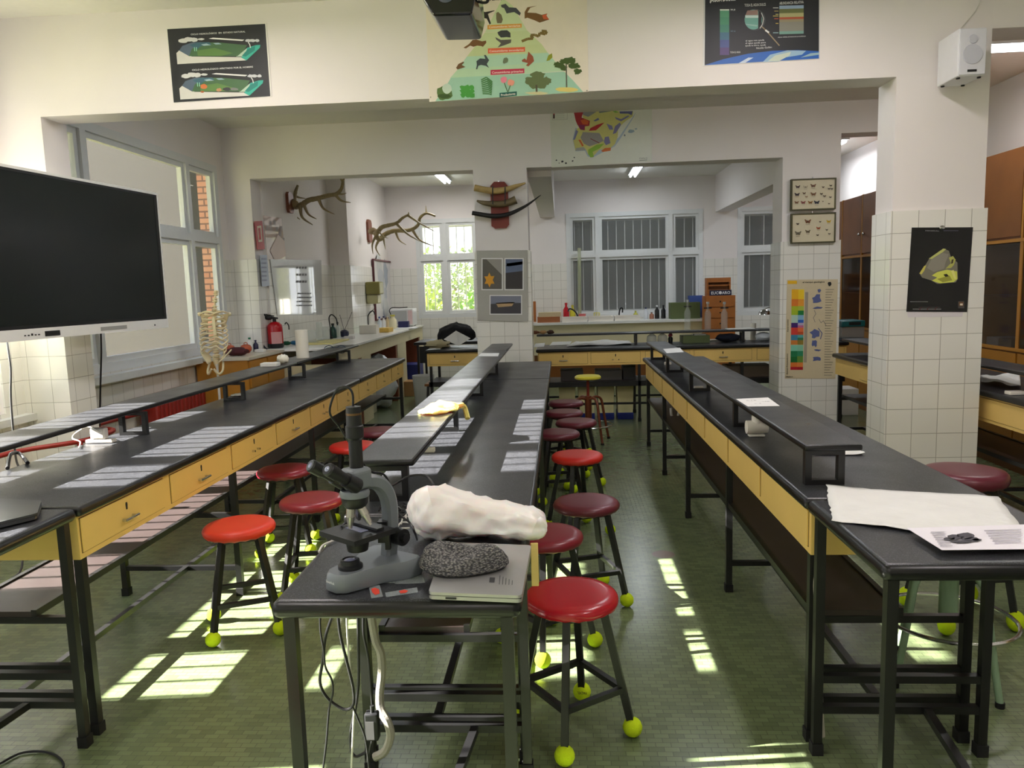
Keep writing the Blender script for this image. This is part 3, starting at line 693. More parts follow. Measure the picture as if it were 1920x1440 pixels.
k.blob((88, 116, 62), 300, 990, 85, 70, 18, .15); k.blob((196, 214, 198), 330, 940, 50, 55, 16, .05); k.blob((60, 84, 36), 300, 1020, 70, 22)
for i in range(9): k.blob((74, 158, 66), 500 + (i % 3) * 45, 930 + (i // 3) * 40, 32, 26, 9, .3)
for i in range(9): k.line((74, 128, 70), [(745 + i * 4, 820 + i * 22), (690 + i * 2, 850 + i * 18)], 12); k.line((74, 128, 70), [(745 + i * 4, 820 + i * 22), (810 - i * 1, 870 + i * 17)], 12)
k.blob((238, 140, 160), 930, 845, 34, 34); k.blob((240, 160, 140), 1005, 875, 38, 34); k.line((80, 110, 70), [(935, 880), (970, 975)], 8); k.line((80, 110, 70), [(1000, 905), (975, 975)], 8)
k.done(o)
for a, b in ((155, 1030), (1810, 960)): MB().ball(k.P(a, b, .004), .004, 8).build('pin', CHROME, o)
# --- water poster on the right
k = Ink(4.75, 1300, 0, 7.385)
o = poster('wall_poster', 'black poster with a magnifying glass above a blue planet, right end of the front beam', 'poster', k, [(150, -420), (1752, -500), (1748, 818), (130, 915)], (206, 206, 206))
k.poly((36, 38, 43), [(165, -400), (1738, -480), (1736, 812), (155, 905)])
k.poly((40, 96, 178), [(160, 903), (420, 820), (760, 745), (1100, 705), (1450, 695), (1736, 712), (1736, 812)])
k.poly((150, 182, 204), [(960, 860), (1060, 760), (1300, 700), (1560, 705), (1500, 760), (1260, 800), (1180, 855)]); k.poly((196, 206, 190), [(1030, 850), (1130, 770), (1350, 720), (1330, 770), (1180, 850)]); k.poly((190, 206, 222), [(620, 880), (760, 800), (830, 800), (720, 870)]); k.poly((150, 180, 190), [(1480, 800), (1620, 740), (1736, 730), (1736, 760)])
for i, c in enumerate(((84, 150, 116), (76, 142, 112), (70, 132, 116), (66, 108, 134), (72, 84, 140), (84, 66, 118))): k.rect(c, 366, 135 + i * 105, 495, 135 + (i + 1) * 105)
k.rect((214, 224, 214), 366, 130, 495, 150)
k.blob((64, 66, 70), 850, 275, 148, 150, 30, 0); k.blob((112, 168, 158), 830, 275, 122, 138, 30, 0); k.poly((198, 218, 216), [(715, 215), (900, 215), (900, 250), (720, 250)]); k.poly((150, 120, 112), [(745, 150), (890, 140), (895, 212), (720, 214)]); k.poly((150, 190, 184), [(715, 330), (890, 350), (880, 372), (730, 350)]); k.poly((30, 24, 28), [(900, 150), (945, 190), (940, 350), (895, 405)])
k.line((196, 196, 196), [(940, 180), (972, 260), (955, 340), (920, 395)], 12); k.line((150, 132, 104), [(945, 370), (1010, 430), (1190, 635)], 16); k.line((230, 230, 230), [(995, 420), (1045, 455)], 24)
for y0, y1, c in ((75, 120, (150, 172, 200)), (120, 180, (106, 112, 66)), (180, 235, (172, 168, 120)), (235, 265, (170, 80, 50)), (265, 300, (150, 140, 110)), (300, 430, (136, 134, 124)), (430, 470, (120, 160, 150))): k.rect(c, 1188, y0 + 8, 1525, y1 + 8, -.025)
k.text((240, 240, 240), '¿AGUA DULCE?', 225, 32, 590, 8, 60, .03)
k.text((226, 226, 226), 'TODA EL AGUA DULCE', 708, 95, 1000, 82, 38, .01); k.text((226, 226, 226), 'ABUNDANCIA RELATIVA', 1190, 68, 1525, 50, 38, .01)
k.text((222, 222, 222), 'el agua nos ayuda', 720, 578, 980, 566, 22); k.text((222, 222, 222), 'el agua ayuda para', 718, 612, 1000, 600, 22); k.text((222, 222, 222), 'ayuda la tierra, ayuda', 716, 646, 1000, 634, 22); k.text((222, 222, 222), 'Nicolás Guillén', 868, 682, 1085, 668, 26)
k.text((226, 226, 226), 'TODA EL AGUA', 508, 740, 650, 735, 24, .01); k.text((226, 226, 226), '99,8', 512, 150, 578, 148, 22, .01); k.text((120, 150, 170), '97,2', 512, 445, 580, 443, 18); k.text((226, 226, 226), 'AGUA, VAPOR, ESTADOS DE LA HUMEDAD', 1168, 528, 1552, 512, 16)
for i, (yy, c) in enumerate(((115, (200, 200, 200)), (160, (170, 150, 90)), (205, (180, 180, 110)), (228, (200, 180, 90)), (265, (190, 90, 60)), (330, (190, 160, 80)), (460, (160, 190, 200)))): k.rect(c, 1100 + (i % 3) * 18, yy - 8, 1175, yy + 3)
k.done(o)
# --- geological map on the rear beam
k = Ink(8.05, 1030, 185, 9.6)
o = poster('wall_map', 'geological map of a peninsula in red, yellow and violet, hanging on the rear beam', 'map', k, [(0, -30), (1850, -140), (1845, 1130), (40, 1240)], (216, 218, 206))
k.poly((170, 186, 200), [(420, 740), (470, 520), (560, 560), (900, 900), (1250, 700), (1500, 330), (1560, 240), (1520, 330), (1280, 720), (1180, 860), (780, 1060), (690, 1040), (640, 940), (470, 950)])
k.poly((200, 196, 120), [(600, 180), (860, 165), (1080, 170), (1260, 230), (1510, 230), (1500, 320), (1380, 400), (1290, 480), (1240, 560), (1230, 690), (1180, 820), (1090, 900), (900, 920), (780, 1050), (700, 1010), (650, 900), (470, 940), (430, 740), (480, 560), (620, 450), (600, 300)])
k.poly((138, 142, 140), [(600, 180), (850, 170), (845, 240), (700, 330), (600, 290)]); k.poly((104, 118, 126), [(880, 185), (1080, 175), (1100, 230), (900, 260)])
k.poly((166, 44, 50), [(440, 240), (520, 200), (530, 160), (600, 165), (605, 260), (580, 340), (730, 400), (720, 490), (640, 500), (640, 570), (560, 560), (500, 460), (475, 400)])
k.poly((206, 96, 44), [(560, 390), (640, 370), (710, 410), (690, 470), (600, 460)]); k.poly((132, 44, 88), [(520, 470), (640, 480), (620, 570), (570, 560)])
k.poly((170, 38, 42), [(710, 580), (740, 530), (860, 470), (990, 430), (920, 500), (840, 570)])
k.poly((148, 144, 142), [(600, 600), (900, 620), (980, 760), (900, 800), (720, 860), (620, 810), (560, 700), (590, 640)])
k.poly((124, 122, 164), [(1000, 690), (1070, 680), (1100, 800), (1020, 840), (980, 780)]); k.poly((124, 124, 168), [(1030, 450), (1130, 490), (1150, 560), (1080, 560)]); k.poly((110, 112, 160), [(790, 400), (880, 345), (900, 380), (830, 410)])
k.poly((118, 116, 158), [(1180, 330), (1290, 370), (1420, 300), (1440, 320), (1290, 410), (1200, 370)]); k.poly((122, 120, 160), [(1180, 500), (1270, 430), (1290, 470), (1200, 620), (1140, 640)]); k.poly((122, 124, 168), [(430, 740), (480, 560), (520, 590), (460, 740)]); k.poly((92, 96, 140), [(1260, 230), (1500, 225), (1480, 300), (1420, 270), (1270, 270)])
k.poly((140, 182, 62), [(700, 920), (850, 830), (990, 810), (900, 900), (780, 960), (800, 1050), (740, 1060), (700, 1000)]); k.poly((206, 110, 52), [(930, 940), (1000, 890), (1110, 880), (1100, 940), (960, 960)]); k.poly((200, 100, 50), [(520, 740), (560, 740), (620, 850), (590, 860)]); k.poly((128, 174, 70), [(1110, 200), (1190, 220), (1250, 250), (1180, 255)])
k.poly((160, 160, 156), [(470, 940), (480, 890), (620, 870), (660, 930)]); k.line((120, 40, 44), [(740, 720), (900, 800)], 12)
k.blob((150, 170, 184), 1470, 590, 50, 34, 9, .4); k.blob((150, 170, 184), 1560, 545, 24, 12); k.blob((120, 130, 140), 1355, 660, 14, 18)
for a, b, r in ((125, 1108, 14), (230, 1130, 26), (300, 1165, 18), (450, 1060, 16), (420, 1120, 18), (175, 1160, 10)): k.blob((36, 36, 40), a, b, r, r * .8, 7, .4)
k.rect((110, 120, 116), 68, 160, 98, 250); k.rect((170, 70, 70), 68, 250, 98, 290); k.rect((60, 20, 24), 68, 290, 98, 360); k.line((140, 140, 130), [(50, 110), (320, 95), (325, 370), (55, 385), (50, 110)], 4)
for i in range(6): k.line((150, 150, 140), [(115, 180 + i * 34), (270, 172 + i * 34)], 4)
k.text((150, 30, 50), 'Mapa Geológico de España y Portugal', 690, 104, 1790, 44, 34, .01)
k.text((90, 92, 90), 'Oxford', 1620, 1090, 1760, 1082, 28); k.line((90, 90, 88), [(1620, 1112), (1760, 1104)], 8)
k.done(o)
# --- geological time chart on the rear right pillar
k = Ink(8.05 - .014, 1460, 515, 7.2)
o = poster('wall_chart', 'tall cream chart with stacked colour blocks on the tiled rear right pillar', 'poster', k, [(112, 68), (798, 62), (765, 1402), (82, 1402)], (206, 192, 160))
def col(rows, xa, xb):
    for y0, y1, c in rows: k.poly(c, [(xa - y0 * .016, y0), (xb - y0 * .016, y0), (xb - y1 * .016, y1), (xa - y1 * .016, y1)])
col([(198, 330, (232, 176, 30)), (330, 425, (216, 120, 40)), (425, 480, (170, 186, 40)), (480, 545, (160, 186, 40)), (545, 650, (176, 206, 190)), (650, 715, (64, 32, 110)), (715, 812, (206, 60, 50)), (812, 885, (60, 130, 160)), (885, 945, (196, 120, 50)), (950, 1030, (124, 196, 170)), (1030, 1110, (30, 120, 76)), (1110, 1185, (20, 104, 48)), (1185, 1245, (214, 116, 46)), (1245, 1285, (178, 28, 46))], 178, 268)
col([(198, 330, (236, 200, 40)), (330, 425, (224, 150, 50)), (425, 485, (170, 190, 70)), (485, 545, (26, 124, 60)), (545, 610, (130, 176, 206)), (610, 650, (40, 96, 190)), (650, 685, (180, 170, 200)), (685, 715, (190, 100, 140)), (715, 770, (220, 110, 60)), (770, 812, (190, 80, 40)), (812, 850, (80, 160, 160)), (850, 885, (50, 120, 80)), (885, 945, (140, 120, 50)), (950, 1030, (130, 190, 160)), (1030, 1100, (44, 136, 96)), (1100, 1185, (100, 140, 56)), (1185, 1245, (220, 130, 60)), (1245, 1285, (170, 24, 40))], 268, 346)
k.poly((160, 150, 134), [(355, 235), (398, 235), (376, 1185), (336, 1185)])
k.rect((230, 180, 30), 120, 82, 245, 125); k.text((34, 34, 34), 'el tiempo geológico', 320, 112, 620, 106, 20, .02); k.blob((40, 40, 40), 688, 125, 26, 30)
for i in range(34): k.line((150, 142, 124), [(630 - i * .6, 200 + i * 35), (745 - (i % 4) * 14 - i * .5, 200 + i * 35)], 9)
for cx, cy, rx, ry in ((520, 330, 70, 55), (490, 800, 60, 60), (480, 930, 30, 40), (500, 1140, 50, 28), (530, 450, 55, 14), (545, 215, 20, 22), (520, 1022, 45, 12)): k.blob((92, 102, 150), cx, cy, rx, ry, 11, .45)
k.line((110, 112, 120), [(480, 480), (500, 530), (465, 580), (490, 640)], 6); k.line((110, 112, 120), [(540, 600), (570, 650), (600, 620), (640, 690)], 6); k.line((80, 90, 140), [(530, 720), (585, 790), (560, 870)], 10)
k.text((34, 34, 34), 'Fanerozoico', 130, 770, 130, 605, 20, .01); k.text((34, 34, 34), 'Eones Precámbrico', 122, 1345, 122, 1065, 20, .01); k.text((34, 34, 34), 'Hádico', 95, 1386, 190, 1384, 20, .02)
k.done(o)
# --- mineral calendar on the front right pillar
k = Ink(4.75 - .014, 1690, 410, 7.786)
o = poster('wall_calendar', 'black calendar with a yellow crystal, hanging on the tiled front pillar', 'calendar', k, [(150, 130), (1042, 126), (955, 1362), (72, 1358)], (10, 10, 12), m=mat('glossy black print', (11, 11, 13), .2))
k.poly((118, 114, 100), [(340, 690), (400, 590), (620, 440), (690, 470), (720, 560), (815, 640), (820, 880), (790, 930), (520, 950), (430, 900), (300, 860), (260, 800)])
k.poly((188, 192, 110), [(395, 585), (610, 436), (650, 445), (600, 490), (440, 590)]); k.poly((206, 210, 90), [(440, 830), (520, 780), (660, 745), (810, 770), (815, 880), (760, 925), (560, 945), (440, 905), (520, 860)]); k.poly((150, 150, 60), [(520, 880), (700, 830), (740, 900), (600, 930)])
k.poly((40, 34, 20), [(610, 815), (660, 805), (690, 840), (640, 850)]); k.poly((176, 176, 90), [(690, 570), (750, 545), (790, 600), (760, 680), (720, 720), (640, 730), (720, 650)]); k.poly((60, 50, 30), [(730, 600), (760, 590), (750, 650), (720, 660)]); k.poly((196, 190, 90), [(258, 800), (330, 690), (360, 680), (330, 760), (290, 815)]); k.poly((138, 134, 122), [(370, 720), (430, 600), (600, 500), (690, 520), (640, 640), (620, 730), (470, 780)])
k.poly((220, 220, 130), [(720, 760), (760, 750), (800, 880), (770, 880)])
k.text((150, 150, 150), 'MINERAL', 345, 184, 550, 188, 16); k.rect((60, 60, 72), 610, 168, 830, 184); k.rect((120, 120, 120), 125, 1208, 385, 1216)
for i in range(26): k.rect((140, 60, 60) if i % 7 == 6 else (150, 150, 150), 165 + i * 16, 1314, 175 + i * 16, 1326); 
for i in range(20): k.rect((140, 60, 60) if i % 7 == 2 else (90, 90, 90), 250 + i * 16, 1290, 258 + i * 16, 1300)
k.rect((74, 72, 70), 822, 1205, 912, 1310); k.rect((104, 72, 44), 835, 1215, 900, 1275); k.rect((220, 210, 190), 850, 1238, 890, 1265); k.done(o)
m = MB(); m.ball(k.P(585, 130, .008), .012, 10, (1.4, .5, 1)); m.build('clip', CHROME, o)
m = MB(); m.add([k.P(80, 1360, .001), k.P(900, 1360, .001), k.P(890, 1430, .001), k.P(95, 1440, .001)], [(0, 1, 2, 3)]); m.build('torn_page', mat('torn page', (214, 208, 212), .6), o)
# --- butterfly cases
bc = mat('olive case frame', (74, 70, 40), .5); cl = mat('cream case lining', (206, 196, 168), .6)
k = Ink(8.05, 1460, 320, 9.6); D = .05
def case(label, q, flies, lab_extra):
    pts = [k.P(a, b) for a, b in q]; x0, x1 = min(p.x for p in pts), max(p.x for p in pts); z0, z1 = min(p.z for p in pts), max(p.z for p in pts)
    pts = [Vector((x0, 8.05, z1)), Vector((x1, 8.05, z1)), Vector((x1, 8.05, z0)), Vector((x0, 8.05, z0))]
    o = thing('butterfly_case', label, 'display case', ((x0 + x1) / 2, 8.05, z0), 'framed butterfly cases on the rear right pillar')
    t = .012; m = MB(); m.box(x0, x1, 8.05 - D, 8.049, z0, z0 + t); m.box(x0, x1, 8.05 - D, 8.049, z1 - t, z1); m.box(x0, x0 + t, 8.05 - D, 8.049, z0 + t, z1 - t); m.box(x1 - t, x1, 8.05 - D, 8.049, z0 + t, z1 - t); m.build('frame', bc, o)
    B(x0 + t, x1 - t, 8.05 - D + .010, 8.048, z0 + t, z1 - t).build('backing', cl, o)
    for cx, cy, s_, c in flies:
        m = MB(); m.use(ink(c)); yy = 8.05 - D + .006
        def W(a, b): p = k.P(cx + a * s_, cy + b * s_); return Vector((p.x, yy, p.z))
        m.add([W(0, -4), W(-34, -26), (W(-40, -18)), W(-28, 4), W(-24, 22), W(-8, 20), W(0, 6), W(8, 20), W(24, 22), W(28, 4), W(40, -18), W(34, -26)], [(0, 1, 2, 3, 4, 5, 6), (0, 6, 7, 8, 9, 10, 11)])
        m.use(ink((40, 30, 24))); m.add([W(-3, -14), W(3, -14), W(3, 18), W(-3, 18)], [(0, 1, 2, 3)])
        m.use(ink((170, 160, 138))); m.add([W(-26, 34), W(26, 34), W(26, 40), W(-26, 40)], [(0, 1, 2, 3)]); m.build('pinned_butterfly', None, o, fix=False)
    m = MB(); m.cyl(((x0 + x1) / 2, 8.05 - .004, z1 - .002), ((x0 + x1) / 2, 8.05 - .004, z1 + .02), .006, 8); m.build('hanger', CHROME, o)
case('upper of the two framed butterfly cases, packed with rows of dark butterflies', [(205, 165), (1010, 165), (990, 700), (205, 700)],
     [(320, 300, 1.1, (60, 36, 40)), (460, 305, 1.1, (170, 158, 132)), (597, 280, 1.3, (110, 74, 50)), (775, 305, .6, (70, 50, 36)), (912, 278, .65, (60, 44, 34)), (880, 335, .6, (60, 44, 34)), (930, 335, .6, (60, 44, 34)), (308, 437, 1.2, (40, 24, 34)), (435, 415, .8, (110, 84, 60)), (475, 478, .7, (150, 120, 90)), (600, 430, 1.3, (120, 84, 50)), (745, 425, .7, (70, 50, 36)), (800, 465, .7, (80, 60, 40)), (905, 485, .6, (60, 44, 34)), (300, 580, 1.0, (120, 80, 50)), (418, 580, 1.1, (130, 60, 60)), (545, 578, 1.1, (140, 96, 40)), (660, 578, 1.3, (30, 34, 50)), (770, 560, .4, (110, 90, 70)), (880, 600, .5, (90, 70, 56))], 0)
case('lower of the two framed butterfly cases, sparser and with one yellow butterfly', [(205, 782), (1003, 782), (985, 1292), (205, 1292)],
     [(320, 965, .7, (60, 40, 34)), (500, 920, 1.5, (112, 66, 34)), (325, 1130, 1.5, (110, 104, 84)), (500, 1100, 1.2, (110, 96, 70)), (722, 925, .5, (50, 40, 34)), (875, 920, 1.1, (196, 160, 30)), (690, 1040, 1.0, (176, 90, 56)), (675, 1165, .6, (70, 60, 44)), (840, 1070, .6, (100, 96, 80)), (885, 1140, .6, (90, 86, 74))], 0)
# --- photo board on the middle pillar
k = Ink(8.05 - .014, 460, 360, 3.6)
k2 = Ink(8.05 - .014, 0, 0, 1)
o = poster('photo_board', 'grey photo board with three landscape photographs on the middle pillar', 'board', k2, [(894, 470), (989, 469), (990, 603), (896, 600)], (168, 166, 158), th=.012, parts='board')
for a, b, c, d, colr in ((905, 486, 941, 542, (92, 88, 80)), (948, 486, 980, 542, (52, 48, 50)), (920, 555, 977, 588, (62, 60, 66))):
    m = MB(); p = [k2.P(a - 2, b - 2, .0125), k2.P(c + 2, b - 2, .0125), k2.P(c + 2, d + 2, .0125), k2.P(a - 2, d + 2, .0125)]; m.use(ink((222, 222, 220))); m.add(p, [(0, 1, 2, 3)])
    m.use(ink(colr)); m.add([k2.P(a, b, .0135), k2.P(c, b, .0135), k2.P(c, d, .0135), k2.P(a, d, .0135)], [(0, 1, 2, 3)])
    def add(rgb, pts): m.use(ink(rgb)); m.add([k2.P(x_, y_, .0145) for x_, y_ in pts], [tuple(range(len(pts)))])
    if a == 905: add((214, 150, 34), [(906 + 12 + (11 if i % 2 else 6) * math.cos(i * .52), 525 + (14 if i % 2 else 8) * math.sin(i * .52)) for i in range(12)]); add((150, 146, 138), [(912, 486), (941, 486), (941, 515)])
    if a == 948: add((92, 104, 130), [(948, 486), (980, 486), (980, 508), (948, 512)]); add((150, 160, 178), [(950, 494), (980, 490), (980, 496), (950, 500)])
    if a == 920: add((120, 124, 140), [(920, 555), (977, 555), (977, 568), (920, 570)]); add((180, 150, 110), [(930, 568), (965, 566), (960, 574), (934, 576)])
    m.build('photograph', None, o, fix=False)
# --- safety sign and glossy sheets on the side wall x = -3.2
def wall_sheet(name, label, cat, corners, rgb, x=-3.188, rough=.3, extra=None, plane='x', coat=0):
    pts = [X(a, b, x) for a, b in corners]; c = sum(pts, Vector()) / 4
    o = thing(name, label, cat, (x, c.y, min(p.z for p in pts)))
    m = MB(); m.add([p + Vector((.004, 0, 0)) for p in pts] + pts, [(0, 1, 2, 3), (7, 6, 5, 4), (0, 4, 5, 1), (1, 5, 6, 2), (2, 6, 7, 3), (3, 7, 4, 0)]); m.build('sheet', mat('sheet %d %d %d %d' % (rgb + (int(coat * 9),)), rgb, rough, coat=coat), o)
    m = MB()
    for i, (c2, pp) in enumerate(extra or []): m.use(ink(c2)); m.add([X(a, b, x) + Vector((.005 + i * .0005, 0, 0)) for a, b in pp], [tuple(range(len(pp)))])
    if extra: m.build('print', None, o, fix=False)
    return o
XS = -3.2 + .016
wall_sheet('fire_hose_sign', 'red fire equipment sign on the wall above the extinguisher', 'sign', [(477, 415), (491, 414), (496, 467), (482, 468)], (176, 36, 44), -3.2,
           extra=[((226, 214, 190), [(481, 424), (489, 423), (491, 453), (484, 454)]), ((176, 36, 44), [(483, 428), (487, 427), (489, 449), (485, 450)])])
wall_sheet('glossy_poster', 'glossy poster of small portraits and maps, right of the red sign', 'poster', [(493, 404), (527, 409), (538, 514), (504, 515)], (196, 176, 170), -3.2, .12, coat=1,
           extra=[((150, 140, 138), [(a, b), (a + 4, b), (a + 4, b + 8), (a, b + 8)]) for a, b in ((504, 414), (512, 413), (498, 423), (505, 424), (516, 426), (522, 434), (528, 446), (524, 424))] + [((214, 196, 188), [(505, 470), (520, 440), (532, 452), (535, 480), (515, 490)])])
wall_sheet('notice_sheet', 'narrow grey notice taped on the tiles below the red sign', 'notice', [(487, 478), (500, 478), (505, 536), (491, 537)], (168, 178, 196), XS, .2, extra=[((120, 128, 150), [(489, 484 + i * 8), (499, 484 + i * 8), (499, 487 + i * 8), (489, 487 + i * 8)]) for i in range(6)])
PTE = [((60, 60, 66), [(555 + i * 5.2, 500 + j * 13), (558.5 + i * 5.2, 500 + j * 13), (558 + i * 5.2, 504 + j * 13), (554.5 + i * 5.2, 504 + j * 13)]) for j in range(3) for i in range(4)] + [((50, 50, 56), [(558 + i * 3, 549 + j * 7.5), (560.5 + i * 3, 549 + j * 7.5), (560 + i * 3, 551.5 + j * 7.5), (557.5 + i * 3, 551.5 + j * 7.5)]) for j in range(4) for i in range(8)]
wall_sheet('periodic_table', 'large transparent periodic table sheet with rows of dark marks on the tiled wall', 'poster', [(506, 486), (602, 488), (604, 590), (520, 592)], (190, 192, 192), XS, .08, extra=PTE, coat=1)
# --- framed map on the back left room wall
def framed(name, label, cat, corners, x, rgb, fr):
    pts = [X(a, b, x) for a, b in corners]; y0, y1 = min(p.y for p in pts), max(p.y for p in pts); z0, z1 = min(p.z for p in pts), max(p.z for p in pts)
    o = thing(name, label, cat, (x, (y0 + y1) / 2, z0)); t = .025
    m = MB(); m.box(x, x + .03, y0, y1, z0, z0 + t); m.box(x, x + .03, y0, y1, z1 - t, z1); m.box(x, x + .03, y0, y0 + t, z0 + t, z1 - t); m.box(x, x + .03, y1 - t, y1, z0 + t, z1 - t); m.build('frame', fr, o)
    B(x, x + .012, y0 + t, y1 - t, z0 + t, z1 - t).build('map_sheet', mat('pale map', rgb, .4), o)
    m = MB(); rd = random.Random(3)
    for i in range(16):
        cy = y0 + (y1 - y0) * (.3 + .4 * rd.random()); cz = z0 + (z1 - z0) * (.1 + .8 * rd.random()); r = .1 + .12 * rd.random()
        m.use(ink([(168, 172, 180), (150, 158, 172), (184, 186, 186)][i % 3])); m.add([(x + .0125 + i * .0001, cy + r * (.6 + .5 * rd.random()) * math.cos(t2 * .63), cz + r * (.8 + .5 * rd.random()) * math.sin(t2 * .63)) for t2 in range(10)], [tuple(range(10))])
    m.build('map_print', None, o, fix=False)
framed('framed_map', 'tall framed pale map on the side wall of the back left room', 'map', [(697, 487), (731, 490), (735, 596), (703, 600)], -2.916, (205, 203, 203), mat('plum frame', (88, 40, 48), .4))

# ================================================================== THE MICROSCOPE DESK
def quad_slab(mb, pts, th):      # pts on a plane (top), thickness downwards
    return mb.add(list(pts) + [p - Vector((0, 0, th)) for p in pts], [(0, 1, 2, 3), (7, 6, 5, 4), (0, 4, 5, 1), (1, 5, 6, 2), (2, 6, 7, 3), (3, 7, 4, 0)])
def cat(pts, n=6):               # smooth path through points
    pts = [Vector(p) for p in pts]; out = []
    for i in range(len(pts) - 1):
        p0 = pts[max(i - 1, 0)]; p1 = pts[i]; p2 = pts[i + 1]; p3 = pts[min(i + 2, len(pts) - 1)]
        for k in range(n):
            t = k / n; out.append(.5 * ((2 * p1) + (p2 - p0) * t + (2 * p0 - 5 * p1 + 4 * p2 - p3) * t * t + (3 * p1 - p0 - 3 * p2 + p3) * t ** 3))
    return out + [pts[-1]]
MG = mat('grey microscope body', (108, 114, 120), .38, spec=.5); MDK = mat('black microscope parts', (24, 25, 27), .4); LENS = mat('eyepiece lens', (120, 124, 150), .05, spec=1)
c0 = Z(672, 1048, .91)
o = thing('microscope', 'grey and black microscope with two eyepieces and a camera tube on the desk', 'microscope', (c0.x, c0.y, .85))
A0 = math.radians(-37); ca, sa = math.cos(A0), math.sin(A0)
def L(x, y, z): return Vector((c0.x + x * ca - y * sa, c0.y + x * sa + y * ca, .85 + z))
def Lm(pts): return [L(*p) for p in pts]
# base: long rounded toe below the lamp, two wide heels behind
def layer(z, k): return [(x * k, (y - .03) * k + .03, z) for x, y in ((-.045, -.085), (-.02, -.105), (.02, -.105), (.045, -.085), (.058, -.03), (.07, .04), (.105, .10), (.11, .15), (.09, .175), (.0, .165), (-.09, .175), (-.11, .15), (-.105, .10), (-.07, .04), (-.058, -.03))]
m = MB(); Ls = [layer(.004, .96), layer(.012, 1.0), layer(.045, .97), layer(.056, .90)]; n = 15
m.add([L(*p) for l in Ls for p in l] , [tuple(reversed(range(n)))] + [(i * n + j, i * n + (j + 1) % n, (i + 1) * n + (j + 1) % n, (i + 1) * n + j) for i in range(3) for j in range(n)] + [tuple(3 * n + j for j in range(n))], True)
m.build('base', MG, o)
m = MB(); m.lathe([(.0, 0), (.036, 0), (.036, .010), (.028, .014), (.027, .026), (.022, .028), (.020, .024), (0, .024)], L(0, -.03, .055), 24); m.build('lamp_collar', MDK, o)
m = MB(); m.lathe([(0, 0), (.018, 0), (.012, .003), (0, .004)], L(0, -.03, .0795), 20); m.build('lamp_lens', LENS, o)
# pedestal and curved arm
m = MB(); path = [(0, .115, .05), (0, .125, .12), (0, .128, .19), (0, .120, .24), (0, .095, .278), (0, .06, .296), (0, .02, .30)]
rings = cat(Lm(path), 5); wv = [.030 - .010 * i / (len(rings) - 1) for i in range(len(rings))]; vs = []
for i, p in enumerate(rings):
    d = (rings[min(i + 1, len(rings) - 1)] - rings[max(i - 1, 0)]).normalized(); xx = Vector((ca, sa, 0)); nn = d.cross(xx).normalized(); hh = .022
    for sx_, sn in ((-1, -.6), (-.6, -1), (.6, -1), (1, -.6), (1, .6), (.6, 1), (-.6, 1), (-1, .6)): vs.append(p + xx * sx_ * .021 + nn * sn * hh)
m.add(vs, [(i * 8 + j, i * 8 + (j + 1) % 8, (i + 1) * 8 + (j + 1) % 8, (i + 1) * 8 + j) for i in range(len(rings) - 1) for j in range(8)] + [tuple(range(8)), tuple(reversed([(len(rings) - 1) * 8 + j for j in range(8)]))], True)
m.build('arm', MG, o)
for s_ in (-1, 1):
    m = MB(); m.cyl(L(s_ * .024, .128, .115), L(s_ * .058, .128, .115), .026, 24); m.cyl(L(s_ * .058, .128, .115), L(s_ * .072, .128, .115), .014, 16); m.build('focus_knob', MDK, o)
m = MB(); m.bar(L(0, .10, .10), L(0, .10, .165), .03, .035); m.bar(L(.03, .09, .085), L(.03, .09, .15), .014, .02); m.build('stage_rack', MDK, o)
def boxL(m, x0, x1, y0, y1, z0, z1):
    return m.add([L(x, y, z) for z in (z0, z1) for x, y in ((x0, y0), (x1, y0), (x1, y1), (x0, y1))], [(0, 3, 2, 1), (4, 5, 6, 7), (0, 1, 5, 4), (1, 2, 6, 5), (2, 3, 7, 6), (3, 0, 4, 7)])
m = MB(); boxL(m, -.08, .085, -.075, .075, .148, .163); st = m.build('stage', MDK, o)
m = MB(); boxL(m, -.05, .07, .02, .045, .164, .172); m.tube(cat(Lm([(-.05, .03, .17), (-.06, 0, .17), (-.045, -.02, .168)]), 4), .003, 6); m.build('slide_holder', BLKM, st)
m = MB(); boxL(m, -.038, .038, -.013, .013, .1635, .165); m.build('glass_slide', LENS, st)
m = MB(); m.lathe([(.014, 0), (.03, .005), (.034, .03), (.03, .045), (.016, .05)], L(0, 0, .096), 24); m.build('condenser', MDK, o)
m = MB(); m.lathe([(.0, 0), (.03, .0), (.038, .012), (.04, .03), (.036, .034), (0, .034)], L(0, 0, .232), 24); m.build('nosepiece', MDK, o)
SIL = mat('ribbed silver objective', (188, 186, 180), .25, .9)
for a, tl in ((-PI / 2, .10), (.4, .5), (2.3, .5)):
    d = Vector((math.cos(a) * math.sin(tl), math.sin(a) * math.sin(tl), -math.cos(tl))); dw = L(d.x, d.y, d.z) - L(0, 0, 0)
    st_ = L(math.cos(a) * .016, math.sin(a) * .016, .236); m = MB(); m.cyl(st_, st_ + dw * .03, .0135, 16); m.cyl(st_ + dw * .03, st_ + dw * .056, .012, 16, .009); m.cyl(st_ + dw * .056, st_ + dw * .064, .006, 12); m.build('objective', SIL, o)
m = MB(); m.lathe([(0, 0), (.042, 0), (.044, .012), (.040, .02), (0, .02)], L(0, 0, .264), 24); m.build('head_collar', MG, o)
m = MB(); boxL(m, -.034, .034, -.03, .045, .284, .348); hd = m.build('head_housing', MG, o)
for v in hd.data.vertices: pass
mod = hd.modifiers.new('soft_edges', 'BEVEL'); mod.width = .014; mod.segments = 4
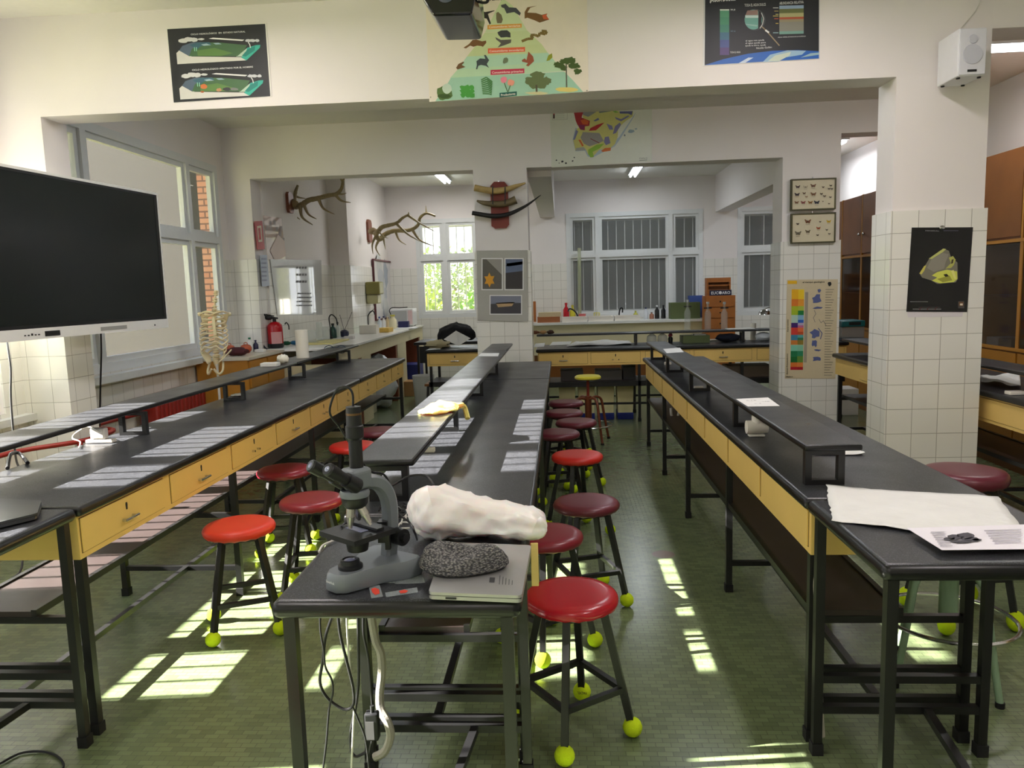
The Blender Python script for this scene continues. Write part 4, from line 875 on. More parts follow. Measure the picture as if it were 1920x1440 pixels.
for s_ in (-1, 1):
    a = L(s_ * .024, -.01, .300); dr_ = (L(s_ * .12, -.82, .56) - L(0, 0, 0)).normalized(); m = MB()
    m.cyl(a, a + dr_ * .05, .024, 20, .021); m.cyl(a + dr_ * .05, a + dr_ * .11, .0165, 20); m.cyl(a + dr_ * .09, a + dr_ * .128, .019, 24, .0195); m.cyl(a + dr_ * .128, a + dr_ * .133, .0195, 24, .016); e = m.build('eyepiece', MDK, o)
    m = MB(); m.lathe([(0, .004), (.007, .003), (.011, 0)], a + dr_ * .131, 18, dr_); m.build('lens', LENS, e)
m = MB(); m.lathe([(.020, 0), (.020, .085), (.026, .092), (.026, .125), (.023, .128), (.022, .165), (.0215, .182), (.012, .184), (0, .184)], L(0, .012, .345), 28); tb = m.build('camera_tube', MDK, o)
m = MB(); m.lathe([(.0225, 0), (.0225, .006)], L(0, .012, .503), 28); m.build('brass_ring', mat('bronze ring', (112, 84, 52), .35, .7), tb)
CABLE = mat('black cable', (20, 20, 22), .45); CABW = mat('white cable', (216, 214, 206), .45); CABG = mat('grey corrugated conduit', (146, 142, 132), .55, bump=.3, bscale=300)
yT = L(0, .012, .5).y; tp = L(0, .012, .529)
ROOT[o.name] = Vector(o.location); MS = .82; BASE = Vector(o.location)
cp_ = BASE + (tp - BASE) * MS
m = MB(); m.tube([BASE + (p - BASE) / MS for p in cat([cp_, cp_ + Vector((0, 0, .03)), cp_ + Vector((-.012, 0, .045)), Y(632, 730, yT), Y(618, 772, yT), Y(636, 800, yT + .02), Y(655, 830, yT + .06), Y(690, 880, yT + .10)] + [Y(720, 890, yT + .14), Y(735, 920, yT + .15), Y(745, 960, yT + .14), Y(768, 980, yT + .12), Y(778, 1000, yT + .1), Z(782, 1012, .856)], 6)], .0034, 7); m.build('camera_cable', CABLE, o)
t = MB(); bs = L(0, -.118, .03); text_mesh('levenhuk', .012, lambda x, y: L(x * .9 - .012 * 0, -.1035 - .0, .030 + y), t, .0); 
t.build('lettering', mat('white lettering', (225, 225, 225), .5), o)
o.scale = (MS, MS, MS)
# closed laptop
lp = [Z(803, 1110, .872), Z(978, 1117, .872), Z(996, 1022, .872), Z(834, 1016, .872)]
SILV = mat('silver laptop shell', (168, 167, 168), .32, .55)
def laptop(label, pts, th=.02, shell=SILV):
    ctr = sum(pts, Vector()) / 4; o = thing('laptop', label, 'laptop', (ctr.x, ctr.y, pts[0].z - th))
    def slab(z0, z1, nm, mm, inset=0):
        b = bmesh.new(); vs = [b.verts.new(p + (ctr - p) * inset + Vector((0, 0, z - p.z))) for z in (z0, z1) for p in pts]
        for f in ((0, 3, 2, 1), (4, 5, 6, 7), (0, 1, 5, 4), (1, 2, 6, 5), (2, 3, 7, 6), (3, 0, 4, 7)): b.faces.new([vs[i] for i in f])
        bmesh.ops.bevel(b, geom=[e for e in b.edges if abs(e.verts[0].co.z - e.verts[1].co.z) > .004], offset=.012, segments=4, affect='EDGES', profile=.5)
        m = MB(); m.bm(b); x = m.build(nm, mm, o); return x
    z = pts[0].z; slab(z - th + .003, z - .0085, 'base', shell); slab(z - .007, z, 'lid', shell, .0); slab(z - .0085, z - .007, 'seam', MDK, .01)
    e = (pts[1] - pts[0]).normalized(); p = pts[0] + e * .04; nrm = Vector((e.y, -e.x, 0)); m = MB(); m.bar(p + nrm * .0006 + Vector((0, 0, -.0125)), p + e * .025 + nrm * .0006 + Vector((0, 0, -.0125)), .002, .004); m.build('port', MDK, o)
    for k2_ in (.08, .92):
        for v in (.1, .9): q = pts[0].lerp(pts[1], k2_).lerp(pts[3].lerp(pts[2], k2_), v); MB().cyl(Vector((q.x, q.y, z - th)), Vector((q.x, q.y, z - th + .003)), .006, 8).build('foot', BLKP, o)
    return o
lt = laptop('closed silver laptop on the desk, beside the microscope', lp)
m = MB(); m.use(mat('dark print', (60, 60, 64), .5))
e1 = (lp[1] - lp[0]); e2 = (lp[3] - lp[0])
def LP(u, v): return lp[0] + e1 * u + e2 * v + Vector((0, 0, .0006))
m.add([LP(.64, .2), LP(.70, .2), LP(.70, .29), LP(.64, .29)], [(0, 1, 2, 3)])
for i in range(5): m.add([LP(.75 + i * .035, .17), LP(.757 + i * .035, .17), LP(.757 + i * .035, .33 - i * .02), LP(.75 + i * .035, .33 - i * .02)], [(0, 1, 2, 3)])
m.build('print', None, lt, fix=False)
# knitted hat
c = Z(866, 1052, .888); KN = bpy.data.materials.new('grey knitted wool'); KN.use_nodes = True; n_ = KN.node_tree; p_ = n_.nodes['Principled BSDF']; p_.inputs['Roughness'].default_value = .95
wv_ = n_.nodes.new('ShaderNodeTexVoronoi'); wv_.inputs['Scale'].default_value = 150; tcn = n_.nodes.new('ShaderNodeTexCoord'); mp_ = n_.nodes.new('ShaderNodeMapping'); mp_.inputs['Scale'].default_value = (1, 1, 2.2); n_.links.new(tcn.outputs['Object'], mp_.inputs[0]); n_.links.new(mp_.outputs[0], wv_.inputs['Vector'])
rp_ = n_.nodes.new('ShaderNodeValToRGB'); rp_.color_ramp.elements[0].color = lin((150, 148, 144)); rp_.color_ramp.elements[1].color = lin((62, 62, 64)); rp_.color_ramp.elements[0].position = .1; rp_.color_ramp.elements[1].position = .65; n_.links.new(wv_.outputs['Distance'], rp_.inputs[0]); n_.links.new(rp_.outputs[0], p_.inputs['Base Color'])
bb = n_.nodes.new('ShaderNodeBump'); bb.invert = True; bb.inputs['Strength'].default_value = .9; bb.inputs['Distance'].default_value = .006; n_.links.new(wv_.outputs['Distance'], bb.inputs['Height']); n_.links.new(bb.outputs[0], p_.inputs['Normal'])
m = MB(); n = 48; prof = [(0, .030), (.03, .036), (.055, .042), (.075, .040), (.092, .030), (.103, .014), (.105, .002), (.098, -.004), (.05, -.005), (0, -.005)]; vs = []; rd = random.Random(2)
for k_, (r, z) in enumerate(prof):
    for j in range(n):
        t_ = 2 * PI * j / n; rr = r * (1 + .06 * math.cos(2 * t_) + .05 * math.sin(3 * t_ + 1)); hh = z + (.010 * math.sin(2 * t_ + r * 30) * (1 if 0 < k_ < 5 else .2) - .014 * math.exp(-((math.cos(t_) * r + .01) ** 2 + (math.sin(t_) * r + .0) ** 2) / .0012) if k_ < 6 else 0)
        vs.append(Vector((c.x + rr * math.cos(t_) * 1.0, c.y + rr * math.sin(t_) * .78, c.z - .008 + max(hh, -.006))))
m.add(vs, [(i * n + j, i * n + (j + 1) % n, (i + 1) * n + (j + 1) % n, (i + 1) * n + j) for i in range(len(prof) - 1) for j in range(n)], True)
tag(m.build('knitted_hat', KN), 'grey knitted wool hat lying half on the closed laptop', 'hat')
# white plastic cover, crumpled
PLAST = mat('crumpled white plastic', (236, 232, 230), .35, sss=.3, bump=.25, bscale=14)
def crumple(name, label, category, spine, radii, m_, flat_=.75, jit=.25, seg=14, seed=1, zmin=.852, group=None):
    rd = random.Random(seed); vs = []; k = len(spine)
    for i, (p, r) in enumerate(zip(spine, radii)):
        p = Vector(p); d = (Vector(spine[min(i + 1, k - 1)]) - Vector(spine[max(i - 1, 0)])).normalized(); sd_ = d.cross(Vector((0, 0, 1))).normalized(); up = sd_.cross(d)
        for j in range(seg):
            t_ = 2 * PI * j / seg; rr = 1 + (rd.random() - .5) * jit * 2
            q = p + sd_ * math.cos(t_) * r[0] * rr + up * math.sin(t_) * r[1] * rr; q.z = max(q.z, zmin); vs.append(q)
    m = MB(); m.add(vs, [(i * seg + j, i * seg + (j + 1) % seg, (i + 1) * seg + (j + 1) % seg, (i + 1) * seg + j) for i in range(k - 1) for j in range(seg)] + [tuple(range(seg)), tuple(reversed([(k - 1) * seg + j for j in range(seg)]))], True)
    o = m.build(name, m_); sb = o.modifiers.new('folds', 'SUBSURF'); sb.levels = 1; sb.render_levels = 2; tx = bpy.data.textures.new('folds', 'CLOUDS'); tx.noise_scale = .05 * (radii[len(radii) // 2][0] / .08); dm = o.modifiers.new('creases', 'DISPLACE'); dm.texture = tx; dm.strength = .036 * (radii[len(radii) // 2][0] / .08); dm.mid_level = .5
    tag(o, label, category, group); return o
sp = [Z(772, 985, .90), Z(790, 975, .91), Z(812, 960, .93), Z(840, 962, .925), Z(875, 968, .912), Z(915, 972, .905), Z(955, 975, .902), Z(990, 982, .90), Z(1015, 990, .893), Z(1024, 993, .89)]
crumple('plastic_cover', 'crumpled white plastic dust cover lying across the desk behind the laptop', 'dust cover', sp, [(.045, .035), (.085, .062), (.10, .088), (.095, .075), (.085, .060), (.080, .050), (.080, .048), (.072, .046), (.05, .035), (.015, .012)], PLAST, jit=.16, seed=5)
# glass slides on the desk
SG = mat('clear slide glass', (190, 200, 204), .03, alpha=.28, spec=.9); RED = mat('red specimen', (214, 70, 54), .4)
for i, (q, r_) in enumerate([([(694, 1078), (722, 1070), (726, 1084), (700, 1090)], 0), ([(722, 1071), (746, 1071), (742, 1092), (716, 1092)], 0), ([(748, 1072), (768, 1073), (768, 1094), (740, 1094)], 0), ([(768, 1073), (790, 1072), (797, 1092), (768, 1094)], 0),
                          ([(691, 1098), (712, 1097), (718, 1118), (696, 1121)], 1), ([(722, 1111), (782, 1101), (784, 1110), (724, 1119)], 1)]):
    pts = [Z(a, b, .8522 + .0001 * i) for a, b in q]; ctr = sum(pts, Vector()) / 4; lab = ['clear glass slide nearest the microscope base', 'second clear glass slide from the microscope', 'third clear glass slide from the microscope', 'clear glass slide beside the hat', 'upright glass slide with a red specimen at the desk front', 'lying glass slide with a red specimen, left of the laptop'][i]
    o = thing('glass_slide', lab, 'slide', (ctr.x, ctr.y, .851), 'glass slides on the desk'); quad_slab(MB(), pts, .0012).build('glass', SG, o)
    if r_:
        e_ = (pts[1] - pts[0]); f_ = pts[3] - pts[0]; z_ = Vector((0, 0, .0004)); P_ = lambda u, v: pts[0] + e_ * u + f_ * v + z_
        uv = [(.15, .3), (.5, .2), (.85, .35), (.8, .7), (.4, .8), (.2, .6)] if i == 4 else [(.42, .2), (.6, .1), (.7, .5), (.6, .9), (.45, .8)]
        MB().add([P_(*q_) for q_ in uv], [tuple(range(len(uv)))]).build('specimen', RED, o, fix=False)
# cables on and below the desk
def cable(name, label, pts, r, m_, n=6, cat_='cable', group=None):
    m = MB(); m.tube(cat(pts, n), r, 8); return tag(m.build(name, m_), label, cat_, group)
yC = 2.30
cable('black_cable', 'black cable arching over the desk behind the microscope to the white cover', [Z(724, 918, .856), Y(745, 905, 2.3), Y(770, 892, 2.3), Y(800, 893, 2.3), Y(815, 915, 2.25), Z(812, 935, .9)], .0035, CABLE)
rd = random.Random(9)
m = MB()
for i in range(7):
    a0_ = rd.random() * 6; m.tube([Z(742 + 10 * math.sin(i) + 22 * math.cos(a0_ + t_ * .5), 955 + 6 * math.cos(i) + 9 * math.sin(a0_ + t_ * .5), .857 + .003 * i) for t_ in range(13)], .0028, 6)
tag(m.build('cable_tangle', CABLE), 'tangle of thin black cables on the desk behind the microscope', 'cables')['kind'] = 'stuff'
m = MB()
for i in range(5): m.tube(cat([Z(725 + i * 9, 1010 - i * 9, .856 + .002 * i), Z(742 + i * 5, 1004 - i * 12, .86 + .002 * i), Z(768, 1000 - i * 10, .857 + .002 * i)], 5), .0025, 6)
tag(m.build('cable_tangle', CABW), 'loose white cables between the microscope and the white cover', 'cables')['kind'] = 'stuff'
cable('white_cable', 'white cable curving over the left edge of the desk beside the microscope', [Z(644, 1000, .857), Z(628, 1012, .857), Z(606, 1022, .857), Z(598, 1035, .857)], .003, CABW)
yD = 2.27
def dn(pts, y): return [Y(a, b, y) for a, b in pts]
cable('hanging_cable', 'thin black cable hanging farthest left below the desk', dn([(600, 1155), (601, 1185), (607, 1220), (610, 1250), (622, 1275), (624, 1300), (617, 1330), (612, 1390), (606, 1440)], 1.95), .003, CABLE)
cable('hanging_cable', 'thick black cable hanging in a wide loop below the desk', dn([(623, 1155), (610, 1195), (605, 1240), (600, 1280), (615, 1310), (645, 1330), (662, 1322), (662, 1290), (650, 1240), (638, 1190), (634, 1155)], 2.0), .0045, CABLE)
cable('hanging_cable', 'white cable hanging straight down below the desk among black ones', dn([(650, 1155), (652, 1200), (656, 1250), (664, 1310), (662, 1370), (659, 1440)], 2.02), .003, CABW)
cable('hanging_cable', 'black cable running down from the desk to the floor beside the black table leg', dn([(671, 1155), (672, 1220), (672, 1280), (666, 1330), (658, 1370), (658, 1405), (668, 1418), (690, 1408)], 2.08), .0045, CABLE)
cable('hanging_cable', 'thin black cable crossing in front of the power adapter', dn([(660, 1322), (672, 1350), (685, 1385), (692, 1440)], 2.0), .003, CABLE)
cable('hanging_cable', 'black adapter lead falling from the desk into the power adapter', dn([(681, 1155), (682, 1190), (690, 1230), (694, 1270), (697, 1310), (699, 1330)], 2.1), .004, CABLE)
pa = Y(697, 1360, 2.08)
o = thing('power_adapter', 'black power adapter hanging by the middle bench leg', 'power adapter', (pa.x, pa.y, pa.z - .08))
MB().rbox(pa.x - .018, pa.x + .022, pa.y - .015, pa.y + .015, pa.z - .042, pa.z + .042, .005).build('brick', MDK, o); MB().cyl(pa + Vector((.004, 0, .042)), pa + Vector((.004, 0, .062)), .006, 10).build('strain_relief', MDK, o)
m = MB(); m.tube(cat([pa + Vector((0, 0, -.042)), pa + Vector((-.01, 0, -.08)), pa + Vector((-.02, 0, -.115))], 5), .004, 8); m.build('lead', MDK, o)
B(pa.x - .014, pa.x + .010, pa.y - .0158, pa.y - .0152, pa.z - .036, pa.z + .02).build('rating_label', mat('faded grey label', (84, 84, 84), .6), o)
cable('conduit', 'grey corrugated conduit running down the middle bench leg and curling on the floor', [Y(696, 1155, 2.24), Y(704, 1200, 2.24), Y(714, 1225, 2.24), Y(716, 1260, 2.24), Y(712, 1300, 2.24), Y(714, 1330, 2.22), Y(727, 1355, 2.2), Y(732, 1380, 2.2), Y(722, 1408, 2.2), Y(702, 1420, 2.2)], .0135, CABG, cat_='conduit')
cable('floor_cable', 'black cable coil lying on the floor at the bottom left corner', [Z(0, 1432, .006), Z(40, 1412, .006), Z(85, 1410, .006), Z(112, 1422, .006), Z(118, 1440, .006), Z(90, 1452, .006), Z(40, 1450, .006), Z(-30, 1450, .006)], .004, CABLE)
# ================================================================== RIGHT BENCH ITEMS
def sheet_grid(name, label, category, tl, tr, br, bl, m_, z=.853, wav=.006, n=18, seed=1, jag=0, group=None):
    rd = random.Random(seed); T = [Z(*q, z) for q in (tl, tr, br, bl)]; ph = [rd.random() * 6 for _ in range(4)]; vs = []
    for i in range(n + 1):
        for j in range(n + 1):
            u, v = j / n, i / n; p = T[0].lerp(T[1], u).lerp(T[3].lerp(T[2], u), v)
            h = wav * (.5 + .5 * math.sin(u * 9 + ph[0] + 3 * v)) * (.5 + .5 * math.sin(v * 7 + ph[1] - 4 * u)) + wav * .5 * rd.random() * .3
            if jag and (i in (0, n) or j in (0, n)): p = p + Vector(((rd.random() - .5) * jag, (rd.random() - .5) * jag, 0))
            vs.append(Vector((p.x, p.y, z + h)))
    m = MB(); m.add(vs, [(i * (n + 1) + j, i * (n + 1) + j + 1, (i + 1) * (n + 1) + j + 1, (i + 1) * (n + 1) + j) for i in range(n) for j in range(n)], True)
    o = m.build(name, m_); so = o.modifiers.new('thickness', 'SOLIDIFY'); so.thickness = .0008; so.offset = 1; return tag(o, label, category, group)
PAPER = mat('white absorbent paper', (222, 222, 220), .7, noise=.07, nscale=14, bump=.6, bscale=14)
sheet_grid('table_paper', 'large wrinkled white paper sheet spread over the right side table', 'paper', (1549, 913), (1872, 932), (1945, 1030), (1561, 977), PAPER, wav=.010, jag=.006, seed=4)
pts = [Z(1700, 990, .867), Z(1930, 983, .867), Z(1950, 1029, .867), Z(1766, 1031, .867)]
o = thing('leaflet', 'white leaflet with a dark printed creature on the right side table', 'leaflet', (sum(pts, Vector()) / 4)[:2] + (.853,))
quad_slab(MB(), pts, .001).build('paper_sheet', mat('leaflet paper', (232, 228, 236), .5), o)
def LF(a, b): p = Z(a, b, .86); 
e1 = pts[1] - pts[0]; e2 = pts[3] - pts[0]
m = MB(); rd = random.Random(6); dk = ink((56, 52, 62))
def PF(a, b):      # photo position on the leaflet plane
    nn = (pts[1] - pts[0]).cross(pts[3] - pts[0]); d_ = ray(a, b); t_ = (pts[0] - EYE).dot(nn) / d_.dot(nn); return EYE + d_ * t_ + Vector((0, 0, .003))
m.use(dk)
for cx, cy, rx, ry in ((1790, 1009, 16, 5), (1810, 1007, 16, 6), (1822, 1013, 14, 5), (1778, 1012, 12, 3), (1802, 1017, 22, 3), (1832, 1014, 10, 2)):
    m.add([PF(cx + rx * (.7 + .5 * rd.random()) * math.cos(t_ * .63), cy + ry * (.7 + .5 * rd.random()) * math.sin(t_ * .63)) for t_ in range(10)], [tuple(range(10))])
m.use(ink((150, 146, 156)))
for i in range(7): m.add([PF(1745 + i * 3, 999 + i * 4.3), PF(1775, 998.5 + i * 4.3) if i < 2 else PF(1768 + i * 3, 999 + i * 4.3), PF(1768 + i * 3, 1000 + i * 4.3), PF(1745 + i * 3, 1000.4 + i * 4.3)], [(0, 1, 2, 3)])
for i in range(6): m.add([PF(1845 + i * 4, 996 + i * 4.6), PF(1915, 994 + i * 4.6), PF(1915, 995 + i * 4.6), PF(1845 + i * 4, 997.4 + i * 4.6)], [(0, 1, 2, 3)])
m.build('print', None, o, fix=False)
sheet_grid('tissue', 'small white tissue lying behind the bracket of the right bench shelf', 'tissue', (1520, 848), (1605, 838), (1622, 853), (1530, 853), PAPER, wav=.012, seed=8)
# white multi-socket adapter
c = Z(1418, 818, .85); WPL = mat('white socket plastic', (228, 222, 212), .35)
o = thing('socket_adapter', 'round white multi socket adapter standing on the right bench', 'socket adapter', (c.x, c.y, .85))
MB().rbox(c.x - .035, c.x + .035, c.y - .02, c.y + .02, .851, .861, .003).build('base', WPL, o)
MB().cyl((c.x - .045, c.y, .893), (c.x + .048, c.y, .893), .030, 24).build('body', WPL, o); MB().cyl((c.x + .004, c.y, .90), (c.x + .004, c.y, .945), .025, 24).build('socket', WPL, o)
sp_ = [Z(1380, 748, .9965), Z(1440, 745, .9965), Z(1462, 761, .9965), Z(1402, 762, .9965)]
o = thing('paper_sign', 'white paper with dark writing taped on the right raised shelf', 'paper sign', (sp_[0].x + .05, sp_[0].y - .1, .9955)); quad_slab(MB(), sp_, .001).build('paper_sheet', PAPER, o)
e1 = sp_[1] - sp_[0]; e2 = sp_[3] - sp_[0]; m = MB(); m.use(ink((60, 62, 66)))
for tx_, u0, v0, hh in (('A 1 B', .2, .35, .022), ('C 2', .3, .75, .022), ('LAB', .62, .55, .02)): text_mesh(tx_, hh, lambda x, y: sp_[0] + e1 * (u0 + x / e1.length) + e2 * (v0 - y / e2.length) + Vector((0, 0, .0006)), m, 0, 'LEFT')
m.build('writing', None, o, fix=False)
quad = lambda name, label, q, z, m_, th, cat_: tag(quad_slab(MB(), [Z(a, b, z) for a, b in q], th).build(name, m_), label, cat_)
quad('paper_sheet', 'pale paper lying near the far end of the right raised shelf', [(1243, 654), (1275, 652), (1282, 660), (1250, 662)], .9975, PAPER, .001, 'paper')
for px_, py_, l_ in ((1252, 684, 'small white plug on the right bench beside the farthest bracket'), (1310, 731, 'small white plug on the right bench behind a middle bracket')):
    c = Z(px_, py_, .85); tag(MB().rbox(c.x - .03, c.x + .03, c.y - .018, c.y + .018, .851, .875, .006).build('plug', WPL), l_, 'plug')
cable('conduit', 'grey white conduit tied along the front leg of the right bench', [Y(a, b, 2.458) for a, b in ((1536, 1050), (1533, 1075), (1531, 1100), (1533, 1150), (1535, 1250), (1538, 1330), (1541, 1380))], .011, mat('whitish conduit', (186, 180, 170), .6, noise=.2, nscale=30), cat_='conduit')
cable('cable_loop', 'white cable loop hanging below the right bench drawers', [Y(1258, 765, 6.35), Y(1259, 778, 6.35), Y(1264, 786, 6.35), Y(1270, 784, 6.35), Y(1273, 772, 6.35)], .011, CABW)
# bench at right edge
sheet_grid('folded_cloth', 'pale folded cloth on the bench at the right edge', 'cloth', (1838, 706), (1912, 703), (1914, 726), (1840, 716), PAPER, z=.87, wav=.02, seed=3)
c = Z(1905, 740, .85); tag(MB().rbox(c.x - .05, c.x + .05, c.y - .03, c.y + .03, .851, .872, .004).build('paper_pack', WPL), 'small white packet on the bench at the right edge', 'packet')
# speaker on the front right pillar
SPK = mat('white speaker plastic', (222, 222, 226), .45)
p0 = Y(1772, 70, 4.62); p1 = Y(1817, 155, 4.62)
o = thing('loudspeaker', 'white loudspeaker mounted on the front right pillar', 'loudspeaker', (p0.x + .07, 4.7, p1.z))
MB().rbox(p0.x, p1.x + .01, 4.47, 4.70, p1.z, p0.z, .008).build('cabinet', SPK, o)
MB().rbox(p0.x + .006, p1.x + .004, 4.463, 4.4695, p1.z + .006, p0.z - .006, .003).build('grille', mat('speaker grille', (206, 206, 212), .8), o)
MB().lathe([(.0, 0), (.052, 0), (.05, .004), (0, .004)], ((p0.x + p1.x) / 2 + .004, 4.4625, p1.z + .11), 24, (0, -1, 0)).build('woofer', mat('speaker cone', (188, 189, 198), .7), o)
MB().lathe([(.0, 0), (.024, 0), (.022, .004), (0, .004)], ((p0.x + p1.x) / 2 + .004, 4.4625, p0.z - .06), 20, (0, -1, 0)).build('tweeter', mat('speaker cone', (188, 189, 198), .7), o)
B((p0.x + p1.x) / 2 - .02, (p0.x + p1.x) / 2 + .028, 4.461, 4.464, p1.z + .02, p1.z + .032).build('badge', MDK, o)
for a in (.02, .13):
    for b in (4.5, 4.67): MB().cyl((p0.x + a, b, p1.z - .006), (p0.x + a, b, p1.z), .010, 10).build('foot', BLKP, o)
B(p0.x + .05, p0.x + .09, 4.70, 4.749, p1.z + .08, p1.z + .16).build('wall_bracket', SPK, o)
cable('speaker_wire', 'thin white wire rising from the loudspeaker to the ceiling', [Y(1789, 68, 4.74), Y(1808, 45, 4.742), Y(1830, 18, 4.742), Y(1845, -20, 4.742)], .002, CABW)
# projector
GL = mat('glossy black projector', (10, 12, 18), .08, spec=.8)
o = thing('projector', 'glossy black projector hanging from the ceiling in front of the pyramid poster', 'projector', (Y(850, 10, 3.6).x, 3.6, 2.62))
qa = [Y(788, -8, 3.55), Y(812, 29, 3.55), Y(884, 27, 3.55), Y(892, -8, 3.55), Y(888, -55, 3.55), Y(800, -60, 3.55)]
m = MB(); k_ = len(qa); m.add(qa + [p + Vector((0, .42, .02)) for p in qa], [tuple(range(k_)), tuple(reversed(range(k_, 2 * k_)))] + [(i, (i + 1) % k_, k_ + (i + 1) % k_, k_ + i) for i in range(k_)])
ob = m.build('housing', GL, o); b_ = ob.modifiers.new('soft', 'BEVEL'); b_.width = .012; b_.segments = 3
MB().lathe([(.0, 0), (.045, 0), (.04, .02), (0, .015)], Y(835, -15, 3.55) + Vector((0, .001, 0)), 24, (0, -1, 0)).build('lens', LENS, o)
MB().cyl((o.location.x, 3.75, qa[4].z - .01), (o.location.x, 3.75, CZ), .02, 12).build('ceiling_pole', MDK, o)
cable('projector_cable', 'black cable curling beside the projector in front of the pyramid poster', [Y(886, -5, 3.7), Y(893, 1, 3.7), Y(905, 5, 3.7), Y(914, 3, 3.7), Y(915, -8, 3.7), Y(905, -30, 3.7)], .006, CABLE)

# ================================================================== THE INTERACTIVE DISPLAY
SCW = mat('white display bezel', (226, 226, 222), .35); SCB = mat('dark display glass', (22, 28, 28), .22, spec=.5)
pR = Vector((-2.92, 5.55, 0)); dS = Vector((-.135, -1.4, 0)).normalized(); nS = Vector((1.17, -.11, 0)).normalized() * 1.0; nS = Vector((-dS.y, dS.x, 0)) if (-dS.y) > 0 else Vector((dS.y, -dS.x, 0)); Wd = 1.68
zt_ = Y(294, 362, 5.55).z; zb_ = Y(306, 614, 5.55).z
o = thing('interactive_display', 'large dark interactive screen with white frame at the left edge', 'screen', tuple(pR + dS * Wd / 2 + Vector((0, 0, zb_))))
def DB(m, a0, a1, z0, z1, t0, t1):       # along the screen, height, depth (towards the room)
    q = [pR + dS * a + nS * t for t in (t0, t1) for a in (a0, a1)]
    return m.add([Vector((p.x, p.y, z)) for z in (z0, z1) for p in (q[0], q[1], q[3], q[2])], [(0, 1, 2, 3), (4, 7, 6, 5), (0, 4, 5, 1), (1, 5, 6, 2), (2, 6, 7, 3), (3, 7, 4, 0)])
m = MB(); DB(m, 0, Wd, zb_, zt_, -.05, -.004); m.build('back_shell', SCW, o)
m = MB(); DB(m, 0, .012, zb_, zt_, -.004, .006); DB(m, .012, Wd, zt_ - .016, zt_, -.004, .006); DB(m, .012, Wd, zb_, zb_ + .064, -.004, .008); m.build('frame', SCW, o)
m = MB(); DB(m, .012, Wd, zb_ + .064, zt_ - .016, -.004, .001); m.build('screen', SCB, o)
m = MB(); DB(m, .012, .044, zb_ + .064, zt_ - .016, .001, .003); DB(m, .044, Wd, zb_ + .064, zb_ + .084, .001, .003); DB(m, .044, Wd, zt_ - .03, zt_ - .016, .001, .003); m.build('inner_border', MDK, o)
m = MB(); DB(m, .48, .74, zb_ + .018, zb_ + .042, .008, .010); m.build('speaker_grille', mat('grey grille', (150, 150, 146), .6), o)
m = MB(); DB(m, 1.10, 1.22, zb_ + .014, zb_ + .044, .008, .010); m.build('port_panel', MDK, o)
for i in range(5): m = MB(); DB(m, 1.26 + i * .026, 1.273 + i * .026, zb_ + .024, zb_ + .031 + (.006 if i == 2 else 0), .008, .010); m.build('button', MDK, o)
m = MB(); m.ball(pR + dS * .17 + nS * .009 + Vector((0, 0, zb_ + .026)), .006, 8); m.build('sensor', MDK, o)
m = MB(); cc = pR + dS * .68; m.bar(Vector((cc.x - .045, cc.y, zb_ + .5)), Vector((-3.17, cc.y, zb_ + .5)), .06, .10); m.box(-3.185, -3.17, 4.78, 4.97, zb_ + .3, zb_ + .7); m.build('wall_arm', BLKM, o)
cable('display_cable', 'black cable hanging from the display past the tiled pillar', [Y(189, 622, 5.2), Y(190, 660, 5.2), Y(189, 700, 5.2), Y(188, 740, 5.2), Y(187, 800, 5.2), Y(186, 860, 5.2), Y(186, 905, 5.2)], .006, CABLE)
cable('display_cable', 'grey cable hanging from the display at the far left, before the bright window', [Y(12, 632, 4.27), Y(20, 690, 4.27), Y(20, 740, 4.27), Y(24, 800, 4.27), Y(30, 860, 4.27), Y(38, 890, 4.27), Y(40, 980, 4.27), Z(36, 1075, .01), Z(-40, 1085, .01)], .006, mat('dark grey cable', (70, 70, 72), .5))
c = Z(190, 830, .85); m = MB()
o = thing('socket_adapter', 'square white charger standing on the left bench below the hanging cable', 'charger', (c.x, c.y, .85))
MB().rbox(c.x - .07, c.x + .07, c.y - .02, c.y + .02, .851, .868, .004).build('power_strip', WPL, o); MB().rbox(c.x - .045, c.x + .03, c.y - .018, c.y + .022, .869, .925, .008).build('charger_block', WPL, o)
cable('white_cable', 'thin white cable looping on the left bench beside the charger', [Z(190, 812, .93), Z(165, 800, .92), Z(142, 812, .87), Z(136, 822, .857), Z(150, 828, .857), Z(148, 840, .857)], .003, CABW)
cable('plug_cable', 'black cable with a plug curling at the left edge below the raised shelf', [Z(14, 878, .865), Y(20, 852, 3.2), Y(36, 850, 3.3), Z(52, 868, .86)], .008, CABLE)
# laptop on the left table
lp = [Z(-60, 980, .885), Z(72, 962, .873), Z(76, 938, .873), Z(-50, 936, .88)]
laptop('dark closed laptop on the left table, cut by the edge of the photo', [Z(-90, 1000, .875), Z(70, 962, .875), Z(78, 938, .875), Z(-60, 932, .875)], .022, mat('dark grey laptop shell', (74, 76, 80), .3, .5))
c = Z(70, 964, .856); tag(MB().rbox(c.x - .006, c.x + .006, c.y - .018, c.y + .002, .851, .862, .002).build('usb_stick', CHROME), 'small silver usb stick by the dark laptop at the left edge', 'usb stick')

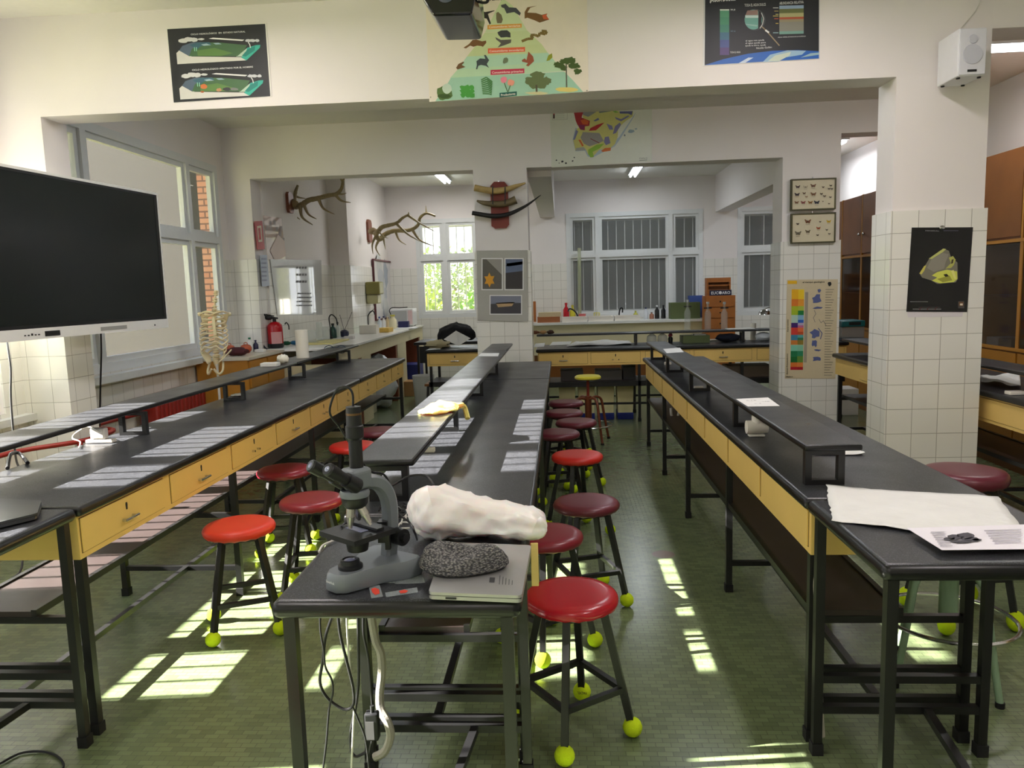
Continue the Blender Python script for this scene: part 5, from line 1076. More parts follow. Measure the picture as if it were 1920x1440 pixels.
# ================================================================== RADIATOR AND PIPES
REDP = mat('dark red enamel', (140, 32, 24), .4, noise=.1)
a = X(277, 740, -3.36); b = X(372, 720, -3.36)
o = thing('radiator', 'dark red ribbed radiator under the left window', 'radiator', (-3.36, (a.y + b.y) / 2, .12)); nS2 = 13
for i in range(nS2):
    yy = a.y + (b.y - a.y) * (i + .5) / nS2; MB().rbox(-3.45, -3.29, yy - .030, yy + .030, .12, .70, .018, 2).build('rib', REDP, o)
m = MB(); m.cyl((-3.37, a.y, .64), (-3.37, b.y, .64), .022, 12); m.build('header_pipe', REDP, o); m = MB(); m.cyl((-3.37, a.y, .18), (-3.37, b.y, .18), .022, 12); m.build('header_pipe', REDP, o)
for yy in (a.y + .1, b.y - .1): B(-3.42, -3.34, yy - .02, yy + .02, 0, .12).build('foot', REDP, o)
pz = X(200, 768, -3.42).z
o = thing('heating_pipe', 'red heating pipe running along the left wall to the radiator', 'pipe', (-3.3, 5.0, .3))
m = MB(); m.tube(cat([(-3.40, 1.9, .60), (-3.40, 3.9, .62), (-3.38, 4.4, .64), (-3.14, 4.66, .65), (-3.10, 4.85, .65), (-3.14, 5.1, .65), (-3.38, 5.25, .65), (-3.38, a.y - .02, .64)], 6), .016, 10); m.build('pipe_run', REDP, o)
m = MB(); m.cyl((-3.12, 4.69, 0), (-3.12, 4.69, .65), .018, 10); m.build('riser', REDP, o)
# ================================================================== SKELETON
BONE = mat('cream plastic bone', (224, 208, 168), .5, sss=.1, noise=.08)
yS = 6.75; sc_ = 1 / 207.0
def SK(px, py, dy=0): return Y(px, py, yS + dy)
base = SK(405, 690); o = thing('skeleton_model', 'headless torso skeleton model on a white pole by the left window', 'skeleton', (base.x, yS + .02, 0))
m = MB(); spine = cat([SK(405, 546, .02), SK(403, 565, .02), SK(402, 590, .04), SK(404, 615, .06), SK(405, 640, .03), SK(405, 660, 0), SK(406, 672, .02)], 5)
m.tube(spine, .010, 8); m.build('spinal_cord', BONE, o)
for i in range(22):
    p = spine[min(int(i * (len(spine) - 1) / 21), len(spine) - 1)]; r = .016 + .009 * i / 21
    m = MB(); m.ball(p, r, 10, (1.15, 1, .62)); m.bar(p + Vector((0, r * .6, 0)), p + Vector((0, r * 1.9, -r * .8)), .006); m.bar(p - Vector((r * 1.6, -.006, 0)), p + Vector((r * 1.6, .006, 0)), .006); m.build('vertebra', BONE, o)
for i in range(10):
    py = 583 + i * 7.6; w_ = [.062, .088, .105, .116, .122, .125, .124, .118, .104, .085][i]; dr_ = .02 + i * .008; full = i < 8
    for s_ in (-1, 1):
        pts = []; top = SK(403 + i * .25, py, .05); steps = 9 if full else 6
        for j in range(steps):
            t_ = j / 8; an = PI * t_; pts.append(top + Vector((s_ * w_ * math.sin(an) ** .8, .03 - .15 * (1 - math.cos(an)) / 2 * 1.0, -dr_ * t_ * 1.6 + (.02 if j > 6 else 0) * i * .35)))
        m = MB(); m.tube(cat(pts, 3), .0078, 6); m.build('rib', BONE, o)
m = MB(); top = SK(400, 596, -.10); m.bar(top, top + Vector((0, .01, -.15)), .026, .008, up=(0, 1, 0)); m.build('sternum', BONE, o)
for s_ in (-1, 1):
    m = MB(); m.tube(cat([SK(402, 588, -.09), SK(402 + s_ * 14, 584, -.06), SK(402 + s_ * 27, 588, 0)], 4), .008, 8); m.build('clavicle', BONE, o)
    m = MB(); q = [SK(402 + s_ * 12, 590, .10), SK(402 + s_ * 27, 588, .05), SK(402 + s_ * 24, 600, .09), SK(402 + s_ * 14, 625, .11)]; m.add(q + [p + Vector((0, .008, 0)) for p in q], [(0, 1, 2, 3), (7, 6, 5, 4), (0, 4, 5, 1), (1, 5, 6, 2), (2, 6, 7, 3), (3, 7, 4, 0)]); m.ball(SK(402 + s_ * 28, 589, .03), .018, 10); m.build('scapula', BONE, o)
# pelvis: two flared wings and the sacrum
for s_ in (-1, 1):
    m = MB(); n1, n2 = 9, 7; vs = []
    for i in range(n1):
        for j in range(n2):
            u = i / (n1 - 1); v = j / (n2 - 1); an = -.5 + 2.2 * u
            R_ = .035 + v * .085 * (.75 + .35 * math.sin(u * 3)); vs.append(SK(406, 676) + Vector((s_ * (.025 + R_ * math.cos(an * .8) * .95), .05 - .13 * u * (.6 + .4 * v), R_ * math.sin(1.5 - an) * .85 + .0)))
    m.add(vs, [(i * n2 + j, i * n2 + j + 1, (i + 1) * n2 + j + 1, (i + 1) * n2 + j) for i in range(n1 - 1) for j in range(n2 - 1)], True); w_ = m.build('hip_bone', BONE, o); so = w_.modifiers.new('t', 'SOLIDIFY'); so.thickness = .009
    m = MB(); m.tube(cat([SK(406, 676) + Vector((s_ * .06, 0, -.01)), SK(406, 690) + Vector((s_ * .07, -.03, -.02)), SK(406, 700) + Vector((s_ * .045, -.06, 0)), SK(406, 690) + Vector((s_ * .01, -.08, 0))], 4), .010, 8); m.build('pubic_bone', BONE, o)
m = MB(); m.lathe([(.004, -.09), (.018, -.05), (.034, 0), (.030, .03)], SK(406, 676, .03), 12); m.build('sacrum', BONE, o)
POLE = mat('white stand pole', (222, 220, 212), .3); m = MB(); m.cyl((base.x + .012, yS, .02), (base.x + .012, yS, SK(405, 683).z), .011, 12); m.build('pole', POLE, o)
m = MB(); m.lathe([(0, 0), (.16, 0), (.16, .015), (.03, .025), (.02, .04), (0, .04)], (base.x + .012, yS, 0), 24); m.build('stand_base', POLE, o)
# ================================================================== FIRE EXTINGUISHER
REDX = mat('fire red paint', (176, 16, 28), .22, spec=.6)
c = Z(520, 661, CT); c = Y(519, 668, 8.22); c.z = CT if c.x > -3.17 else CT
cx, cy = c.x, 8.22
o = thing('fire_extinguisher', 'red fire extinguisher with black hose standing by the left rear pillar', 'fire extinguisher', (cx, cy, CT))
R_ = .082; hC = Y(519, 603, 8.22).z - CT
MB().lathe([(0, 0), (R_ * .9, 0), (R_, .02), (R_, hC * .78), (R_ * .92, hC * .88), (R_ * .6, hC * .97), (.022, hC), (0, hC)], (cx, cy, CT), 28).build('cylinder', REDX, o)
MB().lathe([(R_ * .93, .0), (R_ + .003, .02), (R_ + .003, .05)], (cx, cy, CT), 28).build('base_ring', MDK, o)
m = MB(); m.cyl((cx, cy, CT + hC), (cx, cy, CT + hC + .04), .02, 14); m.bar((cx - .02, cy, CT + hC + .045), (cx + .04, cy, CT + hC + .035), .022, .018); m.bar((cx, cy, CT + hC + .06), (cx - .10, cy - .02, CT + hC + .085), .024, .012); m.ball((cx - .05, cy - .03, CT + hC + .05), .036, 12, (1.4, 1, .9)); m.build('valve_handle', MDK, o)
m = MB(); m.tube(cat([Vector((cx - .06, cy - .05, CT + hC + .05)), Y(494, 590, 8.15), Y(488, 605, 8.12), Y(487, 630, 8.1), Y(495, 650, 8.08), Y(512, 662, 8.06), Y(535, 671, 8.03), Y(548, 672, 8.0)], 6), .011, 8); m.build('hose', MDK, o)
m = MB()
for i in range(7): t0_, t1_ = i / 7 * 1.5 - .2, (i + 1) / 7 * 1.5 - .2; m.add([(cx + (R_ + .001) * math.sin(t), cy - (R_ + .001) * math.cos(t), CT + z) for t, z in ((t0_, .05), (t1_, .05), (t1_, hC * .62), (t0_, hC * .62))], [(0, 1, 2, 3)])
m.build('label', mat('pale red label', (206, 150, 150), .4), o)
cable('wall_hook', 'small black hook on the tiles beside the red extinguisher', [Y(534, 608, 8.3), Y(537, 605, 8.3), Y(541, 610, 8.3), Y(542, 618, 8.3)], .007, CABLE, cat_='hook')
# ================================================================== ANTLERS AND HORNS
ANT = mat('olive brown antler', (142, 126, 92), .55, noise=.35, nscale=25, bump=.3, bscale=60); ANP = mat('pale antler', (176, 160, 120), .5, noise=.35, nscale=22, bump=.3, bscale=60); PLQ = mat('red brown plaque', (118, 62, 40), .4, noise=.15, nscale=8)
def antler(label, y0, cpl, beams, m_, xw, plq):
    def A(a, b, d=0): return Y(460 + a / 4.364, 320 + b / 4.364, y0 + d)
    pc = A(*plq[:2]); hw, hh = plq[2], plq[3]
    yc = X(460 + plq[0] / 4.364, 320 + plq[1] / 4.364, xw).y; zc = X(460 + plq[0] / 4.364, 320 + plq[1] / 4.364, xw).z
    o = thing('mounted_antlers', label, 'antlers', (xw, yc, zc - hh))
    oct_ = [(-hw, -hh * .75), (-hw * .6, -hh), (hw * .6, -hh), (hw, -hh * .75), (hw, hh * .75), (hw * .6, hh), (-hw * .6, hh), (-hw, hh * .75)]
    MB().prism(oct_, lambda a, b, d: Vector((xw + d, yc + a, zc + b)), 0.0, .035).build('plaque', PLQ, o)
    s0 = A(*cpl); m = MB(); m.ball((s0 + Vector((xw + .04, yc, zc))) / 2, .055, 12, (1.3, .8, .9), .15); m.build('skull_cap', mat('skull bone', (150, 130, 96), .6), o)
    for bi, (pts, r, tines) in enumerate(beams):
        d0 = (-.10 if bi == 0 else .12); m = MB(); q = cat([A(a, b, d0 * min(1, i * .4)) for i, (a, b) in enumerate(pts)], 5); k_ = len(q)
        m.tube(q, [r * 1.3 * (1 - .62 * i / (k_ - 1)) * (1 + .06 * math.sin(i * 2.3)) for i in range(k_)], 9)
        for tp_, tr in tines:
            q = cat([A(a, b, d0 * (1 if i == 0 else 1 + .2 * i)) for i, (a, b) in enumerate(tp_)], 5); k_ = len(q); m.tube(q, [tr * 1.35 * (1 - .85 * i / (k_ - 1)) for i in range(k_)], 8)
        m.build('antler', m_, o)
antler('dark antlers mounted high on the wall above the glossy poster', 9.25, (390, 275), [
    ([(385, 290), (430, 290), (470, 275), (520, 242), (600, 225), (680, 203), (745, 190), (785, 150), (797, 100), (795, 75)], .030, [([(600, 232), (640, 310), (730, 357)], .017), ([(478, 275), (515, 355), (582, 396)], .017), ([(450, 285), (465, 380), (552, 444)], .020), ([(738, 198), (785, 245), (862, 262)], .016), ([(750, 188), (795, 192), (828, 184)], .011), ([(795, 85), (780, 68), (763, 60)], .012), ([(795, 85), (806, 70), (820, 55)], .012)]),
    ([(390, 275), (400, 225), (412, 170), (430, 120)], .028, [([(418, 212), (450, 222), (492, 226)], .012), ([(400, 285), (400, 355), (447, 400)], .018)])], ANT, -3.2, (352, 262, .085, .12))
antler('pale antlers mounted beside the bright back window', 10.9, (1060, 495), [
    ([(1062, 520), (1085, 500), (1120, 462), (1180, 445), (1240, 428), (1285, 388), (1332, 362)], .030, [([(1332, 365), (1336, 350), (1334, 338)], .012), ([(1332, 365), (1420, 425), (1548, 497)], .016), ([(1245, 440), (1330, 520), (1435, 580)], .018), ([(1080, 510), (1040, 600), (1045, 682)], .018), ([(1095, 500), (1130, 540), (1172, 552)], .010)]),
    ([(1070, 530), (1100, 560), (1145, 520), (1220, 492), (1300, 492), (1370, 478), (1415, 440), (1430, 385), (1482, 350), (1555, 372)], .030, [([(1482, 352), (1479, 320), (1477, 285)], .012), ([(1368, 485), (1430, 570), (1542, 617)], .017), ([(1228, 495), (1258, 565), (1316, 607)], .016), ([(1100, 555), (1068, 630), (1102, 697)], .018), ([(1128, 535), (1136, 590), (1146, 643)], .014)])], ANP, -2.93, (1005, 495, .11, .17))
def TR(a, b, d=0): p = Y(880 + a / 10.286, 320 + b / 10.286, 8.05 - d); return p
o = thing('horn_trophy', 'red octagonal plaque with three curved horns on the middle pillar', 'trophy', (TR(590, 700).x, 8.03, TR(590, 1120).z))
q = [TR(a, b) for a, b in ((410, 300), (480, 220), (680, 220), (745, 300), (770, 1040), (720, 1110), (500, 1120), (430, 1070))]
m = MB(); m.add([Vector((p.x, 8.049, p.z)) for p in q] + [Vector((p.x, 8.02, p.z)) for p in q], [tuple(range(8)), tuple(reversed(range(8, 16)))] + [(i, (i + 1) % 8, 8 + (i + 1) % 8, 8 + i) for i in range(8)]); m.build('plaque', mat('crimson plaque', (120, 44, 32), .4, noise=.2, nscale=10), o)
HU = .00055
for pts, colr in (([(100, 330, 62), (250, 360, 58), (430, 390, 62), (600, 385, 60), (760, 350, 50), (900, 300, 40), (1085, 238, 14)], mat('tan horn', (176, 150, 96), .45, noise=.4, nscale=18)), ([(145, 580, 16), (260, 618, 40), (420, 640, 55), (600, 645, 60), (760, 615, 65), (900, 560, 78)], mat('brown horn', (104, 90, 62), .5, noise=.3, nscale=18)),
                  ([(55, 815, 40), (250, 850, 42), (430, 875, 44), (600, 870, 42), (780, 830, 38), (950, 755, 32), (1150, 640, 22), (1380, 468, 5)], mat('black horn', (30, 28, 28), .45, noise=.3, nscale=18))):
    q = cat([TR(a, b, .07) for a, b, r in pts], 5); rr = []
    for i in range(len(q)): f = i / (len(q) - 1) * (len(pts) - 1); k_ = min(int(f), len(pts) - 2); rr.append((pts[k_][2] + (pts[k_ + 1][2] - pts[k_][2]) * (f - k_)) * HU)
    m = MB(); m.tube(q, rr, 12); m.build('horn', colr, o)
for a in (450, 690): m = MB(); m.tube([TR(a, 305, .03), TR(a, 330, .105), TR(a, 455, .105), TR(a, 640, .10), TR(a, 690, .03)], .006, 6); m.build('strap', MDK, o)
m = MB(); m.tube([TR(560, 215, .02), TR(565, 192, .02), TR(590, 188, .02), TR(600, 215, .02)], .004, 6); m.build('hanger', CHROME, o)

# ================================================================== SWIVEL STOOLS
def swivel(x, y, zs, body, seatm, label, rz, seat_r=.165, ringz=.22, name='swivel_stool'):
    o = thing(name, label, 'stool', (x, y, 0)); b = mat('swivel ' + str(body), body, .35, noise=.1)
    MB().lathe([(0, zs), (seat_r * .9, zs), (seat_r, zs - .012), (seat_r, zs - .028), (seat_r * .9, zs - .036), (0, zs - .036)], (x, y, 0), 36).build('seat', seatm, o)
    MB().cyl((x, y, .36), (x, y, zs - .037), .014, 12).build('screw', mat('red brown screw', (120, 40, 26), .4), o)
    MB().cyl((x, y, .24), (x, y, .46), .034, 20).build('hub', b, o)
    for k in range(4):
        a = rz + k * PI / 2; d = Vector((math.cos(a), math.sin(a), 0)); c = Vector((x, y, 0))
        m = MB(); m.tube(cat([c + d * .03 + Vector((0, 0, .43)), c + d * .10 + Vector((0, 0, .445)), c + d * .155 + Vector((0, 0, .41)), c + d * .18 + Vector((0, 0, .30)), c + d * .215 + Vector((0, 0, .12)), c + d * .24 + Vector((0, 0, .012))], 5), .013, 10); l = m.build('leg', b, o)
        MB().cyl(c + d * .24 + Vector((0, 0, 0)), c + d * .24 + Vector((0, 0, .02)), .016, 10).build('foot', BLKP, l)
    m = MB(); m.tube([Vector((x + .235 * math.cos(t * PI / 16), y + .235 * math.sin(t * PI / 16), ringz)) for t in range(32)], .0075, 8, closed=True); m.build('foot_ring', CHROME, o)
    return o
swivel(.245, 7.62, .665, (108, 54, 30), mat('yellow painted wood seat', (206, 196, 62), .35), 'brown swivel stool with a round yellow seat at the end of the centre aisle', .55, .13, .17)
swivel(1.46, 2.93, .56, (126, 152, 122), VIN_R, 'green swivel stool with a chrome foot ring under the right side table', .35, .15, .24)
# ================================================================== SMALL THINGS
def small(px, z, h, w_, name, label, category, rgb, d=None, y=None, rough=.5, group=None, r=.004):
    p = Z(px[0], px[1], z) if y is None else Vector((Y(px[0], px[1], y).x, y, z)); d = d or w_ * .7
    return tag(MB().rbox(p.x - w_ / 2, p.x + w_ / 2, p.y - d / 2, p.y + d / 2, z + .0005, z + h, min(r, h * .3)).build(name, mat('c %d %d %d' % rgb, rgb, rough)), label, category, group)
def bottle(px, z, h, r, rgb, cap, label, y=None, neck=.35, name='bottle', alpha=1, group=None, category='bottle'):
    p = Z(px[0], px[1], z) if y is None else Vector((Y(px[0], px[1], y).x, y, z)); o = thing(name, label, category, (p.x, p.y, z), group)
    MB().lathe([(0, .0005), (r * .95, .0005), (r, .01), (r, h * .62), (r * neck, h * .80), (r * neck, h * .88), (0, h * .88)], p, 18).build('body', mat('b %d %d %d %d' % (rgb + (int(alpha * 100),)), rgb, .25, alpha=alpha), o)
    MB().cyl(p + Vector((0, 0, h * .881)), p + Vector((0, 0, h)), r * neck * 1.25, 14).build('cap', mat('c %d %d %d' % cap, cap, .4), o); return o
def roll(px, z, h, r, label, y=None):
    p = Z(px[0], px[1], z) if y is None else Vector((Y(px[0], px[1], y).x, y, z)); o = thing('paper_towel_roll', label, 'paper towel roll', (p.x, p.y, z))
    MB().lathe([(.02, .001), (r, .001), (r, h), (.02, h), (.02, .001)], p, 28).build('paper', mat('towel paper', (232, 228, 214), .85), o); MB().lathe([(.017, .001), (.0195, .001), (.0195, h - .002), (.017, h - .002), (.017, .001)], p, 16).build('cardboard_core', mat('cardboard', (172, 140, 98), .8), o); return o
def gooseneck(px, z, pts, y, label, base=.02, r=.008, category='tap', name='gooseneck_tap', rgbm=None):
    m_ = rgbm or CABLE; p = Vector((Y(px[0], px[1], y).x, y, z)); o = thing(name, label, category, tuple(p)); MB().cyl(p + Vector((0, 0, .0005)), p + Vector((0, 0, .03)), base, 14).build('base', m_, o)
    m = MB(); m.tube(cat([p + Vector((0, 0, .03))] + [Y(a, b, y) for a, b in pts], 5), r, 8); m.build('neck', m_, o); return o
# on the left raised shelf and bench
roll((568, 671), .996, .245, .055, 'tall cream paper towel roll standing on the left raised shelf')
small((507, 687), .996, .03, .13, 'carton', 'flat white box on the left raised shelf beside the crumpled tissue', 'box', (232, 232, 228), .09)
def scrap(px, z, r, name, label, category, m_, jit=.35, sq=.6, seed=1, sx=1, y=None):
    p = Z(px[0], px[1], z) if y is None else Vector((Y(px[0], px[1], y).x, y, z)); m = MB(); m.ball(p + Vector((0, 0, r * sq)), r, 14, (sx, 1, sq), jit, seed)
    for v in m.v: v.z = max(v.z, z + .001)
    return tag(m.build(name, m_), label, category)
TIS = mat('white tissue', (232, 228, 212), .8)
scrap((531, 682), .996, .045, 'crumpled_tissue', 'crumpled white tissue on the left raised shelf', 'tissue', TIS, .3, .85, 3)
scrap((446, 743), .85, .035, 'crumpled_tissue', 'small white scrap under the second bracket of the left bench', 'tissue', TIS, .3, .3, 4, 1.3)
m = MB(); 
for c_ in ((617, 655), (640, 655)): m.tube([Y(c_[0] + 9 * math.cos(t * .52), c_[1] + 7 * math.sin(t * .52), 7.75) for t in range(12)], .005, 6, closed=True)
m.tube([Y(626, 653, 7.75), Y(631, 653, 7.75)], .005, 6); m.box(Y(612, 660, 7.75).x, Y(645, 660, 7.75).x, 7.745, 7.755, .996, 1.0)
m.bar((Y(617, 660, 7.75).x, 7.75, 1.0), Y(617, 661, 7.75), .005); m.bar((Y(640, 660, 7.75).x, 7.75, 1.0), Y(640, 661, 7.75), .005)
tag(m.build('wire_stand', mat('blue grey wire', (70, 84, 96), .4)), 'blue grey wire ring stand at the far end of the left raised shelf', 'stand')
# on the wooden cabinet
zc_ = .9725
small((384, 662), zc_, .10, .055, 'carton', 'small blue carton on the wooden cabinet behind the skeleton', 'box', (48, 62, 130), y=7.35)
small((394, 662), zc_, .085, .06, 'carton', 'orange carton on the wooden cabinet beside the blue one', 'box', (214, 104, 40), y=7.5)
OR = mat('terracotta pot', (178, 84, 48), .55, noise=.15)
for (px_, yy, l_) in (((430, 655), 7.55, 'round orange pot on the wooden cabinet, nearer the skeleton'), ((461, 655), 7.6, 'round orange pot on the wooden cabinet, nearer the bottles')):
    p = Vector((Y(px_[0], 650, yy).x, yy, zc_)); o = thing('clay_pot', l_, 'pot', tuple(p)); MB().lathe([(0, .001), (.03, .001), (.055, .03), (.058, .055), (.045, .08), (.02, .09), (0, .09)], p, 20).build('bowl', OR, o); m = MB(); m.tube([p + Vector((.018 * math.cos(t * .63), 0, .095 + .014 * math.sin(t * .63))) for t in range(10)], .004, 6, closed=True); m.build('handle', OR, o)
bottle((469, 655), zc_, .15, .03, (225, 225, 220), (30, 120, 80), 'white bottle with a green cap on the wooden cabinet', 7.75)
bottle((480, 655), zc_, .12, .026, (36, 34, 66), (30, 30, 60), 'dark blue bottle on the wooden cabinet', 7.8)
scrap((446, 664), zc_, .075, 'dark_cloth', 'bunched dark red cloth on the wooden cabinet', 'cloth', mat('dark red cloth', (70, 26, 30), .9), .3, .55, 6, 1.4, 7.3)
small((488, 657), zc_, .03, .10, 'plastic_tray', 'small white tray on the wooden cabinet beside the extinguisher', 'tray', (214, 214, 208), y=7.7)
# on the long wall counter
zk = CT + .0005
scrap((538, 650), zk, .04, 'sponge', 'green sponge on the counter just right of the extinguisher', 'sponge', mat('green sponge', (24, 84, 56), .9), .25, .6, 8, 1.2, 8.6)
scrap((553, 650), zk, .04, 'sponge', 'blue sponge on the counter right of the green one', 'sponge', mat('blue sponge', (36, 96, 136), .9), .25, .6, 9, 1.2, 8.65)
small((608, 655), zk, .018, .42, 'tray', 'pale yellow tray on the wall counter behind the paper towel roll', 'tray', (206, 196, 130), .7, y=8.9)
GLS = mat('laboratory glass', (215, 225, 222), .03, alpha=.22, spec=.9)
def glass(px, z, h, r, label, y, name='measuring_cylinder', category='glassware', fl=1):
    p = Vector((Y(px[0], px[1], y).x, y, z)); o = thing(name, label, category, tuple(p)); MB().lathe([(r * .9, 0), (r, .004), (r * fl, h), (r * fl - .003, h), (r - .004, .006), (0, .006)], p, 18).build('glass_wall', GLS, o); MB().lathe([(0, 0), (r * 1.5, 0), (r * 1.4, .006), (0, .006)], p, 18).build('foot', GLS, o); return o
glass((600, 640), zk + .018, .22, .035, 'tall clear glass cylinder on the yellow tray', 9.0); glass((586, 640), zk + .018, .14, .05, 'wide clear glass beaker on the yellow tray', 8.75, 'beaker')
glass((612, 640), zk + .018, .16, .045, 'clear glass beaker at the back of the yellow tray', 9.15, 'beaker')
bottle((625, 630), zk, .19, .045, (18, 62, 48), (16, 16, 18), 'dark green bottle with a black spout on the wall counter', 9.75)
gooseneck((621, 628), zk, [(619, 612), (617, 596), (622, 590), (630, 597), (633, 610)], 9.6, 'black gooseneck tap beside the green bottle on the wall counter')
bottle((634, 630), zk, .20, .032, (200, 206, 196), (24, 24, 28), 'pale pump bottle with a black top on the wall counter', 9.9)
p = Vector((Y(646, 628, 10.0).x, 10.0, zk)); o = thing('antenna_ball', 'dark blue ball base with two thin rods on the wall counter', 'stand', tuple(p)); MB().lathe([(0, 0), (.045, 0), (.06, .03), (.055, .07), (.03, .09), (0, .095)], p, 18).build('base', mat('dark blue plastic', (30, 34, 58), .4), o)
for a, b in ((637, 590), (660, 585)): m = MB(); m.cyl(p + Vector((0, 0, .08)), Y(a, b, 10.0), .003, 6); m.build('rod', CABLE, o)
small((655, 635), zk, .035, .12, 'carton', 'small pale box near the rods on the wall counter', 'box', (206, 200, 196), y=9.5)
small((693, 628), zk, .12, .24, 'carton', 'white carton on the wall counter before the pier', 'box', (218, 214, 204), .18, y=10.6)
small((722, 625), zk, .06, .18, 'folder', 'yellow folder box on the wall counter beside the white carton', 'folder', (204, 170, 80), .3, y=10.9)
scrap((684, 615), zk, .055, 'green_flask', 'bright green flask behind the white carton on the wall counter', 'flask', mat('green plastic', (50, 170, 120), .3), .05, .9, 2, 1, 11.0)
gooseneck((691, 612), zk, [(690, 600), (691, 590), (699, 583), (703, 590)], 11.1, 'black gooseneck tap behind the white carton', .03)
gooseneck((729, 600), zk, [(733, 592), (730, 583), (735, 577), (750, 577), (764, 576)], 12.1, 'black bent lamp arm in front of the framed map', .03, .007, 'lamp arm', 'lamp_arm')
for a, c_, cp, l_ in ((712, (190, 200, 210), (60, 80, 140), 'clear bottle with a blue cap on the wall counter'), (720, (216, 216, 216), (40, 40, 90), 'white bottle with a dark cap on the wall counter'), (727, (196, 176, 140), (200, 190, 180), 'beige bottle on the wall counter')): bottle((a, 612), zk, .20, .032, c_, cp, l_, 11.6 + (a - 712) * .02)
bottle((737, 612), zk, .22, .06, (222, 214, 180), (196, 186, 80), 'cream jug with a yellow top on the wall counter', 11.75, .5, 'jug', category='jug')
o = thing('microwave_oven', 'white microwave oven at the far end of the wall counter', 'microwave', (Y(756, 600, 12.6).x, 12.6, zk)); p = Y(756, 600, 12.6)
MB().rbox(p.x - .20, p.x + .20, 12.42, 12.78, zk + .012, zk + .29, .012).build('housing', mat('appliance white', (212, 212, 212), .35), o); B(p.x - .18, p.x + .10, 12.412, 12.4195, zk + .04, zk + .26).build('door', mat('appliance grey', (170, 172, 172), .2), o); B(p.x + .12, p.x + .19, 12.412, 12.4195, zk + .04, zk + .26).build('control_panel', mat('pink panel', (206, 180, 182), .5), o)
for a in (-.17, .17):
    for b in (12.46, 12.74): MB().cyl((p.x + a, b, zk), (p.x + a, b, zk + .013), .012, 8).build('foot', BLKP, o)
small((757, 605), zk, .10, .16, 'carton', 'dark blue box in front of the microwave oven', 'box', (34, 40, 88), .12, y=12.1)
small((762, 610), zk, .012, .30, 'paper_stack', 'loose white papers at the far end of the wall counter', 'papers', (226, 228, 232), .22, y=11.75)
# dispenser on the wall
p = X(688, 550, -2.93)
o = thing('towel_dispenser', 'olive green towel dispenser on the tiled wall above the counter', 'dispenser', (-2.85, p.y, p.z - .2)); a = X(683, 525, -2.916); OLV = mat('olive dispenser', (128, 122, 66), .35)
MB().rbox(-2.916, -2.70, p.y - .14, p.y + .14, p.z - .02, p.z + .17, .02).build('cover', OLV, o); MB().rbox(-2.915, -2.74, p.y - .12, p.y + .12, p.z - .16, p.z - .021, .02).build('tray', mat('pale olive plastic', (176, 172, 130), .4), o)
m = MB(); m.tube(cat([Vector((-2.84, p.y, p.z - .16)), Vector((-2.82, p.y - .03, p.z - .23)), Vector((-2.88, p.y - .10, p.z - .28))], 5), .004, 6); m.build('cord', CABLE, o)
# things under the wall counter
PB = mat('white plastic bag', (210, 214, 220), .35, bump=.3, bscale=20)
scrap((710, 668), 0.0, .28, 'plastic_bag', 'white plastic bags bunched in the opening under the wall counter', 'bag', PB, .25, 1.25, 5, .8, 10.1)
small((682, 674), 0.0, .45, .2, 'carton', 'pale carton standing under the wall counter beside the plastic bags', 'box', (190, 184, 160), .3, y=9.65)
small((770, 705), 0.0, .42, .34, 'crate', 'blue crate at the far open end under the wall counter', 'crate', (34, 44, 120), .4, y=11.9)
small((762, 712), 0.0, .22, .28, 'cardboard_box', 'brown cardboard box on the floor in front of the blue crate', 'box', (160, 122, 78), .28, y=11.3)
o = tag(MB().lathe([(0, 0), (.12, 0), (.15, .42), (.145, .42), (.115, .01), (0, .01)], (Y(793, 690, 10.2).x, 10.2, 0), 24).build('waste_bin', mat('white bin', (206, 208, 206), .4)), 'white waste bin on the floor at the end of the wall counter', 'bin')
# short bench in front of the window, and the dark table behind it
zt2 = .8505
scrap((822, 652), zt2, .11, 'rag', 'heap of beige rags on the short bench before the window', 'rags', mat('beige rag', (170, 160, 126), .9), .4, .5, 12, 1.3, 9.12)
o = quad_slab(MB(), [Y(832, 636, 9.27), Y(855, 620, 9.33), Y(882, 634, 9.29), Y(860, 648, 9.2)], .004); tag(o.build('paper_sheet', PAPER), 'white sheet of card leaning on the dark coat on the short bench', 'card')
o = thing('rear_table', 'dark table behind the short bench, under the bright window', 'table', (-1.5, 10.6, 0)); MB().rbox(-2.05, -.95, 10.5, 11.2, .80, .84, .008).build('table_top', MDK, o)
for x in (-2.0, -1.0):
    for y in (10.55, 11.15): sq_leg(x, y, .80).build('leg', None, o)
B(-1.98, -1.02, 10.54, 10.56, .55, .78).build('modesty_panel', MDK, o)
crumple('black_coat', 'black coat thrown in a heap on the short bench before the window', 'coat', [(-1.53, 9.48, .93), (-1.45, 9.5, .98), (-1.33, 9.53, 1.03), (-1.2, 9.53, 1.02), (-1.08, 9.53, .96)], [(.05, .07), (.13, .11), (.15, .13), (.13, .10), (.05, .05)], mat('black cloth', (20, 20, 23), .85), jit=.22, seed=21)
o = thing('wooden_stool', 'dark wooden stool under the short bench by the window', 'stool', (Y(830, 700, 9.3).x, 9.3, 0)); p = o.location; MB().rbox(p.x - .2, p.x + .2, 9.12, 9.48, .40, .43, .006).build('seat', OAKD, o)
for a in (-.16, .16):
    for b in (-.14, .14): MB().bar((p.x + a, 9.3 + b, .40), (p.x + a * 1.15, 9.3 + b * 1.15, 0), .03).build('leg', BLKM, o)
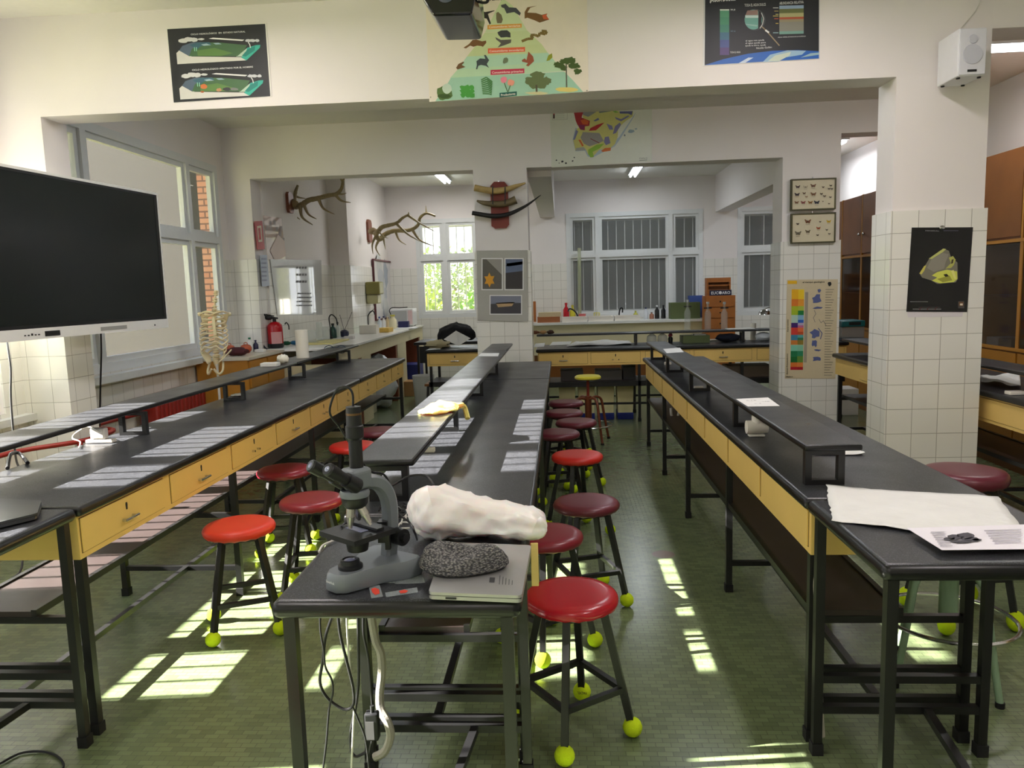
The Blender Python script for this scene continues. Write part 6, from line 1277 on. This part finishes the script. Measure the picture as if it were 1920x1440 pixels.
# middle bench
YB_ = mat('yellow plastic bag', (232, 214, 120), .4, sss=.2, bump=.3, bscale=30)
crumple('yellow_bag', 'yellow and white plastic bag lying on the middle raised shelf', 'bag', [Z(800, 778, .998), Z(812, 770, 1.0), Z(835, 765, 1.005), Z(856, 762, 1.005), Z(870, 764, 1.0)], [(.05, .012), (.10, .022), (.11, .028), (.09, .024), (.03, .01)], YB_, jit=.15, seed=31, zmin=.997)
m = MB(); q = cat([Z(856, 762, 1.02), Z(866, 760, 1.01), Z(872, 766, .99), Y(877, 785, Z(870, 764, 1.0).y)], 4); m.tube(q, .012, 6); tag(m.build('bag_strap', YB_), 'pale yellow strip hanging over the edge of the middle raised shelf', 'strap')
small((806, 848), .8505, .022, .045, 'eraser', 'small white block on the middle bench under the raised shelf', 'block', (222, 216, 190), .03)
quad('paper_sheet', 'white papers at the far end of the middle raised shelf', [(902, 662), (936, 662), (934, 668), (896, 668)], .9975, PAPER, .001, 'papers')
for (q_, l_) in (([(985, 1026), (1003, 1024), (1007, 1080), (1003, 1082)], 'pale wooden ruler standing beside the desk, behind the laptop'),):
    p = Y(1001, 1050, 2.0); tag(MB().rbox(p.x - .008, p.x + .012, 2.0, 2.01, .745, .865, .002).build('wooden_strip', mat('pale wood', (206, 180, 110), .5)), 'pale yellow strip hanging at the right edge of the desk', 'strip')
# on and under the wide back bench
zb2 = .8505
sheet_grid('white_cloth', 'crinkled white cloth lying on the wide back bench', 'cloth', (1078, 641), (1178, 639), (1186, 646), (1060, 650), PAPER, z=.853, wav=.02, jag=.03, seed=11)
quad('paper_sheet', 'white papers on the wide back bench beside the middle pillar', [(1004, 644), (1022, 643), (1020, 650), (1001, 651)], .853, PAPER, .002, 'papers')
quad('paper_sheet', 'grey white papers on the wide back bench left of the cloth', [(1036, 641), (1072, 640), (1068, 646), (1030, 648)], .853, PAPER, .002, 'papers')
GB = mat('military green box', (88, 100, 60), .6)
o = tag(B(Y(1278, 635, 9.15).x, Y(1328, 635, 9.15).x, 9.05, 9.3, zb2, zb2 + .085).build('green_case', GB), 'low olive green case on the back bench below the raised shelf', 'case')
tag(B(Y(1300, 628, 9.15).x, Y(1322, 628, 9.15).x, 9.1, 9.2, zb2 + .086, zb2 + .10).build('paper_sheet', PAPER), 'thin white notebook on the low olive green case', 'notebook')
for a, l_ in ((1222, 'clear glass dome on the back bench nearest the dark vase'), (1242, 'clear glass dome on the back bench beside the flower vase')):
    p = Vector((Y(a, 640, 9.1).x, 9.1, zb2)); tag(MB().lathe([(.05, 0), (.06, .04), (.055, .09), (.02, .115), (0, .12)], p, 18).build('glass_dome', mat('frosted glass', (180, 184, 182), .2, alpha=.5)), l_, 'glassware')
o = thing('flower_vase', 'small dark vase with pink flowers on the back bench', 'vase', (Y(1257, 638, 9.2).x, 9.2, zb2)); p = o.location.copy(); MB().lathe([(0, 0), (.025, 0), (.03, .05), (.02, .07), (0, .07)], p, 14).build('vase', MDK, o)
m = MB(); m.ball(p + Vector((0, 0, .09)), .024, 10, (1.1, 1, .8), .5, 3); m.build('flowers', mat('pink petals', (196, 84, 106), .7), o)
scrap((1365, 632), zb2, .11, 'dark_cloth', 'folded navy cloth on the back bench below the raised shelf', 'cloth', mat('navy cloth', (24, 28, 44), .9), .2, .45, 14, 1.3, 9.1)
tag(B(Y(1330, 635, 9.3).x, Y(1395, 635, 9.3).x, 9.225, 9.34, zb2, zb2 + .02).build('white_tray', WPL), 'flat white tray on the back bench behind the navy cloth', 'tray')
roll((1412, 638), zb2, .20, .032, 'paper roll standing on the back bench below the chrome lamp', 9.30)
scrap((1432, 638), zb2, .085, 'plastic_bag', 'clear white bag on the back bench beside the paper roll', 'bag', PB, .15, .6, 15, 1.2, 9.10)
tag(B(Y(1362, 613, 9.12).x, Y(1412, 613, 9.12).x, 9.03, 9.2, .9955, 1.004).build('paper_pad', PAPER), 'white pad of paper on the back raised shelf', 'paper')
o = thing('desk_lamp', 'chrome dome lamp at the right end of the back bench', 'lamp', (Y(1436, 590, 9.3).x, 9.3, zb2)); p = Y(1434, 585, 9.3)
MB().lathe([(.075, 0), (.066, .03), (.04, .055), (.015, .065), (.0, .066)], p + Vector((0, 0, -.03)), 24).build('shade', CHROME, o); m = MB(); m.tube(cat([p + Vector((.0, 0, .035)), p + Vector((.06, .01, .05)), p + Vector((.12, .02, -.02)), Vector((p.x + .12, 9.31, zb2 + .02))], 5), .007, 8); m.build('arm', CHROME, o); MB().cyl((p.x + .12, 9.31, zb2), (p.x + .12, 9.31, zb2 + .02), .06, 20).build('base', MDK, o)
# taps over the back bench and everything on the counter beyond
yb = 12.6; BL = mat('black tap', (22, 26, 24), .4)
gooseneck((1083, 610), zk, [(1083, 600), (1082, 590), (1076, 582), (1068, 579), (1065, 584)], 12.75, 'black tap arching over the left sink at the back', .03, .012)
gooseneck((1161, 612), zk, [(1161, 600), (1161, 588), (1163, 579), (1167, 578), (1167, 586)], 12.75, 'upright black tap in the middle of the back counter', .03, .012)
for a, b, l_ in ((1077, .5, 'left white sink on the back counter'), (1126, .55, 'middle white sink on the back counter'), (1175, .6, 'right white sink on the back counter')):
    p = Y(a, 605, 12.6).x; o = thing('sink', l_, 'sink', (p, 12.6, zk)); m = MB(); m.box(p - .2, p + .2, 12.45, 12.47, zk, zk + .08); m.box(p - .2, p + .2, 12.67, 12.69, zk, zk + .08); m.box(p - .2, p - .18, 12.47, 12.67, zk, zk + .08); m.box(p + .18, p + .2, 12.47, 12.67, zk, zk + .08); m.build('rim', WPL, o); B(p - .18, p + .18, 12.47, 12.67, zk, zk + .006).build('basin', WPL, o)
bottle((1062, 604), zk + .0, .30, .05, (190, 30, 44), (180, 30, 40), 'red wash bottle on the back counter', 12.95); bottle((1074, 604), zk, .26, .05, (206, 196, 60), (190, 180, 60), 'yellow green bottle on the back counter beside the red one', 12.95)
tag(MB().lathe([(0, 0), (.05, 0), (.06, .11), (0, .11)], (Y(1092, 600, 12.95).x, 12.95, zk), 18).build('tub', mat('pink white tub', (214, 110, 110), .4)), 'red and white tub on the back counter', 'tub')
p = Y(1119, 600, 12.95); o = thing('wire_basket', 'small yellow wire basket with a flask on the back counter', 'basket', (p.x, 12.95, zk)); m = MB()
for z_ in (.005, .06, .12): m.tube([Vector((p.x + .05 * math.cos(t * .785), 12.95 + .05 * math.sin(t * .785), zk + z_)) for t in range(8)], .004, 5, closed=True)
for t in range(8): m.cyl((p.x + .05 * math.cos(t * .785), 12.95 + .05 * math.sin(t * .785), zk), (p.x + .05 * math.cos(t * .785), 12.95 + .05 * math.sin(t * .785), zk + .12), .004, 5)
m.build('wire', mat('yellow wire', (216, 200, 50), .4), o); MB().lathe([(0, .01), (.04, .012), (.035, .07), (.014, .12), (.014, .17), (0, .17)], (p.x, 12.95, zk), 14).build('flask', GLS, o)
m = MB(); m.cyl((Y(1087, 600, 12.98).x, 12.98, zk), (Y(1086, 465, 12.98).x, 12.98, Y(1086, 465, 12.98).z), .03, 12); tag(m.build('glass_column', mat('pale green glass column', (190, 196, 160), .1, alpha=.45)), 'tall pale green glass column before the left part of the back window', 'glass column')
for a, c_, cp, l_, h_ in ((1192, (190, 190, 90), (170, 170, 80), 'small yellowish bottle on the back counter', .14), (1211, (206, 210, 216), (60, 66, 96), 'clear bottle with a dark blue cap on the back counter', .19), (1232, (32, 32, 34), (220, 220, 220), 'black bottle with a white label, left of two alike', .22), (1244, (30, 30, 32), (30, 30, 30), 'black bottle, right of two alike, beside the olive case', .22), (1222, (160, 110, 90), (90, 60, 50), 'small brown jar on the back counter', .11)): bottle((a, 605), zk, h_, .038, c_, cp, l_, 12.84)
tag(B(Y(1256, 600, 12.6).x, Y(1311, 600, 12.6).x, 12.5, 12.75, zk, zk + .26).build('green_case', GB), 'tall olive green case on the back counter', 'case')
tag(B(Y(1291, 600, 12.9).x, Y(1316, 600, 12.9).x, 12.8, 12.98, zk, zk + .36).build('carton', mat('c 60 84 150', (60, 84, 150), .5)), 'blue carton with a black rod behind the olive green case', 'box')
def flask_stand(a, l_, yy=9.14, z0=.9955, top=566, bot=606):
    p = Vector((Y(a, 600, yy).x, yy, z0)); o = thing('bottle_glass', l_, 'glassware', tuple(p)); h = Y(a, top, yy).z - z0
    MB().lathe([(0, 0), (.032, 0), (.037, .02), (.037, h * .6), (.014, h * .74), (.013, h * .92)], p, 18).build('glass_body', GLS, o); MB().cyl(p + Vector((0, 0, h * .92)), p + Vector((0, 0, h)), .017, 12).build('stopper', mat('glass stopper', (180, 184, 184), .3), o)
    m = MB(); m.bar(p + Vector((-.045, 0, h * .78)), p + Vector((.045, 0, h * .78)), .012, .016); m.build('clamp', BLKM, o)
flask_stand(1327, 'clear stoppered glass bottle in front of the left side of the orange drawer unit'); flask_stand(1358, 'clear stoppered glass bottle in front of the right side of the orange drawer unit'); flask_stand(1289, 'clear glass flask with a twig in front of the olive green case', top=562)
# orange wooden drawer unit
ORW = mat('orange varnished wood', (158, 96, 44), .4, noise=.2, nscale=8)
x0, x1 = Y(1316, 600, 12.4).x, Y(1372, 600, 12.4).x; o = thing('drawer_unit', 'orange wooden drawer unit standing at the right end of the back counter', 'drawer unit', ((x0 + x1) / 2, 12.4, 0)); zt3 = Y(1340, 554, 12.4).z
B(x0, x1, 12.15, 12.38, 0, zt3).build('body', ORW, o)
for i in range(5): d = B(x0 + .02, x1 - .02, 12.135, 12.149, zt3 - .17 * (i + 1), zt3 - .17 * i - .015).build('drawer', ORW, o); MB().ball(((x0 + x1) / 2, 12.128, zt3 - .17 * i - .09), .012, 8).build('knob', BLKP, d)
a0, a1 = Y(1321, 540, 12.4).x, Y(1365, 540, 12.4).x; z1_ = Y(1340, 521, 12.4).z
o = thing('wooden_rack', 'small orange wooden rack with slots on top of the drawer unit', 'rack', ((a0 + a1) / 2, 12.3, zt3))
B(a0, a1, 12.2, 12.38, zt3 + .0005, zt3 + .09).build('base', ORW, o); B(a0, a1, 12.3, 12.38, zt3 + .091, z1_ - .07).build('back', OAKD, o); B(a0, a1, 12.2, 12.38, z1_ - .07, z1_).build('top', ORW, o); B(a0, a0 + .02, 12.2, 12.299, zt3 + .091, z1_ - .071).build('side_panel', ORW, o); B(a1 - .02, a1, 12.2, 12.299, zt3 + .091, z1_ - .071).build('side_panel', ORW, o); B(a0 + .02, a1 - .02, 12.22, 12.299, (zt3 + z1_) / 2 + .01, (zt3 + z1_) / 2 + .03).build('slot_shelf', ORW, o)
sg = thing('name_sign', 'small dark blue sign with white letters on the orange rack', 'sign', ((a0 + a1) / 2, 12.19, zt3 + .01)); B(a0 + .04, a1 + .01, 12.186, 12.198, zt3 + .002, zt3 + .085).build('plate', mat('c 30 34 60', (30, 34, 60), .4), sg)
t = MB(); text_mesh('EUC●ARO', .06, lambda x, y: Vector(((a0 + a1) / 2 + .025 + x, 12.185, zt3 + .022 + y)), t, .02); t.build('lettering', mat('white lettering', (225, 225, 225), .5), sg)
# things at the left end of the back counter
tag(B(Y(1008, 600, 12.6).x, Y(1050, 600, 12.6).x, 12.5, 12.9, zk, zk + .09).build('wooden_crate', mat('c 150 90 50', (150, 90, 50), .6)), 'low brown crate at the left end of the back counter', 'crate')
tag(B(Y(1010, 595, 12.7).x, Y(1052, 595, 12.7).x, 12.55, 12.85, zk + .0905, zk + .16).build('carton', mat('c 200 186 150', (200, 186, 150), .6)), 'cream carton on top of the low brown crate', 'box')
tag(B(Y(1000, 580, 12.9).x, Y(1005, 580, 12.9).x, 12.88, 12.92, zk, Y(1002, 565, 12.9).z).build('wooden_post', ORW), 'upright orange wooden post beside the middle pillar', 'post')
for i, a in enumerate((1004, 1018, 1032)): scrap((a, 618), .9955, .036, 'rock_sample', ['brown rock sample on the back raised shelf nearest the pillar', 'tan rock sample on the back raised shelf', 'dark brown rock sample on the back raised shelf, third from the pillar'][i], 'rock', mat(['brown rock', 'tan rock', 'dark rock'][i], [(112, 66, 40), (182, 140, 92), (70, 44, 32)][i], .8), .4, .6, 40 + i, 1.2, 9.12)
# bins under the wide back bench
CRB = mat('cream bin plastic', (206, 198, 150), .5); BLB = mat('blue bin base', (24, 40, 120), .4)
for i in range(4):
    xa = Y(1048 + i * 36, 750, 8.95).x; xb = Y(1079 + i * 36, 750, 8.95).x; o = thing('storage_bin', ['cream bin with blue base under the back bench, nearest the middle pillar', 'second cream bin with blue base under the back bench, counting from the pillar', 'third cream bin with blue base under the back bench, counting from the pillar', 'cream bin with blue base under the back bench, farthest from the pillar'][i], 'bin', ((xa + xb) / 2, 8.95, 0), 'cream bins under the back bench')
    m = MB(); m.add([(xa + .012, 8.86, .08), (xb - .012, 8.86, .08), (xb, 8.86, .40), (xa, 8.86, .40), (xa + .012, 9.15, .08), (xb - .012, 9.15, .08), (xb, 9.15, .40), (xa, 9.15, .40)], [(0, 1, 2, 3), (7, 6, 5, 4), (0, 4, 5, 1), (1, 5, 6, 2), (2, 6, 7, 3), (3, 7, 4, 0)]); m.build('box', CRB, o); MB().rbox(xa + .004, xb - .004, 8.85, 9.16, 0, .079, .008).build('base', BLB, o)
for i, (a, w_, h_, c_, l_) in enumerate(((1015, .2, .14, (170, 110, 50), 'orange box on the shelf under the back bench'), (1072, .26, .12, (60, 56, 54), 'dark bag on the shelf under the back bench'), (1140, .3, .11, (76, 74, 70), 'grey case on the shelf under the back bench'), (1178, .14, .15, (34, 34, 34), 'black rounded case on the shelf under the back bench'), (1400, .5, .13, (96, 84, 70), 'brown rock tray on the shelf under the back bench, right part'))):
    small((a, 700), .4625, h_, w_, 'stored_box', l_, 'box', c_, .3, y=9.0)
small((1582, 755), 0.0, .30, .22, 'carton', 'white carton on the floor under the back bench by the rear pillar', 'box', (214, 214, 210), .3, y=9.0)
# teal incubator at the right end of the back bench
x0, x1 = Y(1566, 620, 9.0).x, Y(1611, 620, 9.0).x; o = thing('incubator', 'teal topped incubator with a glass front at the right end of the back bench', 'incubator', ((x0 + x1) / 2, 9.0, zb2)); TEAL = mat('teal plastic', (20, 96, 100), .35)
MB().rbox(x0, x1, 8.80, 9.15, zb2, zb2 + .03, .006).build('base', mat('navy plastic', (30, 50, 70), .4), o); MB().rbox(x0 + .01, x1 - .01, 8.82, 9.13, zb2 + .031, zb2 + .155, .006).build('chamber', mat('grey incubator glass', (150, 156, 160), .12, alpha=.6), o); MB().rbox(x0, x1 - .01, 8.80, 9.15, zb2 + .156, zb2 + .225, .01).build('lid', TEAL, o); B(x0 + .08, x1 - .06, 8.796, 8.7995, zb2 + .175, zb2 + .21).build('control_panel', MDK, o)
# a few things in the tall cabinet
for a, b, c_, l_ in ((1884, 634, (210, 214, 224), 'small white and blue box behind the cabinet glass at the right edge'), (1908, 640, (150, 144, 136), 'grey tray behind the cabinet glass at the right edge')):
    p = X(a, b, 3.70); tag(B(3.6, 3.78, p.y - .09, p.y + .09, .951, 1.02).build('carton', mat('c %d %d %d' % c_, c_, .5)), l_, 'box')
# ================================================================== TREES OUTSIDE
LEAF = [mat('yellow green leaves', (170, 186, 84), .8), mat('fresh green leaves', (110, 140, 66), .8), mat('grey green leaves', (140, 152, 110), .8)]
def tree(x, y, r, h, label, mi, seed):
    rd = random.Random(seed); o = thing('tree', label, 'tree', (x, y, -3), 'trees outside the bright window'); m = MB(); m.tube(cat([(x, y, -3), (x + .1, y, -1), (x - .1, y, 1), (x + .2, y, h * .6)], 4), [.22 - .012 * i for i in range(13)], 8)
    for k in range(7): a = rd.random() * 6.3; z_ = -1 + rd.random() * h * .5; m.tube([(x, y, z_), (x + math.cos(a) * r * .5, y + math.sin(a) * r * .5, z_ + 1.1), (x + math.cos(a) * r * .8, y + math.sin(a) * r * .8, z_ + 1.8)], [.09, .06, .02], 6)
    m.build('trunk', mat('pale bark', (150, 130, 104), .9), o); vs = []; fs = []
    for i in range(3800):
        u = Vector((rd.gauss(0, 1), rd.gauss(0, 1), rd.gauss(0, 1))).normalized() * (rd.random() ** .4); c_ = Vector((x, y, h * .45)) + Vector((u.x * r, u.y * r, u.z * h * .75)); s_ = .05 + .10 * rd.random(); a_ = Vector((rd.gauss(0, 1), rd.gauss(0, 1), rd.gauss(0, 1))).normalized(); b_ = a_.orthogonal().normalized(); k = len(vs); vs += [c_ - a_ * s_, c_ + b_ * s_ * .6, c_ + a_ * s_, c_ - b_ * s_ * .6]; fs.append((k, k + 1, k + 2, k + 3))
    m = MB(); m.add(vs, fs); m.build('foliage', LEAF[mi], o, fix=False)
tree(-5.2, 21.5, 1.9, 1.9, 'yellow green tree filling the left panes of the bright back window', 0, 1); tree(-1.4, 24, 1.8, 1.7, 'green tree behind the right panes of the bright back window', 1, 2); tree(-4.0, 28, 2.6, 2.6, 'taller grey green tree farther off behind the bright back window', 2, 3)

# faded brand print, upside down, on the rear ball of the nearest stool
T0 = Vector(st0.location); ri = Matrix.Rotation(-.62, 3, 'Z')
best = None
for lg in [c_ for c_ in st0.children if c_.name.startswith('leg')]:
    for k in range(4):
        a = PI / 4 + k * PI / 2; lc = Vector((math.cos(a) * .204, math.sin(a) * .204, .034)); wc = T0 + Matrix.Rotation(.62, 3, 'Z') @ lc
        d_ = (Y(1115, 1305, wc.y) - wc).length
        if best is None or d_ < best[0]: best = (d_, wc, k)
wc = best[1]; fw = (EYE - wc).normalized(); rt = Vector((0, 0, 1)).cross(fw).normalized(); up_ = fw.cross(rt)
def onball(x, y):
    a, b = -x / .034, -y / .034; v = (fw * math.cos(a) * math.cos(b) + rt * math.sin(a) * math.cos(b) + up_ * math.sin(b)); return ri @ (wc + v * .0347 - T0)
t = MB(); text_mesh('PADEL', .013, lambda x, y: onball(x, y + .002), t, .01)
lgs = [c_ for c_ in st0.children if c_.name.split('.')[0] == 'leg']; t.build('lettering', ink((60, 70, 20)), lgs[best[2]], fix=False)
